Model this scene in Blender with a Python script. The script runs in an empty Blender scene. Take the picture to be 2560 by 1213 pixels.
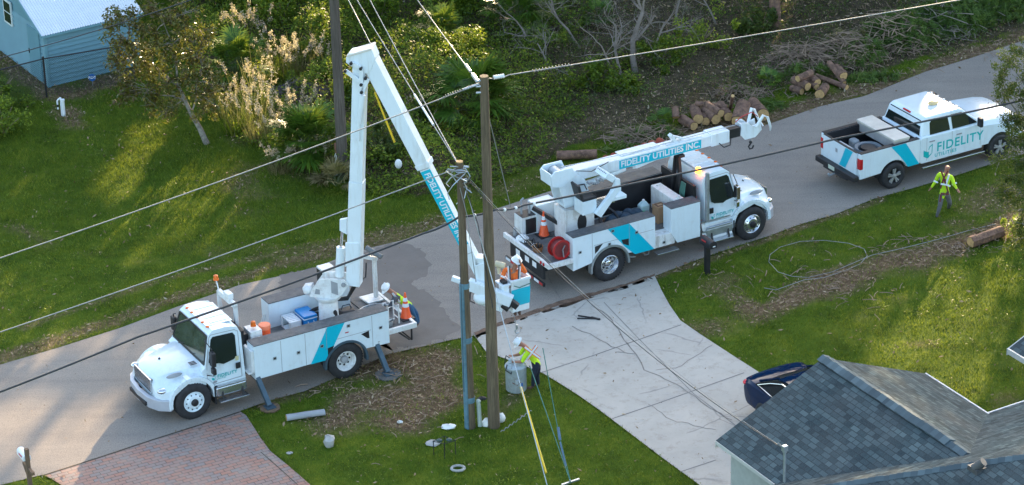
import bpy, bmesh, math, random
import numpy as np
from mathutils import Vector, Matrix

random.seed(7); RNG = np.random.default_rng(7)
R = math.radians; PI = math.pi
SC = bpy.context.scene; COL = SC.collection

# ------------------------------------------------------------------ camera, world, sun, exposure
W_, H_, F_, D_, TH, RO = 2560., 1213., 7800., 88., R(25.5), R(1.6)
CC = Vector((0, -D_*math.cos(TH), D_*math.sin(TH)))
FW = Vector((0, math.cos(TH), -math.sin(TH))); _rt = Vector((1, 0, 0)); _up = _rt.cross(FW)
RT = _rt*math.cos(RO) - _up*math.sin(RO); UP = _up*math.cos(RO) + _rt*math.sin(RO)
cam = bpy.data.objects.new('camera', bpy.data.cameras.new('camera')); COL.objects.link(cam)
cam.data.sensor_width = 36; cam.data.lens = F_/W_*36; cam.data.clip_start = 1; cam.data.clip_end = 900
cam.matrix_world = Matrix((( RT.x, UP.x, -FW.x, CC.x), (RT.y, UP.y, -FW.y, CC.y), (RT.z, UP.z, -FW.z, CC.z), (0, 0, 0, 1)))
SC.camera = cam
SUN_EL = R(13); SUN_AZ = R(15.3)          # direction to the sun, clockwise from +Y
wd = bpy.data.worlds.new('World'); SC.world = wd; wd.use_nodes = True
nt = wd.node_tree; bg = nt.nodes['Background']; sky = nt.nodes.new('ShaderNodeTexSky')
sky.sky_type = 'NISHITA'; sky.sun_disc = False; sky.sun_elevation = R(16); sky.sun_rotation = SUN_AZ
sky.air_density = 1.0; sky.dust_density = 2.5; sky.ozone_density = 1.0
nt.links.new(sky.outputs[0], bg.inputs[0]); bg.inputs[1].default_value = .15
TS = Vector((math.sin(SUN_AZ)*math.cos(SUN_EL), math.cos(SUN_AZ)*math.cos(SUN_EL), math.sin(SUN_EL)))
sl = bpy.data.lights.new('sun', 'SUN'); sl.energy = 4.0; sl.angle = R(.6); sl.color = (1, .74, .46)
so = bpy.data.objects.new('sun', sl); COL.objects.link(so); so.rotation_euler = TS.to_track_quat('Z', 'Y').to_euler()
SC.view_settings.view_transform = 'Standard'; SC.view_settings.look = 'None'; SC.view_settings.gamma = 1
SC.view_settings.exposure = 2.25
try:
    SC.cycles.use_denoising = True; SC.cycles.max_bounces = 6; SC.cycles.transparent_max_bounces = 8
    SC.cycles.sample_clamp_indirect = 6; SC.cycles.caustics_reflective = False; SC.cycles.caustics_refractive = False
except Exception: pass

# ------------------------------------------------------------------ photo measurement helpers
def ray(px, py): return FW + RT*((px-W_/2)/F_) - UP*((py-H_/2)/F_)
def P(px, py, z=0.):
    d = ray(px, py); return CC + d*((z-CC.z)/d.z)
def proj(x, y, z=0):
    dx, dy, dz = x-CC.x, y-CC.y, z-CC.z
    q = dx*FW.x+dy*FW.y+dz*FW.z
    return (W_/2+F_*(dx*RT.x+dy*RT.y+dz*RT.z)/q, H_/2-F_*(dx*UP.x+dy*UP.y+dz*UP.z)/q)
class Frame:
    def __init__(s, o, deg):
        s.o = Vector(o); s.a = R(deg); s.X = Vector((math.cos(s.a), math.sin(s.a), 0)); s.Y = Vector((-math.sin(s.a), math.cos(s.a), 0))
        s.M = Matrix.Translation(s.o) @ Matrix.Rotation(s.a, 4, 'Z')
    def loc(s, p): d = Vector(p)-s.o; return Vector((d.dot(s.X), d.dot(s.Y), d.z))
    def side(s, px, py, y): d = ray(px, py); t = (y-(CC-s.o).dot(s.Y))/d.dot(s.Y); return s.loc(CC+d*t)
    def front(s, px, py, x): d = ray(px, py); t = (x-(CC-s.o).dot(s.X))/d.dot(s.X); return s.loc(CC+d*t)
    def top(s, px, py, z): return s.loc(P(px, py, z))
    def w(s, x, y, z): return s.M @ Vector((x, y, z))

# ------------------------------------------------------------------ materials
MATS = {}
def nodes_mat(name):
    m = bpy.data.materials.new(name); m.use_nodes = True
    n = m.node_tree; return m, n, n.nodes['Principled BSDF']
def N(n, t, **k):
    nd = n.nodes.new('ShaderNode'+t)
    for a, b in k.items():
        if a in nd.inputs: nd.inputs[a].default_value = b
        else: setattr(nd, a, b)
    return nd
def ramp(n, src, stops):
    r = n.nodes.new('ShaderNodeValToRGB'); n.links.new(src, r.inputs[0]); e = r.color_ramp.elements
    while len(e) < len(stops): e.new(.5)
    for el, (p, c) in zip(e, stops):
        el.position = p; el.color = (*c, 1) if len(c) == 3 else c
    return r.outputs[0]
def mixc(n, f, a, b, mode='MIX'):
    x = n.nodes.new('ShaderNodeMix'); x.data_type = 'RGBA'; x.blend_type = mode
    for s, v in ((x.inputs[0], f), (x.inputs[6], a), (x.inputs[7], b)):
        if hasattr(v, 'node'): n.links.new(v, s)
        else: s.default_value = v if isinstance(v, (int, float)) else (*v, 1)
    return x.outputs[2]
def math_(n, op, a, b=0.):
    x = n.nodes.new('ShaderNodeMath'); x.operation = op
    for s, v in ((x.inputs[0], a), (x.inputs[1], b)):
        if hasattr(v, 'node'): n.links.new(v, s)
        else: s.default_value = v
    return x.outputs[0]
def noise(n, scale, coord='Object', detail=4, rough=.6, vec=None, stretch=None):
    t = N(n, 'TexNoise', Scale=scale, Detail=detail, Roughness=rough)
    if vec is None:
        tc = n.nodes.new('ShaderNodeTexCoord'); vec = tc.outputs[coord]
        if coord == 'World':
            vec = None
    if stretch:
        mp = n.nodes.new('ShaderNodeMapping'); mp.inputs['Scale'].default_value = stretch
        n.links.new(vec, mp.inputs[0]); vec = mp.outputs[0]
    n.links.new(vec, t.inputs['Vector']); return t.outputs['Fac']
def wpos(n): return n.nodes.new('ShaderNodeNewGeometry').outputs['Position']
def bump(n, b, h, strength=.3, dist=.02):
    x = N(n, 'Bump', Strength=strength, Distance=dist); n.links.new(h, x.inputs['Height']); n.links.new(x.outputs[0], b.inputs['Normal'])
def mat(name, c, rough=.5, metal=0., var=.12, scale=3., bmp=0., dirt=None, coat=0., emit=None, spec=None):
    if name in MATS: return MATS[name]
    m, n, b = nodes_mat(name)
    f = noise(n, scale, detail=6)
    dk = tuple(x*(1-var) for x in c); lt = tuple(min(1, x*(1+var)) for x in c)
    col = ramp(n, f, [(.3, dk), (.7, lt)])
    if dirt:
        f2 = noise(n, scale*2.3, detail=8, rough=.75)
        k = ramp(n, f2, [(.5, (0, 0, 0)), (.72, (1, 1, 1))] if bmp or rough > .3 else [(.56, (0, 0, 0)), (.80, (.8, .8, .8))])
        col = mixc(n, k, col, dirt)
    n.links.new(col, b.inputs['Base Color'])
    b.inputs['Roughness'].default_value = rough; b.inputs['Metallic'].default_value = metal
    b.inputs['Coat Weight'].default_value = coat; b.inputs['Coat Roughness'].default_value = .08
    if spec is not None: b.inputs['Specular IOR Level'].default_value = spec
    if bmp: bump(n, b, noise(n, scale*6, detail=5), bmp)
    if emit: b.inputs['Emission Color'].default_value = (*emit[0], 1); b.inputs['Emission Strength'].default_value = emit[1]
    MATS[name] = m; return m
def leafmat(name, stops, rough=.5, trans=.35, posvar=.5):
    if name in MATS: return MATS[name]
    m, n, b = nodes_mat(name)
    g = n.nodes.new('ShaderNodeNewGeometry')
    t = N(n, 'TexNoise', Scale=posvar, Detail=3.); n.links.new(g.outputs['Position'], t.inputs['Vector'])
    s = math_(n, 'ADD', math_(n, 'MULTIPLY', g.outputs['Random Per Island'], .65), math_(n, 'MULTIPLY', t.outputs['Fac'], .7))
    s = math_(n, 'SUBTRACT', s, .17)
    col = ramp(n, s, stops); n.links.new(col, b.inputs['Base Color']); b.inputs['Roughness'].default_value = rough
    b.inputs['Specular IOR Level'].default_value = .35
    tr = n.nodes.new('ShaderNodeBsdfTranslucent'); n.links.new(mixc(n, .5, col, (.30, .36, .04)), tr.inputs[0])
    mx = n.nodes.new('ShaderNodeMixShader'); mx.inputs[0].default_value = trans
    n.links.new(b.outputs[0], mx.inputs[1]); n.links.new(tr.outputs[0], mx.inputs[2])
    n.links.new(mx.outputs[0], n.nodes['Material Output'].inputs[0])
    MATS[name] = m; return m

WHITE = mat('white_paint', (.70, .80, .84), .25, var=.035, scale=2, coat=.5, dirt=(.60, .64, .64))
def grime(m, streak, amt):       # faint run-down dirt on the paint, fixed to the object
    n = m.node_tree; b = n.nodes['Principled BSDF']; src = b.inputs['Base Color'].links[0].from_socket
    f = noise(n, 1.6, detail=9, rough=.7, stretch=(5, 5, .7)); f2 = noise(n, .8, detail=4)
    k = mixc(n, 1., ramp(n, f, [(.48, (0, 0, 0)), (.66, (amt, amt, amt))]), ramp(n, f2, [(.4, (.1, .1, .1)), (.65, (1, 1, 1))]), 'MULTIPLY')
    n.links.new(mixc(n, k, src, streak), b.inputs['Base Color'])
grime(WHITE, (.45, .46, .43), .32)
WHITE2 = mat('white_worn_paint', (.72, .74, .73), .35, var=.06, scale=3, dirt=(.52, .50, .46))
grime(WHITE2, (.30, .25, .19), .75)
BOOMW = mat('boom_fibreglass_white', (.74, .81, .84), .35, var=.04, scale=1.5, coat=.2)
grime(BOOMW, (.48, .46, .40), .55)
CYAN = mat('cyan_vinyl', (.0, .46, .60), .35, var=.03)
TEAL = mat('teal_lettering', (.0, .42, .42), .4, var=.02)
BLACK = mat('black_plastic', (.018, .018, .02), .5, var=.3)
RUB = mat('tyre_rubber', (.022, .022, .024), .75, var=.35, scale=8, bmp=.2)
GLASS = mat('dark_glass', (.012, .018, .02), .05, var=.2, coat=.5)
WGLASS = mat('windscreen_glass', (.045, .06, .05), .05, var=.6, scale=2.5, coat=.6)
DKTOP = mat('grey_non_slip_coating', (.075, .082, .088), .7, var=.35, scale=4, dirt=(.16, .15, .14), bmp=.2)
STEEL = mat('galvanised_steel', (.42, .46, .48), .4, .7, var=.2, scale=6)
ALU = mat('aluminium', (.62, .64, .66), .25, .9, var=.12, scale=5)
CHROME = mat('chrome', (.7, .7, .7), .12, 1., var=.05)
SLATE = mat('slate_blue_steel', (.06, .10, .13), .5, .3, var=.2, scale=5)
ORANGE = mat('orange_plastic', (.85, .10, .02), .4, var=.08)
AMBER = mat('amber_lens', (.80, .16, .02), .25, var=.1)
AMBERLIT = mat('amber_lens_lit', (.9, .25, .02), .25, var=.05, emit=((1, .33, .03), 2.2))
RED = mat('red_paint', (.45, .02, .02), .4, var=.2)
REDLENS = mat('red_lens', (.5, .015, .02), .15, var=.2, coat=.5)
BLUE = mat('blue_plastic', (.01, .22, .55), .4, var=.08)
GREY = mat('grey_paint', (.30, .31, .32), .5, var=.15)
MIDG = mat('dark_grey_deck', (.11, .11, .11), .75, var=.4, scale=4, dirt=(.22, .19, .15), bmp=.3)
CHASSIS = mat('black_chassis_steel', (.02, .02, .022), .6, .2, var=.3)
CARD = mat('cardboard', (.36, .22, .12), .8, var=.12)
TARP = mat('navy_cloth', (.03, .06, .09), .85, var=.4, scale=6)
GREENP = mat('green_plastic', (.02, .38, .15), .4, var=.1)
PINK = mat('faded_red_cloth', (.38, .12, .12), .85, var=.25, scale=8)
YELL = mat('yellow_plastic', (.75, .50, .02), .45, var=.15)
HIVIS = mat('hi_vis_yellow_fabric', (.52, .80, .02), .8, var=.12, scale=9, bmp=.3)
HIORG = mat('hi_vis_orange_fabric', (.85, .17, .03), .8, var=.15, scale=9, bmp=.3)
REFL = mat('reflective_tape', (.72, .76, .78), .4, var=.06)
ORTAPE = mat('orange_tape', (.85, .20, .08), .6, var=.06)
SKIN = mat('skin', (.36, .17, .11), .55, var=.12, scale=12)
JEANS = mat('blue_denim', (.035, .11, .22), .85, var=.2, scale=10)
NAVY = mat('navy_trousers', (.012, .018, .035), .85, var=.25, scale=10)
GREYT = mat('grey_trousers', (.13, .13, .135), .85, var=.2, scale=10)
BOOT = mat('brown_boot_leather', (.10, .05, .03), .7, var=.25)
HARN = mat('maroon_harness_webbing', (.16, .03, .03), .8, var=.2)
SHIRTG = mat('dark_grey_shirt', (.07, .08, .09), .85, var=.2)
CABLEB = mat('black_cable', (.03, .035, .04), .5, var=.2)
CABLEW = mat('bright_aluminium_cable', (.25, .26, .25), .5, .2, var=.15, scale=6)
ALUR = mat('dull_alloy', (.38, .38, .38), .5, .5, var=.1)
ROPEG = mat('green_rope', (.07, .19, .15), .8, var=.2)
def grain(name, c, dk, lt):
    m, n, b = nodes_mat(name); f = noise(n, 2.2, detail=8, rough=.75, stretch=(14, 14, .6)); f2 = noise(n, 1.1, detail=3, stretch=(1, 1, .5))
    col = mixc(n, ramp(n, f2, [(.35, (0, 0, 0)), (.7, (1, 1, 1))]), ramp(n, f, [(.32, dk), (.5, c), (.68, lt)]), ramp(n, f, [(.3, dk), (.62, tuple(x*.75 for x in c))]))
    n.links.new(col, b.inputs['Base Color']); b.inputs['Roughness'].default_value = .9; bump(n, b, f, .7, .02); return m
BARKP = grain('pole_wood', (.155, .115, .068), (.06, .045, .03), (.25, .19, .12))
BARKG = grain('old_grey_pole_wood', (.11, .09, .07), (.05, .04, .03), (.18, .15, .12))
LOGB = mat('pine_bark', (.17, .095, .065), .9, var=.6, scale=5, dirt=(.36, .21, .11), bmp=1.)
LOGE = mat('sawn_wood', (.55, .34, .14), .8, var=.2, scale=12)
BARKL = mat('pale_lichen_bark', (.25, .22, .18), .9, var=.45, scale=8, dirt=(.10, .08, .06), bmp=.6)
TWIG = mat('dry_twig', (.27, .19, .13), .9, var=.35, scale=2)
TWIGG = mat('grey_branch', (.22, .18, .145), .9, var=.4, scale=2)
CONCR = mat('rough_concrete', (.38, .37, .34), .9, var=.2, scale=5, bmp=.4)
BLUESH = mat('blue_grey_pole_guard', (.10, .20, .25), .5, var=.25, scale=4, dirt=(.16, .24, .26))
TRANS = mat('grey_transformer_enamel', (.40, .46, .48), .4, var=.12, scale=4, dirt=(.30, .27, .24))
CARB = mat('dark_blue_car_paint', (.003, .016, .050), .5, .0, var=.1, coat=.42, spec=0.)
CGLASS = mat('car_dark_glass', (.004, .005, .006), .25, var=.1, spec=.15)
CARB.node_tree.nodes['Principled BSDF'].inputs['Coat Roughness'].default_value = .02
WOODP = mat('weathered_brown_wood', (.16, .10, .06), .85, var=.3, scale=6, bmp=.4)
PVC = mat('white_pvc', (.78, .80, .80), .4, var=.05)

# ------------------------------------------------------------------ mesh helpers
class MB:
    def __init__(s): s.v = []; s.f = []; s.m = []; s.mi = 0
    def add(s, vs, fs):
        b = len(s.v); s.v += [tuple(v) for v in vs]; s.f += [tuple(b+i for i in f) for f in fs]; s.m += [s.mi]*len(fs); return s
    def box(s, x0, x1, y0, y1, z0, z1):
        v = [(x, y, z) for z in (z0, z1) for y in (y0, y1) for x in (x0, x1)]
        return s.add(v, [(0, 2, 3, 1), (4, 5, 7, 6), (0, 1, 5, 4), (2, 6, 7, 3), (0, 4, 6, 2), (1, 3, 7, 5)])
    def bar(s, p0, p1, w, h, up=(0, 0, 1), w1=None, h1=None):       # box beam from p0 to p1, width w across, height h along up
        p0, p1 = Vector(p0), Vector(p1); d = (p1-p0).normalized(); u = Vector(up); r = d.cross(u)
        if r.length < 1e-4: r = d.cross(Vector((1, 0, 0)))
        r.normalize(); u = r.cross(d).normalized(); w1 = w1 or w; h1 = h1 or h
        v = [p+r*a*ww/2+u*b*hh/2 for p, ww, hh in ((p0, w, h), (p1, w1, h1)) for a, b in ((-1, -1), (1, -1), (1, 1), (-1, 1))]
        return s.add(v, [(3, 2, 1, 0), (4, 5, 6, 7), (0, 1, 5, 4), (1, 2, 6, 5), (2, 3, 7, 6), (3, 0, 4, 7)])
    def prism(s, pts, vec):
        n = len(pts); vec = Vector(vec); v = [Vector(p) for p in pts]+[Vector(p)+vec for p in pts]
        return s.add(v, [tuple(range(n-1, -1, -1)), tuple(range(n, 2*n))]+[(i, (i+1) % n, n+(i+1) % n, n+i) for i in range(n)])
    def xz(s, pts, y0, y1): return s.prism([(x, y0, z) for x, z in pts], (0, y1-y0, 0))
    def loft(s, rings, cap=True, closed=True):
        n = len(rings[0]); v = [p for r in rings for p in r]; f = []
        for k in range(len(rings)-1):
            for i in range(n if closed else n-1):
                j = (i+1) % n; f.append((k*n+i, k*n+j, (k+1)*n+j, (k+1)*n+i))
        if cap: f += [tuple(range(n-1, -1, -1)), tuple(range((len(rings)-1)*n, len(rings)*n))]
        return s.add(v, f)
    def tube(s, pts, r, n=6, cap=True):
        pts = [Vector(p) for p in pts]; rs = r if isinstance(r, (list, tuple)) else [r]*len(pts); rings = []
        ref = None
        for i, p in enumerate(pts):
            d = (pts[min(i+1, len(pts)-1)]-pts[max(i-1, 0)])
            d = d.normalized() if d.length > 1e-9 else Vector((0, 0, 1))
            if ref is None: ref = Vector((0, 0, 1)) if abs(d.z) < .9 else Vector((1, 0, 0))
            a = d.cross(ref).normalized(); b = a.cross(d); ref = b
            rings.append([p+(a*math.cos(2*PI*k/n)+b*math.sin(2*PI*k/n))*rs[i] for k in range(n)])
        return s.loft(rings, cap)
    def cyl(s, p0, p1, r0, r1=None, n=16): return s.tube([p0, p1], [r0, r0 if r1 is None else r1], n)
    def lathe(s, prof, o=(0, 0, 0), ax=(0, 0, 1), n=24, cap=False):
        o = Vector(o); ax = Vector(ax).normalized(); a = ax.cross(Vector((1, 0, 0)) if abs(ax.x) < .9 else Vector((0, 0, 1))).normalized(); b = ax.cross(a)
        return s.loft([[o+ax*h+(a*math.cos(2*PI*k/n)+b*math.sin(2*PI*k/n))*r for k in range(n)] for r, h in prof], cap)
    def ball(s, c, r, n=12, sq=(1, 1, 1)):
        c = Vector(c); return s.loft([[c+Vector((math.sin(t)*math.cos(2*PI*k/n)*r*sq[0], math.sin(t)*math.sin(2*PI*k/n)*r*sq[1], -math.cos(t)*r*sq[2])) for k in range(n)]
                      for t in [max(.02, min(PI-.02, PI*j/(n//2+1))) for j in range(n//2+2)]])
    def build(s, name, mats, parent=None, bevel=0, smooth=None, seg=2):
        me = bpy.data.meshes.new(name); me.from_pydata(s.v, [], s.f)
        for m in (mats if isinstance(mats, (list, tuple)) else [mats]): me.materials.append(m)
        if any(s.m): me.polygons.foreach_set('material_index', s.m)
        bm = bmesh.new(); bm.from_mesh(me); bmesh.ops.recalc_face_normals(bm, faces=bm.faces); bm.to_mesh(me); bm.free()
        o = bpy.data.objects.new(name, me); COL.objects.link(o)
        if parent is not None: o.parent = parent
        if bevel:
            b = o.modifiers.new('bevel', 'BEVEL'); b.width = bevel; b.segments = seg; b.limit_method = 'ANGLE'; b.angle_limit = R(32)
        if smooth is not None or bevel:
            me.polygons.foreach_set('use_smooth', [True]*len(me.polygons)); me.set_sharp_from_angle(angle=R(smooth or 32))
            if bevel: b.harden_normals = True
        return o
def tag(o, label=None, cat=None, group=None, kind=None):
    if label: o['label'] = label
    if cat: o['category'] = cat
    if group: o['group'] = group
    if kind: o['kind'] = kind
    return o
def thing(name, label, cat, M=None, group=None):
    o = bpy.data.objects.new(name, None); COL.objects.link(o); o.empty_display_size = .2
    if M is not None: o.matrix_world = M if isinstance(M, Matrix) else Matrix.Translation(Vector(M))
    return tag(o, label, cat, group)
def copy_tree(o, parent=None):
    c = o.copy(); COL.objects.link(c); c.parent = parent
    for ch in [x for x in list(bpy.data.objects) if x.parent == o]: copy_tree(ch, c)
    return c
_deps = []
def text_obj(name, s, size, M, mt, parent=None, off=0., space=1., fit=None):
    cu = bpy.data.curves.new(name, 'FONT'); cu.body = s; cu.size = size; cu.align_x = 'CENTER'; cu.align_y = 'CENTER'; cu.offset = off; cu.space_character = space
    cu.resolution_u = 3; t = bpy.data.objects.new('tmp', cu); COL.objects.link(t)
    dg = bpy.context.evaluated_depsgraph_get(); me = bpy.data.meshes.new_from_object(t.evaluated_get(dg)); me.name = name
    bpy.data.objects.remove(t); me.materials.clear(); me.materials.append(mt)
    if fit: xs = [v.co.x for v in me.vertices]; me.transform(Matrix.Diagonal((fit/(max(xs)-min(xs)), 1, 1, 1)))
    me.transform(M)
    o = bpy.data.objects.new(name, me); COL.objects.link(o)
    if parent is not None: o.parent = parent
    return o
def basis(x, y, z, o): return Matrix(((x[0], y[0], z[0], o[0]), (x[1], y[1], z[1], o[1]), (x[2], y[2], z[2], o[2]), (0, 0, 0, 1)))
def np_mesh(name, verts, nper, mats, parent=None, smooth=False):
    """verts (n*nper,3): every nper vertices are one face (3 or 4)."""
    verts = np.asarray(verts, dtype=np.float32).reshape(-1, 3); nf = len(verts)//nper
    me = bpy.data.meshes.new(name); me.vertices.add(nf*nper); me.vertices.foreach_set('co', verts.ravel())
    me.loops.add(nf*nper); me.loops.foreach_set('vertex_index', np.arange(nf*nper, dtype=np.int32))
    me.polygons.add(nf); me.polygons.foreach_set('loop_start', np.arange(0, nf*nper, nper, dtype=np.int32))
    me.update(calc_edges=True)
    me.materials.append(mats)
    o = bpy.data.objects.new(name, me); COL.objects.link(o)
    if parent is not None: o.parent = parent
    return o
def unit(a): return a/np.maximum(np.linalg.norm(a, axis=-1, keepdims=True), 1e-9)
def leaf_quads(c, size, up=.3, aspect=.5, rng=RNG):
    """diamond leaves centred at c (n,3)"""
    n = len(c); nr = rng.normal(size=(n, 3)); nr[:, 2] = np.abs(nr[:, 2])+up; nr = unit(nr)
    t = unit(np.cross(nr, rng.normal(size=(n, 3)))); b = np.cross(nr, t)
    s = (size*(.6+.8*rng.random(n)))[:, None]
    return np.stack([c-t*s, c-b*s*aspect-t*s*.1, c+t*s, c+b*s*aspect-t*s*.1], 1)
def inpoly(x, y, poly):
    r = np.zeros(x.shape, bool); n = len(poly)
    for i in range(n):
        x1, y1 = poly[i]; x2, y2 = poly[(i+1) % n]
        if y1 == y2: continue
        c = ((y1 > y) != (y2 > y)) & (x < (x2-x1)*(y-y1)/(y2-y1)+x1); r ^= c
    return r
def segdist(x, y, pts):
    d = np.full(x.shape, 1e9)
    for (x1, y1), (x2, y2) in zip(pts[:-1], pts[1:]):
        l = (x2-x1)**2+(y2-y1)**2+1e-9; t = np.clip(((x-x1)*(x2-x1)+(y-y1)*(y2-y1))/l, 0, 1)
        d = np.minimum(d, np.hypot(x-x1-t*(x2-x1), (y-y1-t*(y2-y1))*2.2))     # picture rows are foreshortened 2.2:1 on the ground
    return d
_G = [np.random.default_rng(k).random((64, 64)) for k in range(4)]
def vnoise(x, y, s, k=0):
    x, y = x/s, y/s; x0, y0 = np.floor(x).astype(int), np.floor(y).astype(int); fx, fy = x-x0, y-y0
    fx, fy = fx*fx*(3-2*fx), fy*fy*(3-2*fy); g = _G[k]; a = lambda i, j: g[i % 64, j % 64]
    return (a(x0, y0)*(1-fx)+a(x0+1, y0)*fx)*(1-fy)+(a(x0, y0+1)*(1-fx)+a(x0+1, y0+1)*fx)*fy
def fbm(x, y, s, k=0): return .5*vnoise(x, y, s, k)+.3*vnoise(x, y, s/2.3, (k+1) % 4)+.2*vnoise(x, y, s/5, (k+2) % 4)

# ------------------------------------------------------------------ ground layout (outlines measured on the photograph, laid on the ground plane)
FAR_EDGE = [(-700, 1150), (0, 912), (150, 868), (300, 820), (440, 768), (600, 712), (700, 690), (790, 668), (860, 640), (932, 618), (1026, 596), (1110, 560), (1200, 535), (1280, 509), (1375, 478), (1500, 440), (1616, 406), (1760, 358), (1919, 311), (1975, 292), (2050, 266), (2162, 240), (2237, 210), (2312, 180), (2425, 146), (2560, 101), (3100, -110)]
NEAR_A = [(-700, 1480), (0, 1213), (107, 1187), (260, 1138), (383, 1097), (498, 1061), (599, 1028), (676, 1001), (762, 978), (850, 940), (972, 885), (1063, 865), (1128, 850), (1186, 839)]
NEAR_B = [(1244, 817), (1317, 792), (1400, 763), (1490, 738), (1637, 690), (1742, 650), (1840, 616), (1919, 591), (1994, 563), (2087, 536), (2188, 496), (2295, 467), (2396, 437), (2485, 408), (2600, 372), (3100, 190)]
ROAD = FAR_EDGE + (NEAR_A+NEAR_B)[::-1]
DRIVE = [(1186, 839), (1244, 817), (1317, 792), (1400, 763), (1490, 738), (1637, 690), (1656, 730), (1675, 764), (1701, 801), (1750, 835), (1825, 884), (1889, 925), (2000, 1000), (2230, 1180), (2400, 1330), (2000, 1430), (1900, 1330), (1750, 1213), (1650, 1140), (1500, 1026), (1446, 988), (1394, 955), (1355, 932), (1310, 914), (1215, 879)]
BRICK = [(107, 1187), (260, 1138), (383, 1097), (498, 1061), (599, 1028), (615, 1038), (632, 1064), (652, 1096), (676, 1128), (722, 1165), (777, 1213), (900, 1320), (500, 1500), (400, 1380), (153, 1213), (131, 1198)]
def flat(name, poly, z, mt, sub=None, kind='structure', uvang=None):
    bm = bmesh.new(); vs = [bm.verts.new(P(x, y, z)) for x, y in poly]; bm.faces.new(vs)
    bmesh.ops.triangulate(bm, faces=bm.faces[:]); bmesh.ops.recalc_face_normals(bm, faces=bm.faces)
    me = bpy.data.meshes.new(name); bm.to_mesh(me); bm.free()
    if me.polygons[0].normal.z < 0: me.flip_normals()
    me.materials.append(mt); o = bpy.data.objects.new(name, me); COL.objects.link(o); o['kind'] = kind; return o

def woods_mask(px, py):     # 0 on lawns, 1 in the overgrown woodland
    line = [(-900, -400), (430, -30), (470, 120), (520, 260), (600, 330), (700, 400), (850, 440), (960, 480), (1150, 470), (1380, 400), (1500, 330), (1640, 300), (1900, 250), (2000, 215), (2300, 150), (2560, 70), (3200, -150), (3200, -900), (-900, -900)]
    return inpoly(px, py, line)
def brown_mask(px, py, x, y):
    n = fbm(x, y, 1.3, 1); b = np.zeros(px.shape)
    def cap(pts, w, amt=1.):
        nonlocal b
        d = segdist(px, py, pts)/w; b = np.maximum(b, amt*np.clip(1.55-d-(n-.5)*2.2, 0, 1))
    cap([(900, 915), (1100, 900), (1080, 990), (900, 1010), (850, 1050), (1020, 1060), (1130, 985)], 70, .95)
    cap([(660, 1010), (800, 970)], 25, .5)
    cap([(1850, 745), (1900, 775), (2080, 705), (2250, 655), (2420, 600), (2560, 560)], 55, .95)
    cap([(1800, 720), (1830, 700)], 40, .5); cap([(2440, 520), (2560, 470)], 60, .6)
    cap([(175, 285), (185, 310)], 45, .9); cap([(0, 140), (60, 190), (130, 235), (200, 235), (310, 190)], 40, .9)
    cap([(-100, 930), (150, 850), (420, 752), (700, 660), (1000, 582), (1110, 548)], 30, .75)
    cap([(60, 820), (400, 700), (780, 615), (900, 590)], 15, .55)
    cap([(40, 570), (100, 600)], 40, .45); cap([(700, 405), (800, 440)], 40, .4)
    cap([(1640, 340), (1920, 300), (2050, 255), (2240, 200), (2560, 90)], 38, .95)
    cap([(1640, 690), (1800, 640), (2000, 570), (2200, 500)], 12, .7)
    cap([(1240, 800), (1640, 690)], 10, .4); cap([(2280, 860), (2330, 860)], 22, .4)
    cap([(1240, 1040), (1300, 980), (1250, 930)], 40, .45); cap([(1200, 480), (1500, 420)], 40, .4)
    b = np.maximum(b, .55*np.clip(fbm(x, y, 2.6, 2)*5-3.1, 0, 1))
    return b
# the ground sheet: fine grid where the camera looks, with soil and woodland weights as attributes
GM, n, b = nodes_mat('lawn_and_soil')
wp = wpos(n)
def nz(s, d=5, r=.6):
    t = N(n, 'TexNoise', Scale=s, Detail=float(d), Roughness=r); n.links.new(wp, t.inputs['Vector']); return t.outputs['Fac']
gr = ramp(n, nz(1.1, 8, .7), [(.3, (.03, .055, .005)), (.5, (.065, .11, .008)), (.7, (.13, .16, .014))])
br = ramp(n, nz(6, 8, .75), [(.3, (.06, .035, .02)), (.5, (.14, .09, .055)), (.68, (.30, .22, .14))])
fo = ramp(n, nz(2.5, 8, .7), [(.3, (.03, .028, .014)), (.5, (.075, .06, .035)), (.7, (.15, .11, .075))])
ab = N(n, 'Attribute', attribute_name='brown'); aw = N(n, 'Attribute', attribute_name='woods')
c = mixc(n, ab.outputs['Fac'], gr, br); c = mixc(n, aw.outputs['Fac'], c, fo)
n.links.new(c, b.inputs['Base Color']); b.inputs['Roughness'].default_value = .95; b.inputs['Specular IOR Level'].default_value = .1
bump(n, b, nz(25, 6, .7), .8, .04)
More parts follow.
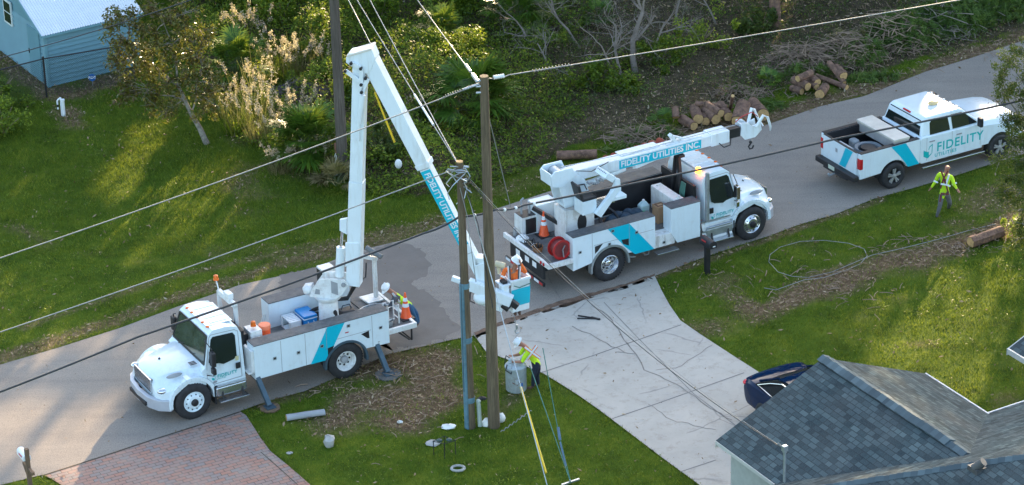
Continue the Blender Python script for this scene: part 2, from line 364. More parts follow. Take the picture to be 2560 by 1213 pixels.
def make_ground():
    xs = np.concatenate([[-300, -120, -50], np.arange(-24, 30, .16), [60, 130, 300]])
    ys = np.concatenate([[-200, -80, -35], np.arange(-20, 24, .16), [50, 120, 300]])
    X, Y = np.meshgrid(xs, ys); x, y = X.ravel(), Y.ravel(); px, py = proj(x, y)
    z = (fbm(x, y, 1.1, 2)-.5)*.05
    br_ = brown_mask(px, py, x, y); wm = woods_mask(px+(fbm(x, y, 1.2)-.5)*90, py+(fbm(x, y, 1.5, 3)-.5)*60).astype(float)
    hard = inpoly(px, py, ROAD) | inpoly(px, py, DRIVE) | inpoly(px, py, BRICK)
    z = np.where(hard, -.035, np.minimum(z, .0)-.002)
    v = np.stack([x, y, z], 1).astype(np.float32); nx, ny = len(xs), len(ys)
    i = np.arange((nx-1)*(ny-1)); r_, c_ = i//(nx-1), i % (nx-1); a = r_*nx+c_
    idx = np.stack([a, a+1, a+nx+1, a+nx], 1).astype(np.int32)
    me = bpy.data.meshes.new('ground'); me.vertices.add(len(v)); me.vertices.foreach_set('co', v.ravel())
    me.loops.add(idx.size); me.loops.foreach_set('vertex_index', idx.ravel()); me.polygons.add(len(idx))
    me.polygons.foreach_set('loop_start', np.arange(0, idx.size, 4, dtype=np.int32)); me.update(calc_edges=True)
    for nm, val in (('brown', br_), ('woods', wm)):
        at = me.attributes.new(nm, 'FLOAT', 'POINT'); at.data.foreach_set('value', val.astype(np.float32))
    me.polygons.foreach_set('use_smooth', [True]*len(me.polygons)); me.materials.append(GM)
    o = bpy.data.objects.new('ground', me); COL.objects.link(o); o['kind'] = 'structure'
make_ground()
# road
RM, n, b = nodes_mat('asphalt'); wp = wpos(n)
mp = N(n, 'Mapping'); mp.inputs['Rotation'].default_value = (0, 0, R(-29)); mp.inputs['Scale'].default_value = (.22, 2.2, 1); n.links.new(wp, mp.inputs[0])
tn = N(n, 'TexNoise', Scale=1., Detail=6., Roughness=.6); n.links.new(mp.outputs[0], tn.inputs['Vector'])
base = ramp(n, nz(.35, 5), [(.3, (.235, .205, .172)), (.7, (.315, .275, .228))])
c = mixc(n, ramp(n, tn.outputs['Fac'], [(.45, (0, 0, 0)), (.68, (.55, .55, .55))]), base, (.190, .168, .148))
c = mixc(n, ramp(n, nz(34, 4, .85), [(.42, (0, 0, 0)), (.70, (.55, .55, .55))]), c, (.44, .39, .34))
c = mixc(n, ramp(n, nz(28, 4, .85), [(.40, (.45, .45, .45)), (.52, (0, 0, 0))]), c, (.12, .105, .09))
c = mixc(n, ramp(n, nz(2.2, 8, .8), [(.60, (0, 0, 0)), (.72, (.5, .5, .5))]), c, (.15, .13, .105))
n.links.new(c, b.inputs['Base Color']); b.inputs['Roughness'].default_value = .9; b.inputs['Specular IOR Level'].default_value = .08; bump(n, b, nz(120, 3, .8), .35, .008)
flat('road', ROAD, .004, RM)
PM, n, b = nodes_mat('dark_asphalt_patch'); wp = wpos(n)
c = ramp(n, nz(1.2, 8, .7), [(.3, (.135, .115, .097)), (.7, (.180, .155, .132))]); c = mixc(n, ramp(n, nz(90, 3, .8), [(.5, (0, 0, 0)), (.8, (.4, .4, .4))]), c, (.25, .23, .21))
n.links.new(c, b.inputs['Base Color']); b.inputs['Roughness'].default_value = .8; bump(n, b, nz(90, 3, .8), .35, .008)
def ragged(poly, amp=5, step=12):
    out = []
    for (x1, y1), (x2, y2) in zip(poly, poly[1:]+poly[:1]):
        k = max(1, int(math.hypot(x2-x1, y2-y1)/step))
        for i in range(k):
            t = i/k; out.append((x1+(x2-x1)*t+random.uniform(-amp, amp), y1+(y2-y1)*t+random.uniform(-amp, amp)*.5))
    return out
flat('road_patch', ragged([(700, 690), (790, 668), (870, 645), (960, 612), (1020, 607), (1062, 630), (1075, 660), (1060, 690), (1030, 712), (1060, 725), (1095, 752), (1120, 790), (1150, 815), (1130, 838), (1070, 858), (975, 874), (900, 800), (700, 760)], 7, 7), .008, PM)
SILT = mat('brown_leaf_litter_line', (.14, .085, .055), .95, var=.5, scale=7, bmp=.5)
flat('road_edge', ragged([(1188, 832), (1244, 806), (1330, 776), (1420, 748), (1500, 727), (1600, 697), (1640, 685), (1637, 698), (1500, 741), (1400, 770), (1300, 800), (1244, 822), (1190, 846)], 4), .012, SILT)
tag(bpy.data.objects['road_edge'], None, None, None, 'structure')
# concrete drive
CM, n, b = nodes_mat('driveway_concrete'); wp = wpos(n)
c = ramp(n, nz(.5, 8, .7), [(.3, (.36, .335, .29)), (.7, (.47, .435, .375))])
c = mixc(n, ramp(n, nz(3, 8, .8), [(.52, (0, 0, 0)), (.72, (.75, .75, .75))]), c, (.25, .215, .175))
vo = N(n, 'TexVoronoi', feature='DISTANCE_TO_EDGE', Scale=.42)
wn = N(n, 'TexNoise', Scale=1.6, Detail=6.); n.links.new(wp, wn.inputs['Vector'])
n.links.new(mixc(n, .28, wp, wn.outputs['Color'], 'ADD'), vo.inputs['Vector'])
k = ramp(n, vo.outputs['Distance'], [(.0, (1, 1, 1)), (.012, (0, 0, 0))]); k2 = ramp(n, nz(.6, 2), [(.48, (0, 0, 0)), (.56, (.75, .75, .75))])
c = mixc(n, mixc(n, 1., k, k2, 'MULTIPLY'), c, (.20, .19, .18))
n.links.new(c, b.inputs['Base Color']); b.inputs['Roughness'].default_value = .9; bump(n, b, nz(40, 4, .8), .2, .01)
flat('concrete_driveway', DRIVE, .012, CM)
JOINT = mat('dark_joint_grout', (.17, .16, .15), .95, var=.3)  # plain dark grout colour of the driveway joints
mb = MB()
def strip(mb, pts, w, z):
    for (a, b_) in zip(pts[:-1], pts[1:]):
        p, q = P(*a, z), P(*b_, z); d = (q-p).normalized(); s = Vector((-d.y, d.x, 0))*w/2; mb.add([p-s, q-s, q+s, p+s], [(0, 1, 2, 3)])
strip(mb, [(1355, 931), (1480, 890), (1703, 812)], .035, .016); strip(mb, [(1530, 1047), (1640, 1010), (1860, 932)], .035, .016)
strip(mb, [(1510, 756), (1600, 850), (1735, 985), (1900, 1110)], .02, .0165)
strip(mb, [(1700, 1180), (1790, 1150)], .035, .016)
o = mb.build('driveway_joint', JOINT); o['kind'] = 'structure'
CRACK = mat('crack_dark', (.20, .18, .16), .95, var=.4)
mb = MB()
def crack(pts, w):
    q = [pts[0]]
    for (a, b_) in zip(pts[:-1], pts[1:]):
        k = max(1, int(math.hypot(b_[0]-a[0], b_[1]-a[1])/14))
        q += [(a[0]+(b_[0]-a[0])*i/k+random.uniform(-3.5, 3.5), a[1]+(b_[1]-a[1])*i/k+random.uniform(-2.5, 2.5)) for i in range(1, k)]+[b_]
    strip(mb, q, w, .0175)
crack([(1480, 762), (1530, 800), (1560, 850), (1590, 885), (1610, 925), (1690, 960), (1760, 1010), (1830, 1050)], .032)
crack([(1430, 815), (1500, 850), (1560, 880)], .03); crack([(1590, 885), (1540, 880)], .03); crack([(1782, 862), (1740, 890), (1690, 920), (1640, 925)], .02); crack([(1620, 1010), (1680, 1050), (1790, 1075)], .018)
o = mb.build('driveway_crack', CRACK); o['kind'] = 'structure'
# brick drive
BM_, n, b = nodes_mat('brick_pavers'); wp = wpos(n)
mp = N(n, 'Mapping'); mp.inputs['Rotation'].default_value = (0, 0, R(-27)); n.links.new(wp, mp.inputs[0])
bt = N(n, 'TexBrick', Scale=1.); bt.inputs['Brick Width'].default_value = .27; bt.inputs['Row Height'].default_value = .14; bt.inputs['Mortar Size'].default_value = .009
bt.inputs['Color1'].default_value = (.33, .17, .12, 1); bt.inputs['Color2'].default_value = (.20, .19, .18, 1); bt.inputs['Mortar'].default_value = (.085, .07, .06, 1); bt.inputs['Bias'].default_value = -.1
n.links.new(mp.outputs[0], bt.inputs['Vector'])
c = mixc(n, ramp(n, nz(1.7, 4), [(.4, (0, 0, 0)), (.65, (.5, .5, .5))]), bt.outputs['Color'], (.30, .245, .20))
c = mixc(n, ramp(n, nz(9, 3), [(.55, (0, 0, 0)), (.65, (.4, .4, .4))]), c, (.36, .13, .10))
n.links.new(c, b.inputs['Base Color']); b.inputs['Roughness'].default_value = .85
inv = math_(n, 'SUBTRACT', 1., bt.outputs['Fac']); bump(n, b, inv, .6, .01)
flat('brick_driveway', BRICK, .014, BM_)
mb = MB()
for pts, w in (([(1960, 420), (2040, 400), (2120, 380), (2200, 330)], .012), ([(1340, 640), (1370, 690), (1400, 745)], .014)): crack(pts, w)
o = mb.build('road_crack', CRACK); o['kind'] = 'structure'
for v in o.data.vertices: v.co.z = .0105
EDGEM = mat('drive_edge_mould', (.05, .045, .03), .95, var=.5, scale=12)
mb = MB(); strip(mb, [(107, 1189), (260, 1140), (383, 1099), (498, 1063), (599, 1030)], .05, .019); strip(mb, [(652, 1130), (700, 1172), (745, 1213), (850, 1300)], .02, .019)
o = mb.build('driveway_edge', EDGEM); o['kind'] = 'structure'

# ------------------------------------------------------------------ vehicles
def wheel(parent, x, y, side, r, w, style):
    """side: +1 outer face towards +Y, -1 towards -Y"""
    ax = (0, side, 0); o = (x, y, r); t = MB()
    t.lathe([(r*.56, 0), (r*.60, .012), (r*.80, .018), (r*.93, .005), (r, -.03), (r, -w+.03), (r*.93, -w), (r*.56, -w)], o, ax, 40)
    t.lathe([(r*.56, -w), (r*.2, -w+.01)], o, ax, 24)
    for k in range(40):                                              # tread blocks
        a = 2*PI*k/40
        for dy in (-.06, -w+.06):
            c = Vector((x+math.cos(a)*(r+.002), y+side*(dy-.01), r+math.sin(a)*(r+.002))); d = Vector((-math.sin(a), 0, math.cos(a)))
            t.bar(c-d*.022, c+d*.022, w*.2, .018, (math.cos(a), 0, math.sin(a)))
    tyre = t.build('wheel', RUB, parent, smooth=40)
    m = MB()
    if style == 'dual':      # deep dish of a rear dual wheel
        m.lathe([(r*.575, .004), (r*.55, .012), (r*.53, -.01), (r*.46, -.07), (r*.43, -.14), (r*.22, -.15), (r*.2, -.15)], o, ax, 32)
        rim = m.build('rim', ALU if side < 0 else WHITE2, tyre, smooth=35); h = MB()
        h.lathe([(r*.22, -.16), (r*.2, -.07), (r*.14, -.05), (.001, -.05)], o, ax, 16); h.build('hub', GREY if side > 0 else CHROME, tyre, smooth=35)
        n_, rr, dd, hr = 8, r*.33, -.148, .03
    elif style == 'steer':
        m.lathe([(r*.575, .004), (r*.55, .012), (r*.52, 0), (r*.49, -.03), (r*.40, .0), (r*.33, .035), (r*.2, .04)], o, ax, 32)
        rim = m.build('rim', WHITE if side > 0 else ALU, tyre, smooth=35); h = MB()
        h.lathe([(r*.2, .035), (r*.19, .08), (r*.13, .1), (.001, .1)], o, ax, 16); h.build('hub', CHASSIS, tyre, smooth=35)
        n_, rr, dd, hr = 10, r*.42, .0, .018
    else:
        m.lathe([(r*.62, .004), (r*.60, .014), (r*.55, .0), (r*.50, -.05), (r*.2, -.055), (.001, -.055)], o, ax, 30)
        rim = m.build('rim', CHASSIS, tyre, smooth=35); sp = MB()
        for k in range(5 if style == 'pickup' else 10):
            kk = 5 if style == 'pickup' else 10
            for da in ((-.16, .16) if style == 'pickup' else (0,)):
                a = 2*PI*k/kk+da+.3; p = Vector(o)+Vector((math.cos(a), 0, math.sin(a)))*r*.15+Vector(ax)*.0; q = Vector(o)+Vector((math.cos(a), 0, math.sin(a)))*r*.57-Vector(ax)*.002
                sp.bar(p, q, .03 if style == 'car' else .045, .05, ax)
        sp.lathe([(r*.2, -.01), (r*.18, .03), (.001, .045)], o, ax, 14); sp.build('spoke_face', ALUR, tyre, bevel=.004)
        return tyre
    h = MB()
    for k in range(n_):
        a = 2*PI*k/n_; c = Vector(o)+Vector((math.cos(a)*rr, 0, math.sin(a)*rr))+Vector(ax)*dd
        h.cyl(c, c+Vector(ax)*.012, hr, n=8)
    h.build('lug_nut_ring', BLACK if style == 'steer' else CHASSIS, tyre)
    return tyre

def latch(parent, x, y, z, s):
    mb = MB(); mb.box(x-.045, x+.045, y, y+s*.012, z-.04, z+.04); o = mb.build('latch', STEEL, parent)
    mb = MB(); mb.box(x-.025, x+.025, y+s*.012, y+s*.016, z-.02, z+.025); mb.build('latch_paddle', BLACK, o)

def logo_door(parent, xc, y, z, s, w):
    """the leaf-shaped mark, the word FIDELITY and the small word under it; s = +1 on the +Y side"""
    X = Vector((-s, 0, 0)); Z = Vector((0, 0, 1)); Y = Vector((0, s, 0)); o = Vector((xc, y, z))
    text_obj('lettering', 'FIDELITY', w*.205, basis(X, Z, Y, o+X*w*.10), TEAL, parent, off=w*.004, space=1.12)
    text_obj('lettering', 'UTILITIES', w*.078, basis(X, Z, Y, o+X*(-w*.17)-Z*w*.125), TEAL, parent, off=w*.0022, space=1.3)
    mb = MB(); k = w*.1; c = o-X*w*.50-Z*w*.03
    q = lambda a, b_: c+X*a*k+Z*b_*k
    mb.add([q(-.9, .35), q(-.1, -.05), q(-.1, -1.1), q(-.9, -.65)], [(0, 1, 2, 3)])
    mb.add([q(-.1, -.05), q(-.1, -1.1), q(.1, -1.0), q(.75, -.4), q(.55, -.4), q(.12, -.7), q(.1, .0)], [(0, 1, 2, 3, 4, 5, 6)])
    mb.add([q(.0, .3), q(.12, .25), q(.25, .65), q(.78, .95), q(.8, 1.15), q(.15, .8)], [(0, 1, 2, 3, 4, 5)])
    mb.add([q(.8, 1.15), q(.75, -.4), q(.62, -.3), q(.66, .95)], [(0, 1, 2, 3)])
    mb.build('logo', TEAL, parent)

def cab(T, xf, s, dz=0.):
    """cab and hood relative to front axle xf; s: +1 near side is +Y, -1 near side is -Y"""
    z = lambda v: v+dz; hw = 1.03
    prof = [(-1.5, .72), (-1.5, 1.95), (-1.42, 2.14), (-1.1, 2.21), (-.75, 2.2), (-.62, 2.1), (-.40, 1.30), (-.30, 1.22), (-.36, .95), (-.62, .72)]
    def ww(zz): return hw-(.17*max(0, (zz-1.3))/.9)
    body = MB(); body.loft([[(xf+x, k*ww(zz), z(zz)) for x, zz in prof] for k in (-1, 1)])
    body.box(xf-1.42, xf-.7, -.6, .6, z(2.2), z(2.216))
    for yy in (-.45, -.15, .15, .45): body.box(xf-1.4, xf-.85, yy-.05, yy+.05, z(2.2), z(2.232))
    body = body.build('cab_body', WHITE, T, bevel=.05, seg=3)
    def sidept(x, zz, e=.004): return (xf+x, (ww(zz)+e), z(zz))
    for k in (-1, 1):
        m = MB(); pts = [sidept(x, zz) for x, zz in [(-1.30, 1.40), (-1.33, 1.93), (-1.27, 2.02), (-.72, 2.04), (-.66, 1.98), (-.52, 1.42), (-.56, 1.36), (-.8, 1.33), (-.92, 1.28), (-1.2, 1.33)]]
        m.add([(a, k*b_, c) for a, b_, c in pts], [tuple(range(len(pts)))]); m.build('door_window', GLASS, T)
        d = MB(); dp = [(-1.40, .80), (-1.42, 2.02), (-1.33, 2.08), (-.68, 2.10), (-.62, 2.04), (-.46, 1.36), (-.44, 1.0), (-.62, .78)]
        for (a, b_) in zip(dp, dp[1:]+dp[:1]):
            pa, pb = sidept(*a, .0), sidept(*b_, .0); d.bar((pa[0], k*pa[1], pa[2]), (pb[0], k*pb[1], pb[2]), .014, .012, (0, 1, 0))
        d.build('door_seam', GREY, T)
        h = MB(); h.box(xf-1.37, xf-1.24, k*ww(1.15), k*(ww(1.15)+.03), z(1.05), z(1.22)); h.build('door_handle', BLACK, T, bevel=.02)
        # mirror
        mm = MB(); yo = k*(hw+.16)
        mm.box(xf-.62, xf-.50, yo-.1, yo+.1, z(1.38), z(1.78)); mm.box(xf-.62, xf-.52, yo-.09, yo+.09, z(1.15), z(1.33))
        mir = mm.build('mirror', BLACK if s > 0 else CHROME, T, bevel=.03)
        mm = MB(); mm.tube([(xf-.5, k*ww(2.0), z(2.0)), (xf-.56, yo, z(1.85)), (xf-.56, yo, z(1.10)), (xf-.45, k*ww(1.1), z(1.08))], .014); mm.build('mirror_arm', BLACK, mir)
    # windscreen
    m = MB(); a, b_ = Vector((-.605, 0, 2.06)), Vector((-.425, 0, 1.36)); nx = Vector((.012, 0, .004))
    pts = [(a+nx, ww(2.06)-.07), (a+nx, -(ww(2.06)-.07)), (b_+nx, -(ww(1.36)-.06)), (b_+nx, ww(1.36)-.06)]
    m.add([(xf+p.x, y, z(p.z)) for p, y in pts], [(0, 1, 2, 3)]); ws = m.build('windscreen', WGLASS, T)
    m = MB(); c4 = [Vector((xf+p.x+.004, y, z(p.z))) for p, y in pts]
    for i in range(4): m.bar(c4[i], c4[(i+1) % 4], .05, .012, (1, 0, .2))
    m.build('windscreen_seal', BLACK, ws)
    m = MB(); m.bar((xf-.40, .1, z(1.32)), (xf-.47, .62, z(1.52)), .02, .02); m.bar((xf-.40, -.6, z(1.32)), (xf-.47, -.1, z(1.52)), .02, .02); m.build('wiper', BLACK, ws)
    for yy in (-.62, -.33, 0, .33, .62):
        m = MB(); m.ball((xf-.72, yy, z(2.215)), .05, 10, (1, 1, .5)); m.build('roof_light', AMBER, T, smooth=60)
    # hood: sections along x, half profile (y,z) list mirrored
    def ring(x, w0, zt, wf, zf, zb):
        h = [(0, zt), (w0*.55, zt-.012), (w0*.88, zt-.06), (w0, zt-.16), (wf*.93, zf+.02), (wf, zf-.06), (wf+.0, zb)]
        return [(xf+x, y, z(q)) for y, q in h]+[(xf+x, -y, z(q)) for y, q in h[::-1][:-1]]
    rings = [ring(-.42, .96, 1.34, 1.03, 1.10, .80), ring(-.2, .90, 1.325, 1.06, 1.12, .9), ring(.1, .80, 1.30, 1.08, 1.12, 1.0), ring(.4, .72, 1.27, 1.06, 1.04, .80), ring(.62, .66, 1.23, 1.0, .95, .60), ring(.78, .60, 1.17, .90, .86, .56), ring(.86, .54, 1.08, .74, .80, .55)]
    m = MB(); m.loft(rings); m.build('hood', WHITE, T, bevel=.02, smooth=50)
    # fender arches around the front wheel
    for k in (-1, 1):
        m = MB(); rr = .56; arc = [(math.cos(t)*rr, .5+math.sin(t)*rr) for t in [R(a_) for a_ in range(-8, 196, 12)]]; arc2 = [(math.cos(t)*(rr+.1), .5+math.sin(t)*(rr+.1)) for t in [R(a_) for a_ in range(-8, 196, 12)]]
        for i in range(len(arc)-1):
            quad = [arc[i], arc[i+1], arc2[i+1], arc2[i]]; m.xz([(xf+a_, z(c_)) for a_, c_ in quad], k*.80, k*1.10)
        m.build('fender', WHITE, T, bevel=.012)
        m = MB(); m.xz([(xf+.5, z(.42)), (xf+.6, z(.85)), (xf-.62, z(.9)), (xf-.66, z(.42)), (xf-.5, z(.42)), (xf-.45, z(.8)), (xf+.42, z(.8)), (xf+.44, z(.42))], k*.62, k*.80); m.build('wheel_well', BLACK, T)
        # headlight
        m = MB(); m.ball((xf+.70, k*.84, z(.88)), .16, 14, (1.0, .7, .5)); hl = m.build('headlight', CHROME, T, smooth=60)
        m = MB(); m.ball((xf+.73, k*.86, z(.89)), .07, 10); m.build('lens', mat('clear_lens', (.75, .78, .8), .08, var=.05, coat=1.), hl, smooth=60)
    m = MB(); m.box(xf+.80, xf+.875, -.5, .5, z(.70), z(1.08)); m.build('grille_backing', BLACK, T, bevel=.02)
    for i in range(9): m = m if i else MB(); m.box(xf+.87, xf+.893, -.5, .5, z(.72+i*.04), z(.735+i*.04))
    for yy in (-.515, .5): m.box(xf+.86, xf+.90, yy, yy+.015, z(.70), z(1.09))
    m.box(xf+.86, xf+.90, -.5, .5, z(1.08), z(1.095)); m.build('grille', ALU, T)
    # bumper wrapping round
    path = [(-.0, 1.06), (.62, 1.08), (.88, .88), (1.02, .55), (1.07, 0)]
    path = [(x, y) for x, y in path]+[(x, -y) for x, y in path[::-1][1:]]
    m = MB(); rr = []
    for x, y in path[1:-1]: rr.append([(xf+x, y, z(.36)), (xf+x, y, z(.66)), (xf+x-.10, y*.93, z(.68)), (xf+x-.10, y*.93, z(.36))])
    m.loft(rr); m.build('bumper', mat('silver_grey_bumper', (.46, .48, .52), .35, .2, var=.08), T, bevel=.02)
    m = MB(); m.box(xf+1.0, xf+1.078, -.5, .5, z(.40), z(.50)); m.build('bumper_slot', BLACK, T, bevel=.01)
    # side steps and tank on the near side
    y0, y1 = (.72, 1.12) if s > 0 else (-1.12, -.72); yn = y1 if s > 0 else y0
    m = MB(); m.box(xf-1.50, xf-.62, min(y0, y1), max(y0, y1), .42, .70); m.build('fuel_tank', ALU if s > 0 else STEEL, T, bevel=.06)
    for (za, out) in ((.30, .12), (.70, .02)):
        m = MB(); ya = yn+(.12 if s > 0 else -.12)*(out/.12)
        m.box(xf-1.48, xf-.68, min(ya, ya-s*.24), max(ya, ya-s*.24), za, za+.035); m.build('step', ALU, T, bevel=.008)
    m = MB()
    for xx in (xf-1.35, xf-.8): m.bar((xx, yn-s*.05, .70), (xx, yn+s*.06, .31), .05, .02, (0, 1, 0))
    m.build('step_bracket', BLACK, T)
    if s < 0:
        m = MB(); m.box(xf-1.62, xf-.66, -1.16, -.95, .32, .38); m.box(xf-1.62, xf-.66, -1.10, -.90, .60, .66); m.box(xf-1.62, xf-.66, -1.03, -.84, .86, .92); m.prism([(xf-1.62, -1.14, .36), (xf-1.62, -1.03, .62), (xf-1.62, -.98, .62), (xf-1.62, -1.10, .34)], (.96, 0, 0)); m.prism([(xf-1.62, -1.08, .64), (xf-1.62, -.99, .88), (xf-1.62, -.95, .88), (xf-1.62, -1.04, .62)], (.96, 0, 0)); m.build('stair_panel', STEEL, T, bevel=.006)
    m = MB(); m.box(xf-.62, xf-.58, min(yn-s*.4, yn), max(yn-s*.4, yn), .25, .75); m.build('mud_flap', BLACK, T)
    m = MB(); m.xz([(xf+.18, z(1.02)), (xf+.62, z(.98)), (xf+.58, z(1.06)), (xf+.22, z(1.12))], s*.93, s*1.02) if 0 else m.ball((xf+.35, s*.80, z(1.20)), .15, 12, (1.5, .35, .4)); m.build('hood_vent', GREY, T, smooth=50)
    m = MB(); m.cyl((xf+.95-.6, -.1, z(1.283)), (xf+.37, -.1, z(1.30)), .03, n=8); m.build('hood_latch', BLACK, T)
    m = MB()
    for k2 in range(3): m.box(xf-.30+.0, xf-.12, s*(.62+k2*.07)-.02, s*(.62+k2*.07)+.02, z(1.345), z(1.352))
    m.build('hood_louvre', BLACK, T)
    # interior hint: seats and dash behind glass are dark; chassis under the cab
    m = MB(); m.box(xf-1.9, xf+.85, -.42, -.30, .48, .70); m.box(xf-1.9, xf+.85, .30, .42, .48, .70); m.box(xf-.9, xf+.7, -.42, .42, .45, 1.0); m.build('engine_bay', CHASSIS, T)

def cone_mesh(label, M):
    t = thing('traffic_cone', label, 'traffic cone', M)
    m = MB(); m.box(-.19, .19, -.19, .19, 0, .035); m.build('cone_base', BLACK, t, bevel=.01)
    m = MB(); m.lathe([(.15, .03), (.135, .06), (.022, .72), (.018, .74), (.001, .74)], n=20); m.build('cone_body', ORANGE, t, smooth=40)
    for a, b_ in ((.34, .44), (.50, .60)):
        r = lambda h: .135-(h-.06)*.1712+.003
        m = MB(); m.lathe([(r(a), a), (r(b_), b_)], n=20); m.build('reflective_band', REFL, t, smooth=40)
    return t

# ---- bucket truck
F1 = Frame((-4.949, -6.823, 0), -151.11)
T1 = thing('bucket_truck', 'white bucket lift truck with raised two-part boom, parked facing left by the brick driveway', 'truck', F1.M)
cab(T1, 4.27, 1)
wheel(T1, 4.27, 1.12, 1, .49, .28, 'steer'); wheel(T1, 4.27, -1.12, -1, .49, .28, 'steer'); wheel(T1, 0, 1.2, 1, .49, .56, 'dual'); wheel(T1, 0, -1.2, -1, .49, .56, 'dual')
m = MB(); m.box(-1.9, 3.4, -.45, -.33, .6, .85); m.box(-1.9, 3.4, .33, .45, .6, .85); m.cyl((0, -.9, .49), (0, .9, .49), .08); m.box(.6, 2.4, -.3, .3, .45, .7); m.build('chassis', CHASSIS, T1)
m = MB(); m.box(-1.27, 2.58, -.80, .80, .86, .93); m.build('cargo_floor', MIDG, T1)
def side_box(T, x0, x1, s, z0, z1, depth, arch=True, name='tool_cabinet', mt=WHITE, xa=0., ra=.60):
    """long cabinet with a wheel arch; s side"""
    pts = [(x0, z0), (x0, z1), (x1, z1), (x1, z0)]
    if arch:
        arc = [(xa+math.cos(t)*ra, .46+math.sin(t)*ra) for t in [R(a) for a in range(0, 181, 12)] if .46+math.sin(t)*ra > z0]
        pts = [(x0, z0), (x0, z1), (x1, z1), (x1, z0)] + arc
    m = MB(); m.xz(pts, s*1.22, s*(1.22-depth)); c = m.build(name, mt, T, bevel=.008); return c
sb = side_box(T1, -1.27, 2.58, 1, .68, 1.62, .42)
m = MB(); m.box(-1.26, 2.575, .80, 1.225, 1.624, 1.645); m.build('cabinet_lid', DKTOP, T1, bevel=.004)
m = MB()
for x in (-.78, 1.14, 1.83): m.box(x-.006, x+.006, 1.221, 1.223, .70 if x != -.78 else .72, 1.60)
for x in (.54,): m.box(x-.006, x+.006, 1.226, 1.228, .98, 1.60)
m.box(-.74, .5, 1.221, 1.2235, 1.20, 1.212)
m.build('door_gap', GREY, T1)
m = MB(); m.add([(.50, 1.2245, 1.62), (.0, 1.2245, 1.62), (.43, 1.2245, .89), (.56, 1.2245, .74), (.60, 1.2245, .69), (1.02, 1.2245, .69)], [(0, 1, 2, 3, 4, 5)]); m.build('cyan_stripe', CYAN, T1)
for x, z in ((2.02, 1.15), (1.35, 1.13), (.68, 1.13), (-.10, 1.50), (-1.02, 1.20)): latch(T1, x, 1.225, z, 1)
m = MB(); m.add([(.52, 1.227, 1.02), (.33, 1.227, 1.05), (.42, 1.227, .88), (.52, 1.227, .78)], [(0, 1, 2, 3)]); m.add([(-.45, 1.2255, 1.16), (-.68, 1.2255, 1.2), (-.69, 1.2255, .98), (-.62, 1.2255, 1.0)], [(0, 1, 2, 3)]); m.build('vent_opening', BLACK, T1)
m = MB()
for a in range(-4, 184, 8):
    t0, t1 = R(a), R(a+8); q = [(math.cos(t)*r_, .46+math.sin(t)*r_) for t, r_ in ((t0, .57), (t1, .57), (t1, .63), (t0, .63))]; m.xz(q, 1.10, 1.245)
m.build('arch_trim', SLATE, T1, smooth=50)
m = MB(); m.box(2.58, 2.66, .72, 1.2, .86, 1.50); m.box(2.58, 2.75, .75, 1.2, .86, .90); m.build('cabinet_end', WHITE2, T1, bevel=.006)
side_box(T1, -1.15, 1.22, -1, .68, 1.62, .45)
m = MB(); m.box(-1.14, 1.215, -1.225, -.77, 1.624, 1.645); m.build('cabinet_lid', DKTOP, T1, bevel=.004)
m = MB(); m.tube([(1.22, -1.0, 1.25), (1.32, -1.0, 1.0), (1.32, -1.12, .92), (1.22, -1.12, 1.2)], .015); m.build('cabinet_handle', WHITE2, T1)
# rear platform
m = MB(); m.box(-2.05, -1.27, -1.15, 1.05, .90, .96); m.build('rear_platform', MIDG, T1)
m = MB(); m.box(-2.07, -1.27, 1.05, 1.13, .86, 1.0); m.box(-2.13, -2.05, -1.15, 1.13, .86, 1.0); m.build('platform_frame', WHITE2, T1, bevel=.006)
m = MB(); m.tube([(-1.6, .6, .8), (-1.95, 1.0, .5), (-2.0, 1.05, .5), (-2.0, 1.05, .86)], .025); m.tube([(-2.0, .2, .86), (-2.0, .2, .5), (-2.0, 1.05, .5)], .02); m.box(-2.0, -1.5, -.5, .5, .55, .85); m.build('tow_hitch', CHASSIS, T1)
m = MB(); m.add([(-2.132, .95, .88), (-2.132, 1.1, .88), (-2.132, 1.1, .98), (-2.132, .95, .98)], [(0, 1, 2, 3)]); m.build('tail_light', REDLENS, T1)
m = MB()
for yy in (.55, .85): m.tube([(-1.45, yy, .96), (-1.45, yy, 1.5), (-1.75, yy, 1.5), (-1.75, yy, .96)], .02)
for zz in (1.1, 1.3): m.tube([(-1.45, .55, zz), (-1.45, .85, zz)], .016); m.tube([(-1.75, .55, zz), (-1.75, .85, zz)], .016)
m.tube([(-1.3, 1.0, 1.2), (-1.7, .7, 1.05)], .02); m.build('grab_rail', WHITE2, T1, smooth=50)
# boom rest at the back
m = MB(); a = F1.side(909, 750, -.8)
m.bar((-1.90, -.75, .95), (-1.90, -.75, 2.15), .10, .10); m.bar((-1.60, -.75, 2.28), (-1.98, -.75, 2.12), .10, .10)
m.prism([(-1.5, -.98, .98), (-2.02, -.98, .98), (-2.0, -.5, .98), (-1.55, -.5, .98)], (0, 0, .05)); m.build('boom_rest', WHITE2, T1, bevel=.01)
m = MB(); m.cyl((-1.78, -.95, 2.42), (-2.02, -.55, 2.24), .07, n=14); m.build('rest_roller', mat('grey_roller_rubber', (.14, .15, .15), .6), T1, smooth=40)
m = MB()
for k in range(4):
    m.tube([(-.9+.03*k, -.1, 2.3-.05*k), (-1.05, -.2, 1.95-.06*k), (-.8, -.2, 1.55-.03*k), (-.4, -.15, 1.62-.02*k), (-.2, -.1, 1.75)], .022)
m.tube([(-1.0, -.2, 2.1), (-1.3, -.5, 1.75), (-1.6, -.7, 1.7), (-1.65, -.72, 2.1)], .02); m.build('hydraulic_hose', BLACK, T1, smooth=60)
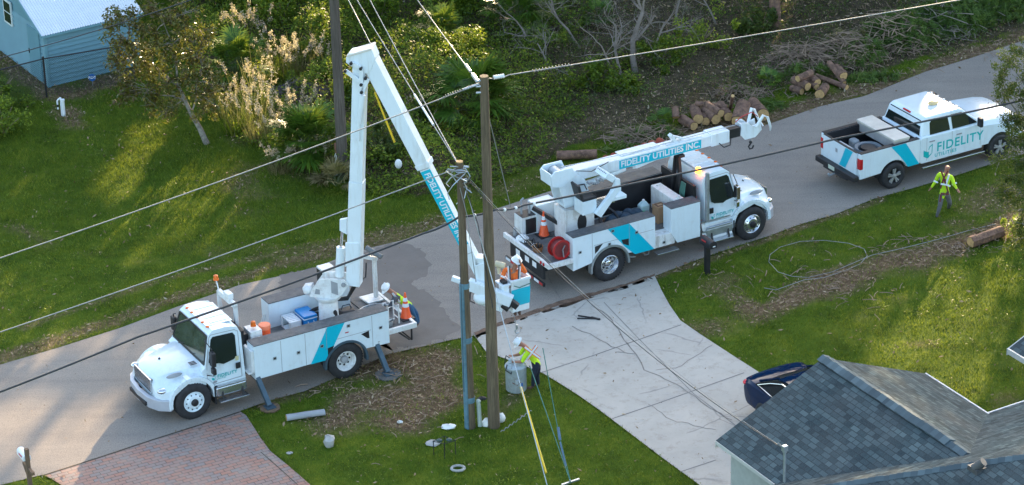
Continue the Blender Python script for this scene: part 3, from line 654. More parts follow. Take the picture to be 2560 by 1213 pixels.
# pedestal and turret
PX = -.14
m = MB(); m.lathe([(.29, .93), (.27, 1.0), (.25, 1.72), (.34, 1.80), (.36, 1.88), (.001, 1.88)], (PX, 0, 0), n=32); m.build('pedestal', WHITE2, T1, smooth=40)
m = MB(); c_ = Vector((PX-.08, .245, 1.35)); m.lathe([(.001, .0), (1, .0)], (0, 0, 0), n=3) if 0 else None
pts = [(PX-.06+math.cos(t)*.075, .262-abs(math.cos(t))*.008, 1.36+math.sin(t)*.16) for t in [2*PI*k/16 for k in range(16)]]; m.add(pts, [tuple(range(16))]); m.build('access_hole', BLACK, T1)
BD = (F1.loc(P(1300, 782, 1.8))-Vector((PX, 0, 0))); BD.z = 0; BDn = BD.normalized()              # boom plane direction in the truck's frame
BN = Vector((BDn.y, -BDn.x, 0));
BN = BN if (F1.M.to_3x3() @ BN).dot(-FW) > 0 else -BN                                                # plane normal, towards the road side camera
def BP(px, py, off=0.):        # photo point onto the boom plane (truck frame)
    o = F1.w(PX, 0, 0)+F1.M.to_3x3() @ (BN*off); nn = F1.M.to_3x3() @ BN; d = ray(px, py); return F1.loc(CC+d*((o-CC).dot(nn)/d.dot(nn)))
piv = BP(871, 695, .0); m = MB()
def tb(a, h): return Vector((PX, 0, 0))+BDn*a+Vector((0, 0, h))
for k in (-1, 1):
    off = BN*k*.22
    pts = [tb(-.42, 1.88), tb(-.35, 2.1), tb(-.12, 2.42), tb(.30, 2.46), tb(.55, 2.45), tb(.66, 2.30), tb(.45, 2.0), tb(.30, 1.88)]
    m.prism([p+off-BN*.02 for p in pts], BN*.04)
m.bar(tb(-.3, 1.95), tb(.3, 1.95), .44, .08); m.build('turret', WHITE2, T1, bevel=.008)
m = MB(); q = lambda a, h: tb(a, h)+BN*.243
m.add([q(-.28, 1.98), q(-.13, 1.98), q(-.13, 2.12), q(-.24, 2.14)], [(0, 1, 2, 3)]); m.add([q(.18, 2.05), q(.36, 2.0), q(.36, 2.35), q(.18, 2.4)], [(0, 1, 2, 3)])
m.build('turret_opening', GREY, T1); m = MB(); m.cyl(tb(.52, 2.32)+BN*.24, tb(.52, 2.32)+BN*.28, .06, n=14); m.build('pivot_pin', GREY, T1)
m = MB(); m.ball(tb(-.5, 2.02)+BN*.1, .14, 10); m.box(*[0]*6) if 0 else None; m.bar(tb(-.62, 2.0), tb(-.4, 2.05), .3, .16); m.build('swing_motor', WHITE2, T1, bevel=.01)
m = MB(); bx = F1.side(810, 660, -.35); m.box(bx.x-.28, bx.x+.10, -.62, -.25, 1.9, 2.45); vb = m.build('valve_box', WHITE2, T1, bevel=.01)
m = MB(); m.box(bx.x+.102, bx.x+.106, -.60, -.27, 1.95, 2.4); m.build('valve_opening', BLACK, vb)
# lower boom
LB0, LB1 = BP(886, 705), BP(902, 135)
bup = lambda a, b_: (b_-a).cross(BN)
m = MB(); mid = LB0.lerp(LB1, .455); m.bar(LB0+(LB0-LB1).normalized()*.05, mid, .34, .36, bup(LB0, LB1)); m.build('lower_boom_base', BOOMW, T1, bevel=.012)
m = MB(); m.bar(mid, LB1, .30, .335, bup(LB0, LB1)); lb = m.build('lower_boom', BOOMW, T1, bevel=.012)
lift0, lift1 = BP(849, 690), BP(852, 618); m = MB(); m.cyl(lift0, lift1, .115, n=18); m.build('lift_cylinder', BOOMW, T1, smooth=40, bevel=.01)
m = MB(); m.cyl(lift1, BP(857, 560), .04, n=12); m.build('cylinder_rod', CHROME, T1, smooth=40)
m = MB(); m.prism([BP(868, 545)-BN*.05, BP(850, 548)-BN*.05, BP(850, 575)-BN*.05, BP(868, 585)-BN*.05], BN*.1); m.prism([BP(*p)+BN*.13 for p in ((868, 600), (902, 600), (902, 640), (868, 660))], BN*.06); m.build('cylinder_lug', BOOMW, T1, bevel=.01)
# elbow
e = lambda px, py, o_=0.: BP(px, py)+BN*o_
m = MB(); m.prism([e(870, 138, -.2), e(876, 127, -.2), e(934, 117, -.2), e(944, 140, -.2), e(930, 175, -.2), e(918, 178, -.2), e(905, 160, -.2), e(884, 160, -.2), e(870, 150, -.2)], BN*.40); m.build('elbow_housing', BOOMW, T1, bevel=.02)
m = MB(); m.bar(e(873, 133, .0), e(934, 115, .0), .46, .06, (0, 0, 1)); m.build('elbow_cover', mat('cream_cover', (.66, .62, .55), .6, var=.1), T1, bevel=.02)
m = MB()
for a_, b_ in (((885, 149), (908, 161)), ((870, 168), (905, 195)), ((909, 162), (910, 202)), ((910, 202), (911, 222)), ((926, 188), (911, 222))): m.bar(e(*a_, .23), e(*b_, .23), .05, .11, BN.cross(e(*b_, 0)-e(*a_, 0)))
m.build('elbow_link', BOOMW, T1, bevel=.012)
m = MB()
for a_ in ((885, 149), (870, 168), (909, 162), (910, 202), (921, 186), (911, 221)): m.cyl(e(*a_, .22), e(*a_, .30), .04, n=12)
m.build('link_pin', BLACK, T1)
m = MB(); m.cyl(e(913, 228, .24), e(903, 300, .22), .075, n=16); m.cyl(e(903, 300, .22), e(902, 345, .2), .035, n=12); m.build('elbow_cylinder', BOOMW, T1, smooth=40)
# upper boom
UB0, UB1 = e(921, 140), e(1218, 712)
U = lambda t: UB0.lerp(UB1, t); ud = (UB1-UB0).normalized(); un_ = ud.cross(BN).normalized(); un_ = un_ if un_.z > 0 else -un_
m = MB(); m.bar(U(0), U(.47), .36, .40, un_, .36, .34); m.build('upper_boom_base', BOOMW, T1, bevel=.014)
m = MB(); m.bar(U(.47), U(1.0), .30, .29, un_, .30, .25); ub = m.build('upper_boom', BOOMW, T1, bevel=.014)
m = MB(); m.bar(U(.455), U(.475), .385, .40, un_, .37, .37); m.build('boom_collar', BOOMW, T1, bevel=.01)
ta, tbb = U(.485), U(.813); L_ = (tbb-ta).length; cen = ta.lerp(tbb, .5)+BN*.1535
m = MB(); hh = .14; m.add([ta+BN*.1525+un_*hh, tbb+BN*.1525+un_*(hh-.008), tbb+BN*.1525-un_*(hh-.008), ta+BN*.1525-un_*hh], [(0, 1, 2, 3)]); m.build('name_panel', CYAN, T1)
text_obj('boom_lettering', 'FIDELITY UTILITIES INC.', .225, basis(ud, un_, ud.cross(un_), cen+BN*.003), REFL, T1, off=.006, fit=L_*.93)
m = MB()
for t_ in (.479, .85): m.bar(U(t_)+BN*.152-un_*.13, U(t_)+BN*.152+un_*.13, .012, .006, BN)
m.build('boom_marking', GREY, T1)
# jib and tool head at the tip
j = lambda px, py, o_=0.: BP(px, py)+BN*o_
m = MB(); m.bar(j(1206, 640), j(1212, 715), .30, .36, BN.cross(ud)); m.prism([j(*p_)-BN*.18 for p_ in ((1186, 660), (1212, 650), (1222, 700), (1198, 712))], BN*.36); m.build('boom_tip', BOOMW, T1, bevel=.02)
m = MB(); m.bar(j(1136, 684, .26), j(1180, 700, .26), .12, .14); m.bar(j(1176, 698, .26), j(1285, 742, .26), .20, .30); m.bar(j(1180, 690, .26), j(1225, 706, .26), .1, .12); m.build('jib', BOOMW, T1, bevel=.02)
m = MB(); m.ball(j(1213, 735, .2), .26, 16, (1, 1, .75)); m.bar(j(1200, 740, .1), j(1262, 762, .1), .22, .24); m.build('jib_base', BOOMW, T1, smooth=50)
m = MB(); m.cyl(j(1262, 750, .24), j(1278, 762, .24), .10, n=14); m.bar(j(1276, 738, .26), j(1300, 756, .26), .14, .16); m.build('jib_sheave', BLACK, T1, bevel=.01)
m = MB(); m.tube([j(1187, 722, .1), j(1178, 728, .1), j(1177, 748, .1), j(1190, 754, .1)], .02); m.build('jib_hose', BLACK, T1)
m = MB(); m.cyl(j(1236, 663, -.1), j(1260, 669, -.1), .08, n=14); m.cyl(j(1244, 672, -.1), j(1246, 688, -.1), .05, n=10); m.build('bucket_shaft', mat('cream_hose', (.60, .52, .35), .6), T1, smooth=50)
# bucket
BF = F1.loc(P(1306, 782, 1.8)); ba = R(180+2)
BKM = Matrix.Translation(BF+Vector((.0, 0, 0))) @ Matrix.Rotation(R(0), 4, 'Z')
BX = Vector((1, 0, 0)); bc = BF+Vector((-.02, -.36, 0))
def brect(h, g, zz): return [bc+Vector((sx*(h+g), sy*(h+g), zz)) for sx, sy in ((-1, -1), (1, -1), (1, 1), (-1, 1))]
m = MB(); m.loft([brect(.25, 0, 0), brect(.275, 0, .84), brect(.30, 0, .88), brect(.30, 0, .94), brect(.25, 0, .94), brect(.245, 0, .84), brect(.24, 0, .1)]); m.build('bucket', BOOMW, T1, bevel=.012)
m = MB(); g = .004
for sgn, axis in ((1, 'y'), (-1, 'x')):
    f = lambda zz: .25+.035*zz/.95+g
    if axis == 'y': pts = [bc+Vector((-f(.18), f(.18), .18)), bc+Vector((f(.18), f(.18), .18)), bc+Vector((f(.66), f(.66), .66)), bc+Vector((-f(.66), f(.66), .66))]
    else: pts = [bc+Vector((-f(.18), -f(.18), .18)), bc+Vector((-f(.18), f(.18), .18)), bc+Vector((-f(.72), f(.72), .72)), bc+Vector((-f(.72), -f(.72), .72))]
    m.add(pts, [(0, 1, 2, 3)])
m.build('bucket_stripe', CYAN, T1)
m = MB(); m.tube([bc+Vector((.2, .29, .78)), bc+Vector((.05, .30, .70)), bc+Vector((-.29, .29, .74)), bc+Vector((-.31, .0, .8)), bc+Vector((-.33, .0, .45))], .012); m.build('bucket_rope', ROPEG, T1)
m = MB(); m.box(bc.x+.30, bc.x+.56, bc.y-.1, bc.y+.32, .84+BF.z, .88+BF.z); m.box(bc.x+.32, bc.x+.50, bc.y, bc.y+.26, .5+BF.z, .84+BF.z); m.build('tool_apron', BOOMW, T1, bevel=.02)
m = MB(); m.box(bc.x+.36, bc.x+.50, bc.y+.05, bc.y+.25, .88+BF.z, .95+BF.z); m.build('control_lever_block', BLACK, T1, bevel=.01)
# things carried in the cargo bay (fixed equipment)
m = MB(); A1 = F1.front(572, 735, 2.5); m.bar((2.50, -.95, 2.28), (2.50, .10, 2.28), .10, .14); m.bar((2.50, -.95, .9), (2.50, -.95, 2.3), .10, .10); m.bar((2.5, .05, .9), (2.5, .05, 2.3), .10, .10); m.box(2.42, 2.58, -.5, -.2, 2.35, 2.50); m.build('boom_cradle', WHITE2, T1, bevel=.012)
m = MB(); m.tube([(2.50, -.95, 2.3), (2.50, -1.08, 2.55)], .018); m.build('beacon_mast', WHITE2, T1)
for c_ in ((2.5, -1.08, 2.55), (2.20, .42, 1.78)):
    m = MB(); m.lathe([(.075, 0), (.075, .03), (.065, .03), (.06, .12), (.03, .14), (.001, .14)], c_, n=16); m.build('beacon', AMBER, T1, smooth=40)
m = MB(); m.box(2.05, 2.38, .20, .62, .93, 1.72); m.build('equipment_cabinet', WHITE2, T1, bevel=.01)
m = MB(); m.box(2.62, 2.70, -.75, .75, 1.0, 1.9); m.build('exhaust_guard', CHASSIS, T1)
m = MB(); m.box(2.40, 2.52, -.2, .5, .93, 1.65); m.build('hose_panel', BLACK, T1)
# outriggers
for (xa, xb) in ((2.52, 2.42), (-.90, -.98)):
    m = MB(); m.bar((xa, 1.10, .80), (xb, 1.60, .07), .12, .14, (0, 1, 0)); leg = m.build('outrigger', SLATE, T1, bevel=.008)
    m = MB(); m.box(xb-.13, xb+.13, 1.50, 1.76, .03, .07); m.build('outrigger_foot', SLATE, leg, bevel=.006)
m = MB(); m.box(2.0, 2.5, .5, 1.0, .55, .68); m.build('battery_box', BLACK, T1)
logo_door(T1, 3.34, 1.045, .98, 1, .62)
m = MB(); m.box(2.93-.0, 3.02, 1.03, 1.037, 1.28, 1.40); m.build('door_decal', mat('pale_yellow_decal', (.6, .55, .3), .5), T1)
m = MB(); pts = [(3.62+math.cos(t)*.06, 1.034, .84+math.sin(t)*.035) for t in [2*PI*k/14 for k in range(14)]]; m.add(pts, [tuple(range(14))]); m.build('oval_badge', GREY, T1)
for k, (x, z_, w_) in enumerate(((-.05, 1.32, .10), (-.95, .80, .05))):
    m = MB(); m.box(x-w_/2, x+w_/2, 1.2235, 1.226, z_-.015, z_+.015); m.build('small_decal', RED if k == 0 else GREY, T1)
# loose things on the truck
def cooler(M):
    t = thing('cooler_box', 'blue picnic cooler with a white rim in the bucket truck cargo bay', 'cooler', M)
    m = MB(); m.box(-.19, .19, -.28, .28, 0, .32); m.build('cooler_body', BLUE, t, bevel=.02); m = MB(); m.box(-.2, .2, -.29, .29, .32, .345); m.build('cooler_rim', PVC, t, bevel=.006)
    m = MB(); m.box(-.195, .195, -.285, .285, .345, .42); m.build('cooler_lid', BLUE, t, bevel=.02); m = MB(); m.tube([(-.08, .29, .26), (-.08, .31, .16), (.08, .31, .16), (.08, .29, .26)], .012); m.build('cooler_handle', PVC, t)
cooler(F1.M @ Matrix.Translation((.34, -.38, .93)) @ Matrix.Scale(1.0, 4))
t = thing('crate', 'white slatted plastic crate between the cabinet and the blue cooler', 'crate', F1.M @ Matrix.Translation((.75, -.42, .93)))
m = MB()
for k in range(6): m.box(-.16, .16, -.26+k*.09, -.2+k*.09, .30, .33)
m.box(-.17, -.14, -.27, .27, 0, .33); m.box(.14, .17, -.27, -.2, 0, .33); m.box(.14, .17, .2, .27, 0, .33); m.box(-.17, .17, .25, .27, .0, .33); m.box(-.16, .16, -.27, .27, 0, .02); m.build('crate_body', PVC, t, bevel=.006)
t = thing('water_jug', 'orange lidded water jug behind the bucket truck cab', 'jug', F1.M @ Matrix.Translation((1.86, .34, .93)))
m = MB(); m.lathe([(.001, 0), (.14, 0), (.15, .03), (.15, .68), (.001, .68)], n=24); m.build('jug_body', ORANGE, t, smooth=40); m = MB(); m.lathe([(.16, .66), (.165, .74), (.15, .77), (.001, .77)], n=24); m.build('lid', mat('pale_orange_plastic', (.80, .20, .09), .5), t, smooth=40)
m = MB(); m.ball((0, .15, .1), .025, 8); m.build('tap', PVC, t)
def coil(name, label, c, r, mt, turns=6, M=None, tilt=0, th=.016, grp=None, squash=1.):
    m = MB(); pts = []
    rr = random.Random(int(abs(c[0]*1000)+abs(c[1]*77)))
    for i in range(turns*18):
        a = 2*PI*i/18; q = r*(1+.09*math.sin(a*.37+1)+rr.uniform(-.02, .02)); pts.append(Vector(c)+Vector((math.cos(a)*q, math.sin(a)*q*squash, .02+.012*(i/18)+.5*tilt*math.sin(a))))
    m.tube(pts, th, 5); o = m.build(name, mt, None, smooth=60); o.matrix_world = M if M is not None else Matrix(); return tag(o, label, 'cable coil', grp)
coil('cable_coil', 'coil of grey and white cable in front of the blue cooler', (1.25, .25, .95), .30, STEEL, 7, F1.M)
coil('rope_coil', 'small coil of yellow brown rope beside the grey cable coil', (.72, .32, .97), .19, mat('tan_rope', (.45, .28, .08), .8, var=.3), 6, F1.M)
coil('hose_coil', 'black hose coil leaning on the far cabinet behind the blue cooler', (.0, -.55, 1.1), .27, BLACK, 7, F1.M, tilt=.5)
coil('wire_coil', 'loose grey wire coil on the bucket truck rear platform', (-1.5, -.1, .98), .42, STEEL, 5, F1.M, squash=.6)
t = thing('tool_bag', 'open black tool bag behind the bucket truck pedestal', 'bag', F1.M @ Matrix.Translation((-.72, -.15, .93)))
m = MB(); m.loft([[(-.26, -.2, 0), (.26, -.2, 0), (.26, .2, 0), (-.26, .2, 0)], [(-.28, -.24, .18), (.28, -.22, .2), (.24, .22, .24), (-.24, .2, .2)], [(-.2, -.12, .32), (.22, -.14, .3), (.18, .14, .34), (-.2, .12, .28)]]); m.build('bag_body', BLACK, t, bevel=.03)
m = MB(); m.tube([(-.15, 0, .3), (-.1, 0, .42), (.1, 0, .42), (.15, 0, .3)], .015); m.build('bag_handle', TARP, t)
t = thing('steel_pail', 'small steel pail on the rear platform of the bucket truck', 'pail', F1.M @ Matrix.Translation((-1.45, .85, .96)))
m = MB(); m.lathe([(.001, .005), (.10, 0), (.13, .18), (.125, .18), (.095, .02), (.001, .02)], n=18); m.build('pail_body', STEEL, t, smooth=40); m = MB(); m.tube([(-.13, 0, .17), (0, .0, .24), (.13, 0, .17)], .006); m.build('pail_handle', STEEL, t)
cone_mesh('orange traffic cone standing on the rear corner of the bucket truck', F1.M @ Matrix.Translation(F1.top(1015, 793, .98).xy.to_3d()+Vector((0, 0, .96))))
m = MB(); m.cyl((0, 0, 0), (0, 0, .035), .27, n=8); o = m.build('outrigger_pad', WOODP); o.matrix_world = F1.M @ Matrix.Translation((2.42, 1.63, .002)); tag(o, 'brown timber pad under the outrigger beside the bucket truck cab', 'pad', 'outrigger pads')
m = MB(); m.cyl((0, 0, 0), (0, 0, .03), .36, n=8); o = m.build('outrigger_pad', mat('dark_pad', (.12, .115, .11), .9, var=.3)); o.matrix_world = F1.M @ Matrix.Translation((-.98, 1.63, .002)); tag(o, 'flat grey pad under the rear outrigger of the bucket truck', 'pad', 'outrigger pads')

# ---- digger derrick truck
F2 = Frame((2.078, -1.56, 0), 29.0)
T2 = thing('derrick_truck', 'white crane truck with its long boom lowered over the cab, parked facing right', 'truck', F2.M)
cab(T2, 4.72, -1, .06)
wheel(T2, 4.72, -1.12, -1, .49, .28, 'steer'); wheel(T2, 4.72, 1.12, 1, .49, .28, 'steer'); wheel(T2, 0, -1.2, -1, .49, .56, 'dual'); wheel(T2, 0, 1.2, 1, .49, .56, 'dual')
m = MB(); m.box(-1.9, 3.8, -.45, -.33, .6, .85); m.box(-1.9, 3.8, .33, .45, .6, .85); m.cyl((0, -.9, .49), (0, .9, .49), .08); m.build('chassis', CHASSIS, T2)
m = MB(); m.box(-1.17, 2.93, -.85, .62, .90, .97); m.build('cargo_floor', MIDG, T2)
side_box(T2, -1.17, 1.46, -1, .60, 1.585, .40)
m = MB(); m.box(-1.165, 1.455, -1.225, -.82, 1.589, 1.612); m.build('cabinet_lid', DKTOP, T2, bevel=.004)
m = MB(); m.xz([(1.46, .60), (1.46, .95), (2.10, .95), (2.10, .60)], -1.20, -.85); m.build('step_recess', WHITE2, T2, bevel=.006)
m = MB(); m.xz([(2.18, .60), (1.98, .92), (1.98, 1.66), (2.93, 1.66), (2.93, .60)], -1.22, -.80); m.build('tall_cabinet', WHITE, T2, bevel=.008)
m = MB(); m.box(1.975, 2.935, -1.225, -.795, 1.664, 1.685); m.build('cabinet_lid', DKTOP, T2, bevel=.004)
m = MB(); m.box(1.46, 2.16, -1.36, -1.1, .44, .475); m.build('step', ALU, T2, bevel=.006)
side_box(T2, -1.17, 2.9, 1, .60, 1.80, .50)
m = MB(); m.box(-.5, 2.9, .715, 1.225, 1.804, 1.825); m.build('cabinet_lid', mat('brown_grey_coating', (.13, .12, .105), .7, var=.25, scale=4, dirt=(.20, .16, .11)), T2, bevel=.004)
m = MB(); m.box(-.5, 2.9, .702, .712, .97, 1.80); m.build('cabinet_liner', BLACK, T2)
m = MB()
for x in (-.56, ): m.box(x-.006, x+.006, -1.223, -1.221, .62, 1.57)
for x in (.62, 1.30): m.box(x-.005, x+.005, -1.2265, -1.226, .9, 1.57) if x == .62 else None
m.box(-.5, 1.4, -1.2235, -1.221, 1.20, 1.212); m.build('door_gap', GREY, T2)
m = MB(); m.add([(-.06, -1.2245, 1.585), (.62, -1.2245, 1.585), (1.42, -1.2245, .61), (.80, -1.2245, .61), (.60, -1.2245, .80), (.50, -1.2245, .90)], [(0, 1, 2, 3, 4, 5)]); m.build('cyan_stripe', CYAN, T2)
for x, z_ in ((-.95, 1.12), (.09, 1.50), (.85, 1.26), (-.02, 1.13), (1.75, .72)): latch(T2, x, -1.226 if x < 1.6 else -1.203, z_, -1)
m = MB(); m.add([(.36, -1.228, 1.16), (.60, -1.228, 1.14), (.60, -1.228, .93), (.42, -1.228, 1.02)], [(0, 1, 2, 3)]); m.add([(-.48, -1.2255, 1.17), (-.22, -1.2255, 1.2), (-.38, -1.2255, 1.02), (-.48, -1.2255, .95)], [(0, 1, 2, 3)]); m.build('vent_opening', BLACK, T2)
m = MB()
for a in range(-4, 184, 8):
    t0, t1 = R(a), R(a+8); q = [(math.cos(t)*r_, .46+math.sin(t)*r_) for t, r_ in ((t0, .57), (t1, .57), (t1, .63), (t0, .63))]; m.xz(q, -1.245, -1.10)
m.build('arch_trim', STEEL, T2, smooth=50)
m = MB(); m.box(-1.88, -1.17, -1.2, 1.2, .90, .96); m.build('rear_platform', MIDG, T2)
m = MB(); m.box(-1.9, -1.17, -1.24, -1.16, .86, 1.0); m.box(-1.96, -1.88, -1.24, 1.24, .86, 1.0); m.build('platform_frame', WHITE2, T2, bevel=.006)
m = MB(); m.box(-1.94, -1.86, -.9, .9, .42, .86); m.box(-1.9, -1.4, -.55, .55, .45, .85); m.build('rear_guard', CHASSIS, T2, bevel=.01)
m = MB()
for yy in (-.55, -.15, .35): m.box(-1.946, -1.943, yy, yy+.22, .62, .78)
m.build('rear_plate', PVC, T2)
m = MB(); m.box(-2.02, -1.96, -1.05, 1.05, .28, .38); ub_ = m.build('underride_bar', CHASSIS, T2, bevel=.006)
m = MB()
for k in range(8):
    if k % 2 == 0: m.box(-2.024, -2.021, -1.0+k*.26, -.8+k*.26, .29, .37)
m.build('reflective_strip', RED, ub_)
m = MB()
for k in range(8):
    if k % 2: m.box(-2.024, -2.021, -1.06+k*.26, -.8+k*.26, .29, .37)
m.build('reflective_strip', REFL, ub_)
m = MB(); m.cyl((-1.965, -1.0, .93), (-1.985, -1.0, .93), .045, n=12); m.cyl((-1.965, -.85, .93), (-1.985, -.85, .93), .045, n=12); m.build('tail_light', REDLENS, T2)
m = MB(); m.box(-1.62, -.85, .78, 1.2, .96, 1.52); m.build('rear_cabinet', WHITE2, T2, bevel=.008)
m = MB(); m.box(-1.5, -.9, .765, .775, 1.0, 1.45); m.box(-1.6, -.87, .77, 1.19, 1.523, 1.535); m.build('cabinet_opening', BLACK, T2)
m = MB(); m.tube([(-1.5, 1.0, 1.52), (-1.5, 1.0, 1.95), (-1.42, 1.0, 2.0)], .03); m.tube([(-1.3, .9, 1.55), (-1.3, .9, 1.9)], .03); m.tube([(-1.75, .95, .96), (-1.75, .95, 1.2)], .045); m.build('corner_post', GREY, T2, smooth=40)
m = MB(); m.bar((-1.25, .8, 1.75), (-.72, .1, 1.35), .09, .12); m.build('brace_arm', BLACK, T2, bevel=.01)
# pedestal and turret of the derrick
m = MB(); m.box(-.84, .08, -.28, .34, .97, 1.95); m.build('pedestal', WHITE2, T2, bevel=.015)
m = MB(); pts = [(-.32+math.cos(t)*.15, -.284, 1.48+math.sin(t)*.27) for t in [2*PI*k/18 for k in range(18)]]; m.add(pts, [tuple(range(18))]); m.build('access_hole', BLACK, T2)
m = MB(); m.cyl((-.38, .03, 1.95), (-.38, .03, 2.05), .42, n=28); m.build('rotation_bearing', GREY, T2, smooth=40)
m = MB()
for yy in (-.30, .24): m.xz([(-.86, 2.05), (-1.02, 2.7), (-1.0, 3.12), (-.70, 3.18), (-.2, 2.75), (.0, 2.05)], yy, yy+.05)
m.box(-.85, .0, -.30, .29, 2.05, 2.12); m.build('turret', WHITE, T2, bevel=.012)
m = MB(); m.xz([(-1.25, 2.78), (-1.30, 3.1), (-1.18, 3.22), (-.62, 3.22), (-.5, 2.95), (-.95, 2.7)], -.33, -.28); m.xz([(-1.25, 2.78), (-1.30, 3.1), (-1.18, 3.22), (-.62, 3.22), (-.5, 2.95), (-.95, 2.7)], .24, .29); m.bar((-1.26, 0, 2.8), (-1.26, 0, 3.15), .55, .04); m.build('winch_frame', WHITE, T2, bevel=.012)
m = MB(); m.cyl((-.92, -.26, 3.0), (-.92, .22, 3.0), .16, n=20); m.build('winch_drum', STEEL, T2, smooth=40)
# boom
m = MB(); m.box(-.9, 4.0, -.19, .19, 2.72, 3.03); m.build('boom', BOOMW, T2, bevel=.012)
m = MB(); m.box(3.95, 4.55, -.215, .215, 2.70, 3.06); m.build('boom_collar', BOOMW, T2, bevel=.012)
m = MB(); m.box(4.55, 4.95, -.15, .15, 2.76, 3.04); m.build('boom_extension', BLACK, T2, bevel=.01)
m = MB(); m.box(1.1, 2.35, -.05, .28, 3.035, 3.06); m.box(2.55, 3.7, -.12, .12, 3.035, 3.055); m.build('boom_top_plate', BOOMW, T2, bevel=.006)
m = MB(); m.add([(.95, -.194, 2.735), (3.62, -.194, 2.735), (3.62, -.194, 2.99), (.95, -.194, 2.99)], [(0, 1, 2, 3)]); m.build('name_panel', CYAN, T2)
text_obj('boom_lettering', 'FIDELITY UTILITIES INC.', .245, basis((1, 0, 0), (0, 0, 1), (0, -1, 0), (2.29, -.197, 2.865)), REFL, T2, off=.008, space=1.0)
m = MB(); m.bar((2.88, -.02, 3.03), (2.70, -.02, 3.30), .14, .10); m.bar((2.70, -.02, 3.28), (3.1, -.02, 3.10), .12, .05); m.build('pole_guide_post', BOOMW, T2, bevel=.01)
m = MB(); m.cyl((-.05, -.06, 2.48), (1.20, -.06, 2.66), .085, n=16); m.build('lift_cylinder', BOOMW, T2, smooth=40)
m = MB(); m.cyl((1.20, -.06, 2.66), (1.50, -.06, 2.70), .035, n=12); m.build('cylinder_rod', CHROME, T2, smooth=40)
m = MB(); m.xz([(1.42, 2.62), (1.55, 2.60), (2.3, 2.72), (1.4, 2.74)], -.15, -.02); m.cyl((1.5, -.16, 2.68), (1.5, -.20, 2.68), .04, n=10); m.build('cylinder_lug', BOOMW, T2, bevel=.008)
# tip: pole claw and sheave, winch line and hook
m = MB()
for yy in (-.17, .13): m.xz([(4.95, 2.80), (5.0, 3.16), (5.2, 3.12), (5.35, 2.98), (5.62, 3.05), (5.66, 2.8), (5.45, 2.62), (5.1, 2.62)], yy, yy+.04)
m.box(5.0, 5.05, -.15, .15, 2.8, 3.1); m.build('boom_head', BOOMW, T2, bevel=.01)
m = MB(); m.lathe([(.15, -.06), (.10, -.02), (.10, .02), (.15, .06)], (5.25, -.02, 2.9), (0, 1, 0), 20); m.build('sheave', STEEL, T2, smooth=40)
m = MB()
for yy in (-.2, .2): m.tube([(5.45, yy, 2.95), (5.62, yy*1.5, 3.3), (5.74, yy*1.7, 3.22), (5.86, yy*1.5, 2.9), (5.94, yy*.9, 2.72)], [.05, .045, .04, .035, .02], 8)
m.build('pole_claw', BOOMW, T2, smooth=50)
m = MB(); m.tube([(4.95, .1, 3.1), (5.15, .1, 3.22), (5.5, .1, 3.28), (5.7, .1, 3.1)], .014); m.build('claw_hose', RED, T2)
m = MB(); m.tube([(-.8, 0, 3.16), (1.5, -.1, 3.10), (4.4, -.05, 3.10), (5.2, 0, 3.06), (5.4, 0, 2.9), (5.4, 0, 2.45)], .01); wl = m.build('winch_line', STEEL, T2)
m = MB(); m.ball((5.4, 0, 2.42), .05, 10); m.tube([(5.4, 0, 2.38), (5.33, 0, 2.3), (5.37, 0, 2.22), (5.46, 0, 2.22), (5.5, 0, 2.3)], .025, 8); m.build('hook', BLACK, wl, smooth=50)
m = MB(); m.tube([(4.2, -.22, 2.75), (4.35, -.24, 2.6), (4.55, -.24, 2.62), (4.6, -.2, 2.8)], .018); m.tube([(-.5, -.33, 3.1), (0, -.3, 2.95), (.6, -.2, 3.05)], .012); m.build('hydraulic_hose', BLACK, T2)
# boom support
m = MB(); m.bar((2.98, -.25, .97), (2.95, -.05, 2.66), .10, .10); m.bar((2.98, .35, .97), (2.95, .05, 2.66), .10, .10); m.box(2.85, 3.05, -.25, .25, 2.62, 2.70); m.build('boom_support', BLACK, T2, bevel=.01)
m = MB(); m.box(2.98, 3.06, -.8, .9, .9, 1.95); m.build('cab_guard', CHASSIS, T2)
# operator seat and console hanging on the near side of the turret
m = MB(); m.box(-.62, -.18, -.85, -.38, 1.98, 2.38); m.build('seat_pedestal', WHITE, T2, bevel=.012)
m = MB(); m.box(-.62, -.18, -.85, -.42, 2.385, 2.47); seat = m.build('operator_seat', BLACK, T2, bevel=.03)
m = MB(); m.bar((-.60, -.63, 2.44), (-.72, -.63, 2.88), .42, .08, (1, 0, 0)); m.build('seat_backrest', BLACK, seat, bevel=.03)
m = MB()
for yy in (-.88, -.40): m.tube([(-.66, yy, 2.7), (-.3, yy, 2.68), (-.22, yy, 2.5)], .018)
m.build('armrest', BLACK, seat)
m = MB(); m.box(-.16, .42, -.82, -.40, 2.12, 2.16)
for k in range(6): m.box(-.12+k*.09, -.07+k*.09, -.80, -.42, 2.16, 2.17)
m.build('foot_platform', ALU, T2)
m = MB(); m.xz([(-.30, 2.0), (-.12, 1.85), (.52, 2.55), (.50, 2.85), (.36, 2.9), (.34, 2.62)], -.98, -.86); m.build('console_arm', WHITE, T2, bevel=.012)
m = MB(); m.prism([(.02, -.95, 2.98), (.28, -.95, 2.78), (.28, -.40, 2.78), (.02, -.40, 2.98)], (.12, 0, .14)); m.build('control_console', WHITE, T2, bevel=.02)
m = MB()
for k in range(6): m.cyl((.12+.0*k, -.88+k*.08, 3.0), (.10, -.88+k*.08, 3.10), .012, n=6)
m.build('control_lever', BLACK, T2)
m = MB(); m.box(.30, .75, -.90, -.62, 2.20, 2.30); m.xz([(.3, 2.0), (.72, 2.2), (.72, 2.5), (.5, 2.6), (.3, 2.3)], -.66, -.62); m.build('console_bracket', WHITE, T2, bevel=.01)
m = MB()
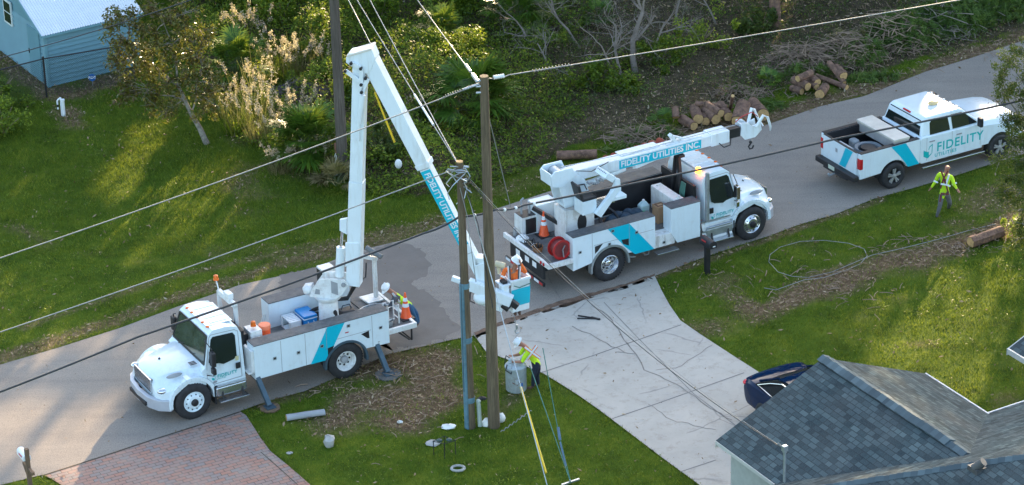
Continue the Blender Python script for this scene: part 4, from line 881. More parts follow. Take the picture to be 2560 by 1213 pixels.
for k in range(7): m.cyl((-.15+.07*k, -.3, 2.62+random.uniform(-.08, .08)), (-.12+.07*k, -.42, 2.66+random.uniform(-.08, .08)), .03, n=8)
m.build('valve_bank', GREY, T2)
# load compartment parts
m = MB(); m.box(2.35, 2.68, -.80, .45, .97, 1.68); m.build('hydraulic_tank', WHITE2, T2, bevel=.03)
m = MB(); m.cyl((2.52, -.72, 1.68), (2.52, -.72, 1.76), .06, n=14); m.cyl((2.5, .3, 1.68), (2.5, .3, 1.72), .05, n=12); m.build('filler_cap', WHITE2, T2, smooth=40)
m = MB(); m.cyl((3.22, -1.13, .95), (3.22, -1.13, 2.42), .06, n=16); m.cyl((3.22, -1.13, 2.42), (3.22, -1.13, 2.44), .045, n=16); m.build('exhaust_stack', STEEL, T2, smooth=40)
m = MB(); m.lathe([(.085, 0), (.085, .04), (.075, .04), (.07, .15), (.03, .17), (.001, .17)], (3.25, -.62, 2.24), n=16); m.build('beacon', AMBERLIT, T2, smooth=40)
m = MB()
for k in range(4): m.tube([(2.9, -.5+.06*k, 1.95), (2.85, -.5+.07*k, 1.6), (2.9, -.4+.05*k, 1.2)], .02)
m.build('green_hose', ROPEG, T2)
m = MB()
for k in range(5): m.ball((1.55+.28*k-.9, .58, 1.6), .001, 4) if 0 else None
m.cyl((.62, -1.05, .5), (.9, -1.05, .44), .03, n=8); m.tube([(1.1, -1.15, .6), (1.15, -1.15, .46), (1.28, -1.15, .46), (1.3, -1.15, .6)], .012); m.build('under_hose', CABLEW, T2)
logo_door(T2, 3.80, -1.045, 1.02, -1, .66)
# auger screw stored along the far side of the boom, its red flights showing above it
m = MB(); m.cyl((1.0, .62, 2.62), (2.9, .62, 2.75), .04, n=10)
for k in range(8):
    c_ = Vector((1.05+.25*k, .62, 2.63+.016*k)); m.lathe([(.04, -.012), (.20, -.006), (.20, .006), (.04, .012)], c_, (1, .25, 0), 20)
m.build('auger', mat('rusty_red_paint', (.38, .09, .06), .7, var=.35, scale=8, dirt=(.2, .1, .07)), T2, smooth=40)
m = MB(); m.bar((1.05, .1, 2.75), (1.05, .62, 2.62), .05, .05); m.bar((2.8, .1, 2.75), (2.8, .62, 2.74), .05, .05); m.build('auger_bracket', BOOMW, T2)
# loose things on it
cone_mesh('orange traffic cone standing on the rear deck of the crane truck', F2.M @ Matrix.Translation(F2.top(1360, 586, 1.0).xy.to_3d()+Vector((0, 0, .96))))
t = thing('hose_reel', 'red hose reel on the rear deck corner of the crane truck', 'reel', F2.M @ Matrix.Translation((-1.42, -.92, .96)))
m = MB(); m.lathe([(.29, -.01), (.29, .01), (.001, .012)], (0, -.14, .29), (0, 1, 0), 28); m.lathe([(.001, -.012), (.29, -.01), (.29, .01)], (0, .14, .29), (0, 1, 0), 28); m.build('reel_flange', RED, t, smooth=40)
m = MB(); m.cyl((0, -.13, .29), (0, .13, .29), .22, n=24); m.build('wound_hose', mat('dark_red_hose', (.18, .02, .02), .6), t, smooth=40)
m = MB(); m.bar((0, -.17, .30), (.08, -.17, .42), .03, .02); m.bar((0, -.17, .30), (.03, -.17, .08), .05, .02); m.build('crank', STEEL, t)
def hardhat(parent, M, mt=PVC, name='hard_hat'):
    m = MB(); m.lathe([(.165, 0), (.17, .008), (.135, .018), (.133, .05), (.118, .09), (.08, .125), (.03, .14), (.001, .141)], n=22)
    m.bar((-.12, 0, .118), (.10, 0, .118), .05, .04); o = m.build(name, mt, parent, smooth=50)
    m2 = MB(); m2.prism([(.13, -.09, .006), (.21, -.05, .0), (.22, 0, 0), (.21, .05, 0), (.13, .09, .006)], (0, 0, .008)); br_ = m2.build('brim', mt, o)
    o.matrix_local = M if parent else Matrix()
    if not parent: o.matrix_world = M
    return o
hh_ = hardhat(None, F2.M @ Matrix.Translation((-1.72, .62, .97)) @ Matrix.Rotation(.4, 4, 'X')); tag(hh_, 'white hard hat lying on the crane truck rear deck beside the cone', 'hard hat')
t = thing('tool_bucket', 'brown leather tool bucket full of tools on the crane truck rear deck', 'bucket', F2.M @ Matrix.Translation((-1.72, -.25, .96)))
m = MB(); m.lathe([(.001, .0), (.12, 0), (.16, .16), (.15, .16), (.11, .02), (.001, .02)], n=18); m.build('bucket_body', mat('tan_leather', (.30, .13, .05), .7, var=.2), t, smooth=40)
m = MB()
for k in range(7): a = k*.9; m.cyl((math.cos(a)*.06, math.sin(a)*.06, .03), (math.cos(a)*.12, math.sin(a)*.12, .2+.03*(k % 3)), .018, n=6)
m.build('hand_tool', BLACK, t)
t = thing('gear_heap', 'heap of black straps and grey gloves on the crane truck rear deck', 'gear'); t.matrix_world = F2.M @ Matrix.Translation((-1.68, .2, .965))
m = MB()
for k in range(9): m.tube([(random.uniform(-.15, .15), random.uniform(-.2, .2), .02+.01*k), (random.uniform(-.15, .15), random.uniform(-.2, .2), .05+.01*k), (random.uniform(-.15, .15), random.uniform(-.25, .2), .03)], .018, 5)
m.build('strap', BLACK, t); m = MB(); m.ball((.02, -.12, .05), .07, 8, (1.4, .8, .5)); m.ball((-.08, .16, .05), .07, 8, (1.2, 1, .5)); m.build('glove', REFL, t, smooth=60)
t = thing('cardboard_box', 'open brown cardboard box in front of the white tank on the crane truck', 'box', F2.M @ Matrix.Translation((2.10, -.42, .97)))
m = MB(); m.box(-.15, .15, -.15, .15, 0, .50); m.build('carton', CARD, t, bevel=.004); m = MB(); m.box(-.13, .13, -.13, .13, .501, .503); m.build('carton_opening', mat('carton_inside', (.10, .055, .03), .9), t); m = MB(); m.box(-.15, .15, -.18, -.15, .44, .52); m.box(-.07, .08, -.05, .04, .505, .507); m.build('carton_flap', CARD, t)
t = thing('plastic_jug', 'translucent white plastic jug beside the cardboard box on the crane truck', 'jug', F2.M @ Matrix.Translation((1.95, .18, .97)))
m = MB(); m.loft([[(-.13, -.1, 0), (.13, -.1, 0), (.13, .1, 0), (-.13, .1, 0)], [(-.14, -.11, .3), (.14, -.11, .3), (.14, .11, .3), (-.14, .11, .3)], [(-.05, -.04, .42), (.06, -.04, .42), (.06, .04, .42), (-.05, .04, .42)]]); m.build('jug_body', mat('milky_plastic', (.50, .66, .66), .3), t, bevel=.02); m = MB(); m.cyl((0, 0, .42), (0, 0, .46), .035, n=12); m.build('cap', PVC, t)
t = thing('green_funnel', 'round green plastic funnel lying beside the white jug on the crane truck', 'funnel', F2.M @ Matrix.Translation((1.82, -.08, .99)))
m = MB(); m.lathe([(.16, .16), (.15, .16), (.05, .06), (.02, .0), (.015, .0), (.045, .07), (.14, .15)], n=20); m.build('funnel_cone', GREENP, t, smooth=40)
m = MB()
for k in range(5): m.ball((.9+.2*k+random.uniform(-.05, .05), .2+random.uniform(-.15, .15), 1.08), .2, 10, (1, .9, .8))
o = m.build('tarpaulin', TARP, None, smooth=60); o.matrix_world = F2.M; tag(o, 'crumpled navy tarpaulin against the dark cabinet wall of the crane truck', 'tarpaulin')
m = MB()
for k in range(4): m.ball((.55+.12*k+random.uniform(-.05, .05), -.35+random.uniform(-.12, .1), 1.08), .13, 8, (1, .9, .8))
o = m.build('red_cloth', PINK, None, smooth=60); o.matrix_world = F2.M; tag(o, 'bunched faded red cloth in the crane truck load bay', 'cloth')
coil('hose_coil', 'black rubber hose looped behind the faded red cloth on the crane truck', (.75, -.0, 1.1), .28, BLACK, 3, F2.M, tilt=.6, th=.03)
for k, (p0, p1, mt, lab) in enumerate((((.15, -.55, 1.0), (1.5, -.1, 1.02), YELL, 'yellow insulated pole lying nearest the red cloth'), ((.2, -.35, 1.02), (1.3, .3, 1.05), YELL, 'yellow insulated pole crossing toward the navy tarpaulin'), ((.1, -.1, 1.0), (.9, .45, 1.03), WOODP, 'short brown timber handle lying by the crane pedestal'))):
    m = MB(); m.cyl(p0, p1, .03, n=8); o = m.build('hot_stick' if k < 2 else 'timber_handle', mt, None); o.matrix_world = F2.M; tag(o, lab, 'pole')

# ---- pickup
F3 = Frame((10.6405, 3.7954, 0), 29.0)
T3 = thing('pickup_truck', 'white crew cab pickup with an open bed, parked at the far end of the road', 'pickup', F3.M)
def body_ring(x, pts): return [(x, y, z) for y, z in pts]+[(x, -y, z) for y, z in pts[::-1]]
wl_ = 3.83
def arch_side(x0, x1, z0, z1, arches, ra, zc):
    pts = [(x0, z0), (x0, z1), (x1, z1), (x1, z0)]
    for xa in sorted(arches, reverse=True): pts += [(xa+math.cos(t)*ra, zc+math.sin(t)*ra) for t in [R(a) for a in range(0, 181, 12)] if zc+math.sin(t)*ra >= z0]
    return pts
# bed sides with arch
for k in (-1, 1):
    m = MB(); m.xz(arch_side(-1.20, .92, .55, 1.34, (0,), .50, .38), k*.99, k*.84); m.build('bed_side', WHITE, T3, bevel=.03, seg=3)
    m = MB(); m.box(-1.18, .90, min(k*.995, k*.83), max(k*.995, k*.83), 1.345, 1.365); m.build('bed_rail', BLACK, T3, bevel=.008)
m = MB(); m.box(-1.16, .86, -.835, .835, .72, .78); m.box(-1.16, .86, -.838, -.81, .78, 1.34); m.box(-1.16, .86, .81, .838, .78, 1.34); m.box(-1.162, -1.14, -.83, .83, .78, 1.34); m.box(.83, .858, -.83, .83, .78, 1.34); m.build('bed_liner', BLACK, T3)
m = MB(); m.box(-1.235, -1.165, -.83, .83, .62, 1.34); m.build('tailgate', WHITE, T3, bevel=.015)
m = MB(); m.box(-1.24, -1.16, -.83, .83, 1.345, 1.365); m.build('tailgate_cap', BLACK, T3, bevel=.008)
m = MB(); m.add([(-1.2385, -.30, 1.33), (-1.2385, -.66, 1.33), (-1.2385, -.30, .70), (-1.2385, .0, .70)], [(0, 1, 2, 3)]); m.build('tailgate_stripe', CYAN, T3)
m = MB(); m.box(-1.244, -1.236, -.05+.15, .05+.15, 1.03, 1.15); m.build('tailgate_badge', GREY, T3, bevel=.01)
m = MB(); m.box(.86, .93, -.84, .84, .78, 1.34); m.build('bed_front', WHITE, T3, bevel=.01)
m = MB(); m.xz([(1.0, .52), (.92, .58), (.92, 1.30), (1.0, 1.36), (3.15, 1.33), (3.2, .52)], -.985, .985); m.build('cab_lower', WHITE, T3, bevel=.04, seg=3)
gh = [(.98, 1.34), (1.10, 1.80), (1.22, 1.88), (2.38, 1.90), (2.55, 1.84), (3.18, 1.33)]
m = MB(); m.loft([[(x, k*(.93-(z-1.33)*.22), z) for x, z in gh] for k in (-1, 1)]); m.build('cab_roof', WHITE, T3, bevel=.05, seg=3)
gy = lambda z: .93-(z-1.33)*.22+.004
for k in (-1, 1):
    for wn_, ws_ in (('rear_door_window', [(1.30, 1.36), (1.33, 1.70), (1.40, 1.77), (1.98, 1.79), (2.03, 1.36)]), ('front_door_window', [(2.12, 1.36), (2.10, 1.79), (2.48, 1.78), (2.60, 1.72), (3.00, 1.38), (3.0, 1.36)])):
        m = MB(); m.add([(x, k*gy(z), z) for x, z in ws_], [tuple(range(len(ws_)))]); m.build(wn_, GLASS, T3)
    m = MB()
    for x in (1.16, 2.07): m.box(x-.006, x+.006, k*.9855-.001, k*.9855+.001, .6, 1.33)
    m.box(3.10, 3.112, k*.9855-.001, k*.9855+.001, .65, 1.28); m.build('door_seam', GREY, T3)
    for x in (1.25, 2.22): m = MB(); m.box(x, x+.19, k*.986, k*1.01, 1.16, 1.20); m.build('door_handle', GREY, T3, bevel=.008)
    m = MB(); m.box(2.92, 3.03, k*1.03 if k > 0 else k*1.22, k*1.22 if k > 0 else k*1.03, 1.30, 1.58); m.build('mirror', BLACK, T3, bevel=.03)
    m = MB(); m.bar((.95, k*1.07, .44), (3.2, k*1.07, .44), .10, .05); m.build('running_board', CHROME, T3, bevel=.01)
    m = MB(); m.box(-1.215, -1.10, k*.84 if k > 0 else k*.995, k*.995 if k > 0 else k*.84, .86, 1.20); m.build('tail_light', REDLENS, T3, bevel=.02)
m = MB(); m.add([(1.12-.016, .74, 1.80), (1.12-.016, -.74, 1.80), (1.0-.016, -.84, 1.38), (1.0-.016, .84, 1.38)], [(0, 1, 2, 3)]); m.build('rear_window', GLASS, T3)
m = MB(); m.box(1.11, 1.16, -.17, .17, 1.83, 1.875); m.build('brake_light', REDLENS, T3, bevel=.008)
m = MB(); m.add([(2.60, .76, 1.815), (2.60, -.76, 1.815), (3.15, -.86, 1.375), (3.15, .86, 1.375)], [(0, 1, 2, 3)]); m.build('windscreen', WGLASS, T3)
m = MB()
rg = lambda x, w, zt, zs, zb: body_ring(x, [(0.0001, zt), (w*.6, zt-.01), (w*.9, zt-.05), (w, zs), (w, zb)])
m.loft([rg(3.12, .985, 1.36, 1.22, .60), rg(3.4, .985, 1.37, 1.2, .60), rg(4.2, .96, 1.31, 1.1, .60), rg(4.55, .93, 1.24, 1.05, .55), rg(4.68, .86, 1.1, .95, .5)]); m.build('hood', WHITE, T3, bevel=.02, smooth=45)
m = MB(); m.box(4.66, 4.72, -.62, .62, .72, 1.12); m.build('grille', CHROME, T3, bevel=.02); m = MB(); m.box(4.6, 4.82, -.95, .95, .42, .68); m.build('front_bumper', CHROME, T3, bevel=.04)
for k in (-1, 1):
    m = MB(); m.ball((4.58, k*.80, .98), .14, 10, (.6, 1, .7)); m.build('headlight', CHROME, T3, smooth=60)
    m = MB(); m.xz([(wl_+math.cos(t)*.47, .40+math.sin(t)*.47) for t in [R(a) for a in range(0, 181, 12)]], k*.975, k*.992); m.build('wheel_arch', BLACK, T3)
    m = MB(); m.xz([(0+math.cos(t)*.49, .38+math.sin(t)*.49) for t in [R(a) for a in range(0, 181, 12)]], k*.60, k*.85); m.build('wheel_liner', BLACK, T3)
    for x in (0, wl_): wheel(T3, x, k*1.0, k, .40, .27, 'pickup')
m = MB(); m.box(-1.42, -1.22, -.97, .97, .50, .68); m.box(-1.40, -1.2, -.6, .6, .42, .5); m.build('rear_bumper', BLACK, T3, bevel=.04)
m = MB(); m.box(-1.426, -1.421, -.02+.0, .28, .53, .65); m.build('number_plate', mat('licence_plate', (.55, .62, .5), .5, var=.1), T3)
m = MB(); m.tube([(-1.3, 0, .45), (-1.6, 0, .42)], .03); m.ball((-1.6, 0, .47), .04, 10); m.build('tow_ball', STEEL, T3, smooth=50)
m = MB(); m.box(-1.0, 4.4, -.6, .6, .42, .56); m.build('chassis', CHASSIS, T3)
for yy in (-.6, -.3, 0, .3, .6): m = MB(); m.ball((2.46, yy, 1.895), .05, 8, (1, 1, .35)); m.build('roof_light', REFL, T3, smooth=60)
m = MB(); m.ball((2.0, -.12, 1.93), .18, 12, (1.0, .7, .32)); m.build('roof_beacon', mat('pale_amber_dome', (.62, .46, .22), .3), T3, smooth=60)
m = MB(); m.add([(-.12, -.9935, 1.335), (.40, -.9935, 1.335), (.90, -.9935, .57), (.49, -.9935, .57), (.40, -.9935, .72), (.18, -.9935, 1.0)], [(0, 1, 2, 3, 4, 5)]); m.build('cyan_stripe', CYAN, T3)
logo_door(T3, 2.17, -.9885, .93, -1, 1.9)
# bed load
t = thing('tool_chest', 'long aluminium tool chest across the pickup bed', 'tool chest', F3.M @ Matrix.Translation((.30, 0, 1.10)))
m = MB(); m.box(-.26, .26, -.92, .92, .05, .32); m.build('chest_body', mat('worn_aluminium', (.50, .50, .50), .4, .5, var=.15), t, bevel=.01); m = MB(); m.box(-.28, .28, -.94, .94, .32, .40); m.build('chest_lid', mat('pale_chest_lid', (.66, .63, .56), .4, .2, var=.12), t, bevel=.02)
coil('hose_coil', 'thick grey hose coiled around a dark core in the pickup bed', (-.42, -.28, .98), .36, mat('blue_grey_hose', (.16, .19, .21), .5), 12, F3.M, th=.03)
m = MB(); m.lathe([(.001, 0), (.22, 0), (.22, .36), (.001, .37)], n=24); o = m.build('cable_drum', BLACK, None, smooth=40); o.matrix_world = F3.M @ Matrix.Translation((-.42, -.28, .80)); tag(o, 'black cable drum inside the grey hose coil in the pickup bed', 'drum')
t = thing('storage_case', 'pale grey lidded storage case by the pickup tailgate', 'case', F3.M @ Matrix.Translation((-.90, .30, .78)))
m = MB(); m.box(-.16, .16, -.36, .36, 0, .26); m.build('case_body', mat('pale_grey_plastic', (.42, .44, .44), .5), t, bevel=.02); m = MB(); m.box(-.17, .17, -.37, .37, .26, .31); m.build('case_lid', mat('pale_grey_lid', (.50, .52, .52), .5), t, bevel=.02)
m = MB(); m.box(-.40, -.15, .45, .78, .78, 1.05); o = m.build('white_sack', mat('grey_white_sack', (.42, .43, .42), .8, var=.15), None, bevel=.08); o.matrix_world = F3.M; tag(o, 'pale sack leaning on the far wall of the pickup bed', 'sack')
m = MB(); [m.ball((.05+random.uniform(-.08, .08), -.6+.12*k, .86), .11, 8) for k in range(3)]; o = m.build('plastic_wrap', REFL, None, smooth=60); o.matrix_world = F3.M; tag(o, 'crumpled clear plastic beside the hose coil in the pickup bed', 'plastic wrap')
m = MB(); m.box(.60, .85, -.75, .75, .78, 1.22); o = m.build('fuel_drum_box', DKTOP, None, bevel=.02); o.matrix_world = F3.M; o.name = 'auxiliary_tank'; tag(o, 'dark auxiliary tank between the tool chest and the pickup cab', 'tank')
m = MB(); m.cyl((.7, .45, 1.22), (.7, .45, 1.28), .05, n=12); m.ball((.68, -.32, 1.28), .12, 10, (1, 1.2, .7)); o = m.build('fuel_pump', STEEL, None, smooth=50); o.matrix_world = F3.M; tag(o, 'small grey pump on the dark tank behind the pickup rear window', 'pump')

# ------------------------------------------------------------------ house
H1 = Frame((4.572, -16.55, 0), 29.8)
HT = thing('house', 'grey shingled house with a gabled garage wing beside the concrete driveway', 'house', H1.M)
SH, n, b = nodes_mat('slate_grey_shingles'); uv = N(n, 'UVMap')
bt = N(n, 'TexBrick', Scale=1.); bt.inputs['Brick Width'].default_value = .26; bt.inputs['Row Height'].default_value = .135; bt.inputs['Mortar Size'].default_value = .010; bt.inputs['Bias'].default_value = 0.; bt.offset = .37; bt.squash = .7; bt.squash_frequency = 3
bt.inputs['Color1'].default_value = (.028, .045, .052, 1); bt.inputs['Color2'].default_value = (.095, .130, .138, 1); bt.inputs['Mortar'].default_value = (.03, .04, .045, 1); n.links.new(uv.outputs[0], bt.inputs['Vector'])  # dark mortar colour paints the shadow line beneath each shingle tab
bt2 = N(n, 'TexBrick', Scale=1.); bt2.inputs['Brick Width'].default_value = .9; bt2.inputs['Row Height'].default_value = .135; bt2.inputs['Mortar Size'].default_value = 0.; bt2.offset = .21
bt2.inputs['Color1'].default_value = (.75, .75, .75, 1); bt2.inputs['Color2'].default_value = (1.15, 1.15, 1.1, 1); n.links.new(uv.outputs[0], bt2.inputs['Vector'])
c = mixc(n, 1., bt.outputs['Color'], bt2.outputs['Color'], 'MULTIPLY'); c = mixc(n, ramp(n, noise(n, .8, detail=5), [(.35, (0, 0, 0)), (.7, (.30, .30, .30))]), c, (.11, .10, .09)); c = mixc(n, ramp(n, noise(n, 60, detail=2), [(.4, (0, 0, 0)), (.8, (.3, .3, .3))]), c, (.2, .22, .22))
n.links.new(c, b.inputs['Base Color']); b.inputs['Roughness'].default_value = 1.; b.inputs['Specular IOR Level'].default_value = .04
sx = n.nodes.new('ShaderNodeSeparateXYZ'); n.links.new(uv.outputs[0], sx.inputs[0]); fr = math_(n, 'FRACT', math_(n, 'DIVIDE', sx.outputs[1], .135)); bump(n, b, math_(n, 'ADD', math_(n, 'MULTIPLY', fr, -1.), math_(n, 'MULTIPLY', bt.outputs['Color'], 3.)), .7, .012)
def roof_plane(parent, pts, eave_a, eave_b, name='roof_plane', th=.05):
    """polygon roof plane with UVs: u along the eave, v up the slope; a slab th thick"""
    pts = [Vector(p) for p in pts]; U_ = (Vector(eave_b)-Vector(eave_a)).normalized(); nrm = (pts[1]-pts[0]).cross(pts[2]-pts[0]).normalized(); nrm = nrm if nrm.z > 0 else -nrm
    V_ = nrm.cross(U_); bm = bmesh.new(); t = [bm.verts.new(p) for p in pts]; bo = [bm.verts.new(p-nrm*th) for p in pts]; k = len(pts)
    bm.faces.new(t); bm.faces.new(bo[::-1])
    for i in range(k): bm.faces.new((t[i], bo[i], bo[(i+1) % k], t[(i+1) % k]))
    lay = bm.loops.layers.uv.new('UVMap')
    for f in bm.faces:
        for l in f.loops: d = l.vert.co-Vector(eave_a); l[lay].uv = (d.dot(U_)+7.3, d.dot(V_))
    bmesh.ops.recalc_face_normals(bm, faces=bm.faces)
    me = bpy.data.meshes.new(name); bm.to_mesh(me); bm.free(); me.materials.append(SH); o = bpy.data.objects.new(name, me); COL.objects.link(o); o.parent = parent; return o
pz = lambda x: 2.7+.427*x
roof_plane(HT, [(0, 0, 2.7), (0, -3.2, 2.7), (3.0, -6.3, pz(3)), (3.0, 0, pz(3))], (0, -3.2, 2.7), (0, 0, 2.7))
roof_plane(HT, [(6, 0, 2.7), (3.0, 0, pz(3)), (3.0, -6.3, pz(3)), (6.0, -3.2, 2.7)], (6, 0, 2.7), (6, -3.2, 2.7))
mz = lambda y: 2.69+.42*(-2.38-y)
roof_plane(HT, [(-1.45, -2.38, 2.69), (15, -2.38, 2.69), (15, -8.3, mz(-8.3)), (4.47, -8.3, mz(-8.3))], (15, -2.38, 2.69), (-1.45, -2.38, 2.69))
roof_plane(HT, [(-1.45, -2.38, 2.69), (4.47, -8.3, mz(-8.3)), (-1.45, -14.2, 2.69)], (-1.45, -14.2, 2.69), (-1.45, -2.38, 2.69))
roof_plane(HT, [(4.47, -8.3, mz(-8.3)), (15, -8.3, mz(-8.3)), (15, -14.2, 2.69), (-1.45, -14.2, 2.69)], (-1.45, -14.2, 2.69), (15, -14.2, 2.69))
CAP = leafmat('ridge_cap_shingle', [(.1, (.05, .07, .08)), (.5, (.08, .11, .12)), (.9, (.12, .16, .17))], rough=.9, trans=0.)
def ridge(parent, a, b_, w, hgt, name, rise=.022):
    a, b_ = Vector(a), Vector(b_); L = (b_-a).length; d = (b_-a).normalized(); s = d.cross(Vector((0, 0, 1))).normalized(); k = int(L/.16); m = MB()
    for i in range(k):
        p, q = a+d*L*i/k, a+d*L*(i+1.25)/k; h = hgt+rise*random.uniform(.6, 1.2); e_ = Vector((0, 0, 1))
        m.add([p-s*w-e_*(.427*w-h), p+e_*(h+.012), p+s*w-e_*(.427*w-h), q-s*w-e_*(.427*w-h+.014), q+e_*(h-.002), q+s*w-e_*(.427*w-h+.014)], [(0, 1, 4, 3), (1, 2, 5, 4), (0, 3, 5, 2), (0, 2, 1), (3, 4, 5)])
    return m.build(name, CAP, parent)
ridge(HT, (3, .02, pz(3)), (3, -4.75, pz(3)), .17, .05, 'ridge_vent', .03); ridge(HT, (3, -4.7, pz(3)), (3, -5.35, pz(3)), .14, .012, 'ridge_cap')
ridge(HT, (-1.45, -2.38, 2.69), (4.47, -8.3, mz(-8.3)), .13, .012, 'ridge_cap')
FAS = mat('white_fascia', (.50, .50, .46), .5, var=.06); STU = mat('grey_green_stucco', (.36, .38, .35), .9, var=.08, scale=6, bmp=.2)
m = MB()
m.box(-.02, 0, -3.2, .0, 2.60, 2.69); m.box(6.0, 6.03, -2.40, .0, 2.53, 2.69); m.box(6.0, 15, -2.38, -2.35, 2.53, 2.67)
m.build('fascia', FAS, HT)
m = MB(); m.prism([(0, .005, 2.66), (3, .005, pz(3)-.04), (3, .005, pz(3)-.2), (0, .005, 2.5)], (0, .025, 0)); m.prism([(6, .005, 2.66), (3, .005, pz(3)-.04), (3, .005, pz(3)-.2), (6, .005, 2.5)], (0, .025, 0)); m.build('rake_board', FAS, HT)
m = MB(); m.box(6.0, 6.035, -2.42, .0, 2.68, 2.712); m.box(5.4, 15, -2.37, -2.335, 2.67, 2.70); m.build('drip_edge', mat('grey_white_metal', (.50, .54, .56), .5), HT)
m = MB(); m.box(.18, .36, -6, -.35, 0, 2.68); m.box(5.64, 5.82, -3, -.35, 0, 2.68); m.xz([(.36, 2.25), (5.64, 2.25), (5.64, 2.7), (3, 3.85), (.36, 2.7)], -.35, -.50); m.box(-1.1, 14.6, -13.8, -2.75, 0, 2.6); m.build('wall', STU, HT)
m = MB()
for k in range(5): m.box(.4, 5.6, -.49, -.44, .02+k*.45, .43+k*.45)
m.build('garage_door', FAS, HT, bevel=.01)
m = MB(); m.cyl((0, 0, 0), (0, 0, .80), .032, n=12); mast = m.build('service_mast', STEEL, HT, smooth=40); mp_ = H1.top(1961, 1192, 3.28); mast.location = (mp_.x, mp_.y, pz(mp_.x)-.12 if mp_.x > 0 else 2.9)
mast.location = (mp_.x, mp_.y, 3.15)
m = MB(); m.box(-.06, .06, -.05, .05, .78, .92); m.cyl((0, 0, .74), (0, 0, .79), .05, n=10); m.build('mast_head', STEEL, mast, bevel=.01)
vz = 4.05
for _ in range(12): vp = H1.top(2445, 1170, vz); vz = vz*.5+.5*(2.69+.42*(vp.x+1.45))
m = MB(); m.box(vp.x-.16, vp.x+.16, vp.y-.16, vp.y+.16, vz-.1, vz+.05); m.cyl((vp.x-.1, vp.y-.0, vz+.02), (vp.x+.02, vp.y-.16, vz+.22), .10, n=16); m.build('roof_vent', mat('dark_vent_metal', (.07, .07, .07), .5), HT, smooth=40)
# second house corner at the right edge
H2c = H1.top(2523, 871, 2.7); h2 = thing('neighbour_house', 'second grey shingled roof corner at the edge of the sunlit lawn', 'house', H1.M @ Matrix.Translation((H2c.x, H2c.y, 0)))
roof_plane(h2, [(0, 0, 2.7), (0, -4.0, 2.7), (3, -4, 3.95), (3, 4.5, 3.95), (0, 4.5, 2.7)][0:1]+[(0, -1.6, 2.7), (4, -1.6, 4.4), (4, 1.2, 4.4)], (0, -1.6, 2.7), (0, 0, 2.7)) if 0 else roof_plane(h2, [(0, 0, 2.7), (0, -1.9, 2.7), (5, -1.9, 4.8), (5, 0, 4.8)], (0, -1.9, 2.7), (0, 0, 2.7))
m = MB(); m.box(-.05, -.0, -1.9, .03, 2.56, 2.70); m.prism([(-.05, .005, 2.68), (5, .005, 4.78), (5, .005, 4.6), (-.05, .005, 2.52)], (0, .03, 0)); m.build('fascia', FAS, h2)
m = MB(); m.box(.3, 5, -1.85, -.3, 0, 2.72); m.build('wall', STU, h2)

# ------------------------------------------------------------------ sedan
so_ = H1.w(4.98, 3.95, 0); FS = Frame(so_, 29.8-90)
CS = thing('sedan', 'dark blue sedan parked nose-in on the concrete driveway by the garage', 'car', FS.M)
def sec(x, w, zt, zs, zb=.28, tw=None):
    tw = tw or w*.9; h = [(.0005, zt), (tw*.6, zt-.008), (tw, zt-.05), (w*.98, zs), (w, zs-.12), (w*.97, .45), (w*.92, zb)]
    return [(x, y, z) for y, z in h]+[(x, -y, z) for y, z in h[::-1]]
m = MB(); m.loft([sec(-1.02, .70, .80, .72, .4), sec(-.96, .84, .97, .80), sec(-.80, .90, 1.03, .90), sec(-.45, .92, 1.04, .93), sec(.0, .93, 1.02, .94), sec(1.4, .93, .98, .92), sec(2.0, .92, .97, .88), sec(2.7, .90, .90, .80), sec(3.35, .84, .78, .68), sec(3.62, .66, .62, .55, .36)]); m.build('body', CARB, CS, smooth=50, bevel=.01)
def gsec(x, w, z): return [(x, y, zz) for y, zz in ((.0005, z), (w*.7, z-.012), (w, z-.05))]+[(x, -y, zz) for y, zz in ((w, z-.05), (w*.7, z-.012), (.0005, z))]
rp = [(-.45, .80, 1.03), (.25, .64, 1.36), (.55, .62, 1.42), (1.2, .62, 1.42), (1.55, .66, 1.33), (2.15, .80, .98)]
m = MB(); m.loft([[(x, y, z), (x, w, z-.05 if 0 else z-.03), (x, .86, 1.0), (x, -.86, 1.0), (x, -w, z-.03), (x, -y if y else -.0005, z)] for x, w, z in rp for y in (.001,)]); m.build('glasshouse', CGLASS, CS, smooth=50)
m = MB(); m.loft([[(x, -w, z+.004), (x, -w*.6, z+.022), (x, w*.6, z+.022), (x, w, z+.004), (x, w, z-.02), (x, -w, z-.02)] for x, w, z in rp[1:5]]); m.build('roof', CARB, CS, smooth=50)
for k in (-1, 1):
    m = MB(); m.tube([(-.30, k*.875, 1.045), (.12, k*.78, 1.24), (.5, k*.70, 1.36), (1.1, k*.70, 1.36), (1.6, k*.76, 1.2), (2.0, k*.86, 1.02), (.3, k*.90, 1.0), (-.30, k*.875, 1.045)], .014, 6); m.build('window_trim', CHROME, CS)
    m = MB(); m.ball((-.90, k*.76, .84), .16, 12, (.6, .9, .45)); m.build('tail_light', mat('bright_red_lens', (.70, .02, .03), .15, coat=.6), CS, smooth=60)
    m = MB(); m.box(.7, .9, k*.935-.01, k*.935+.01, .78, .81); m.build('door_handle', CHROME, CS, bevel=.005)
    for x in (0, 2.75): wheel(CS, x, k*.93, k, .33, .22, 'car')
m = MB(); m.tube([(-.42, -.72, 1.06), (.24, -.60, 1.385)], .03, 6); m.tube([(-.42, .72, 1.06), (.24, .60, 1.385)], .03, 6); m.build('rear_pillar', CARB, CS, smooth=50)

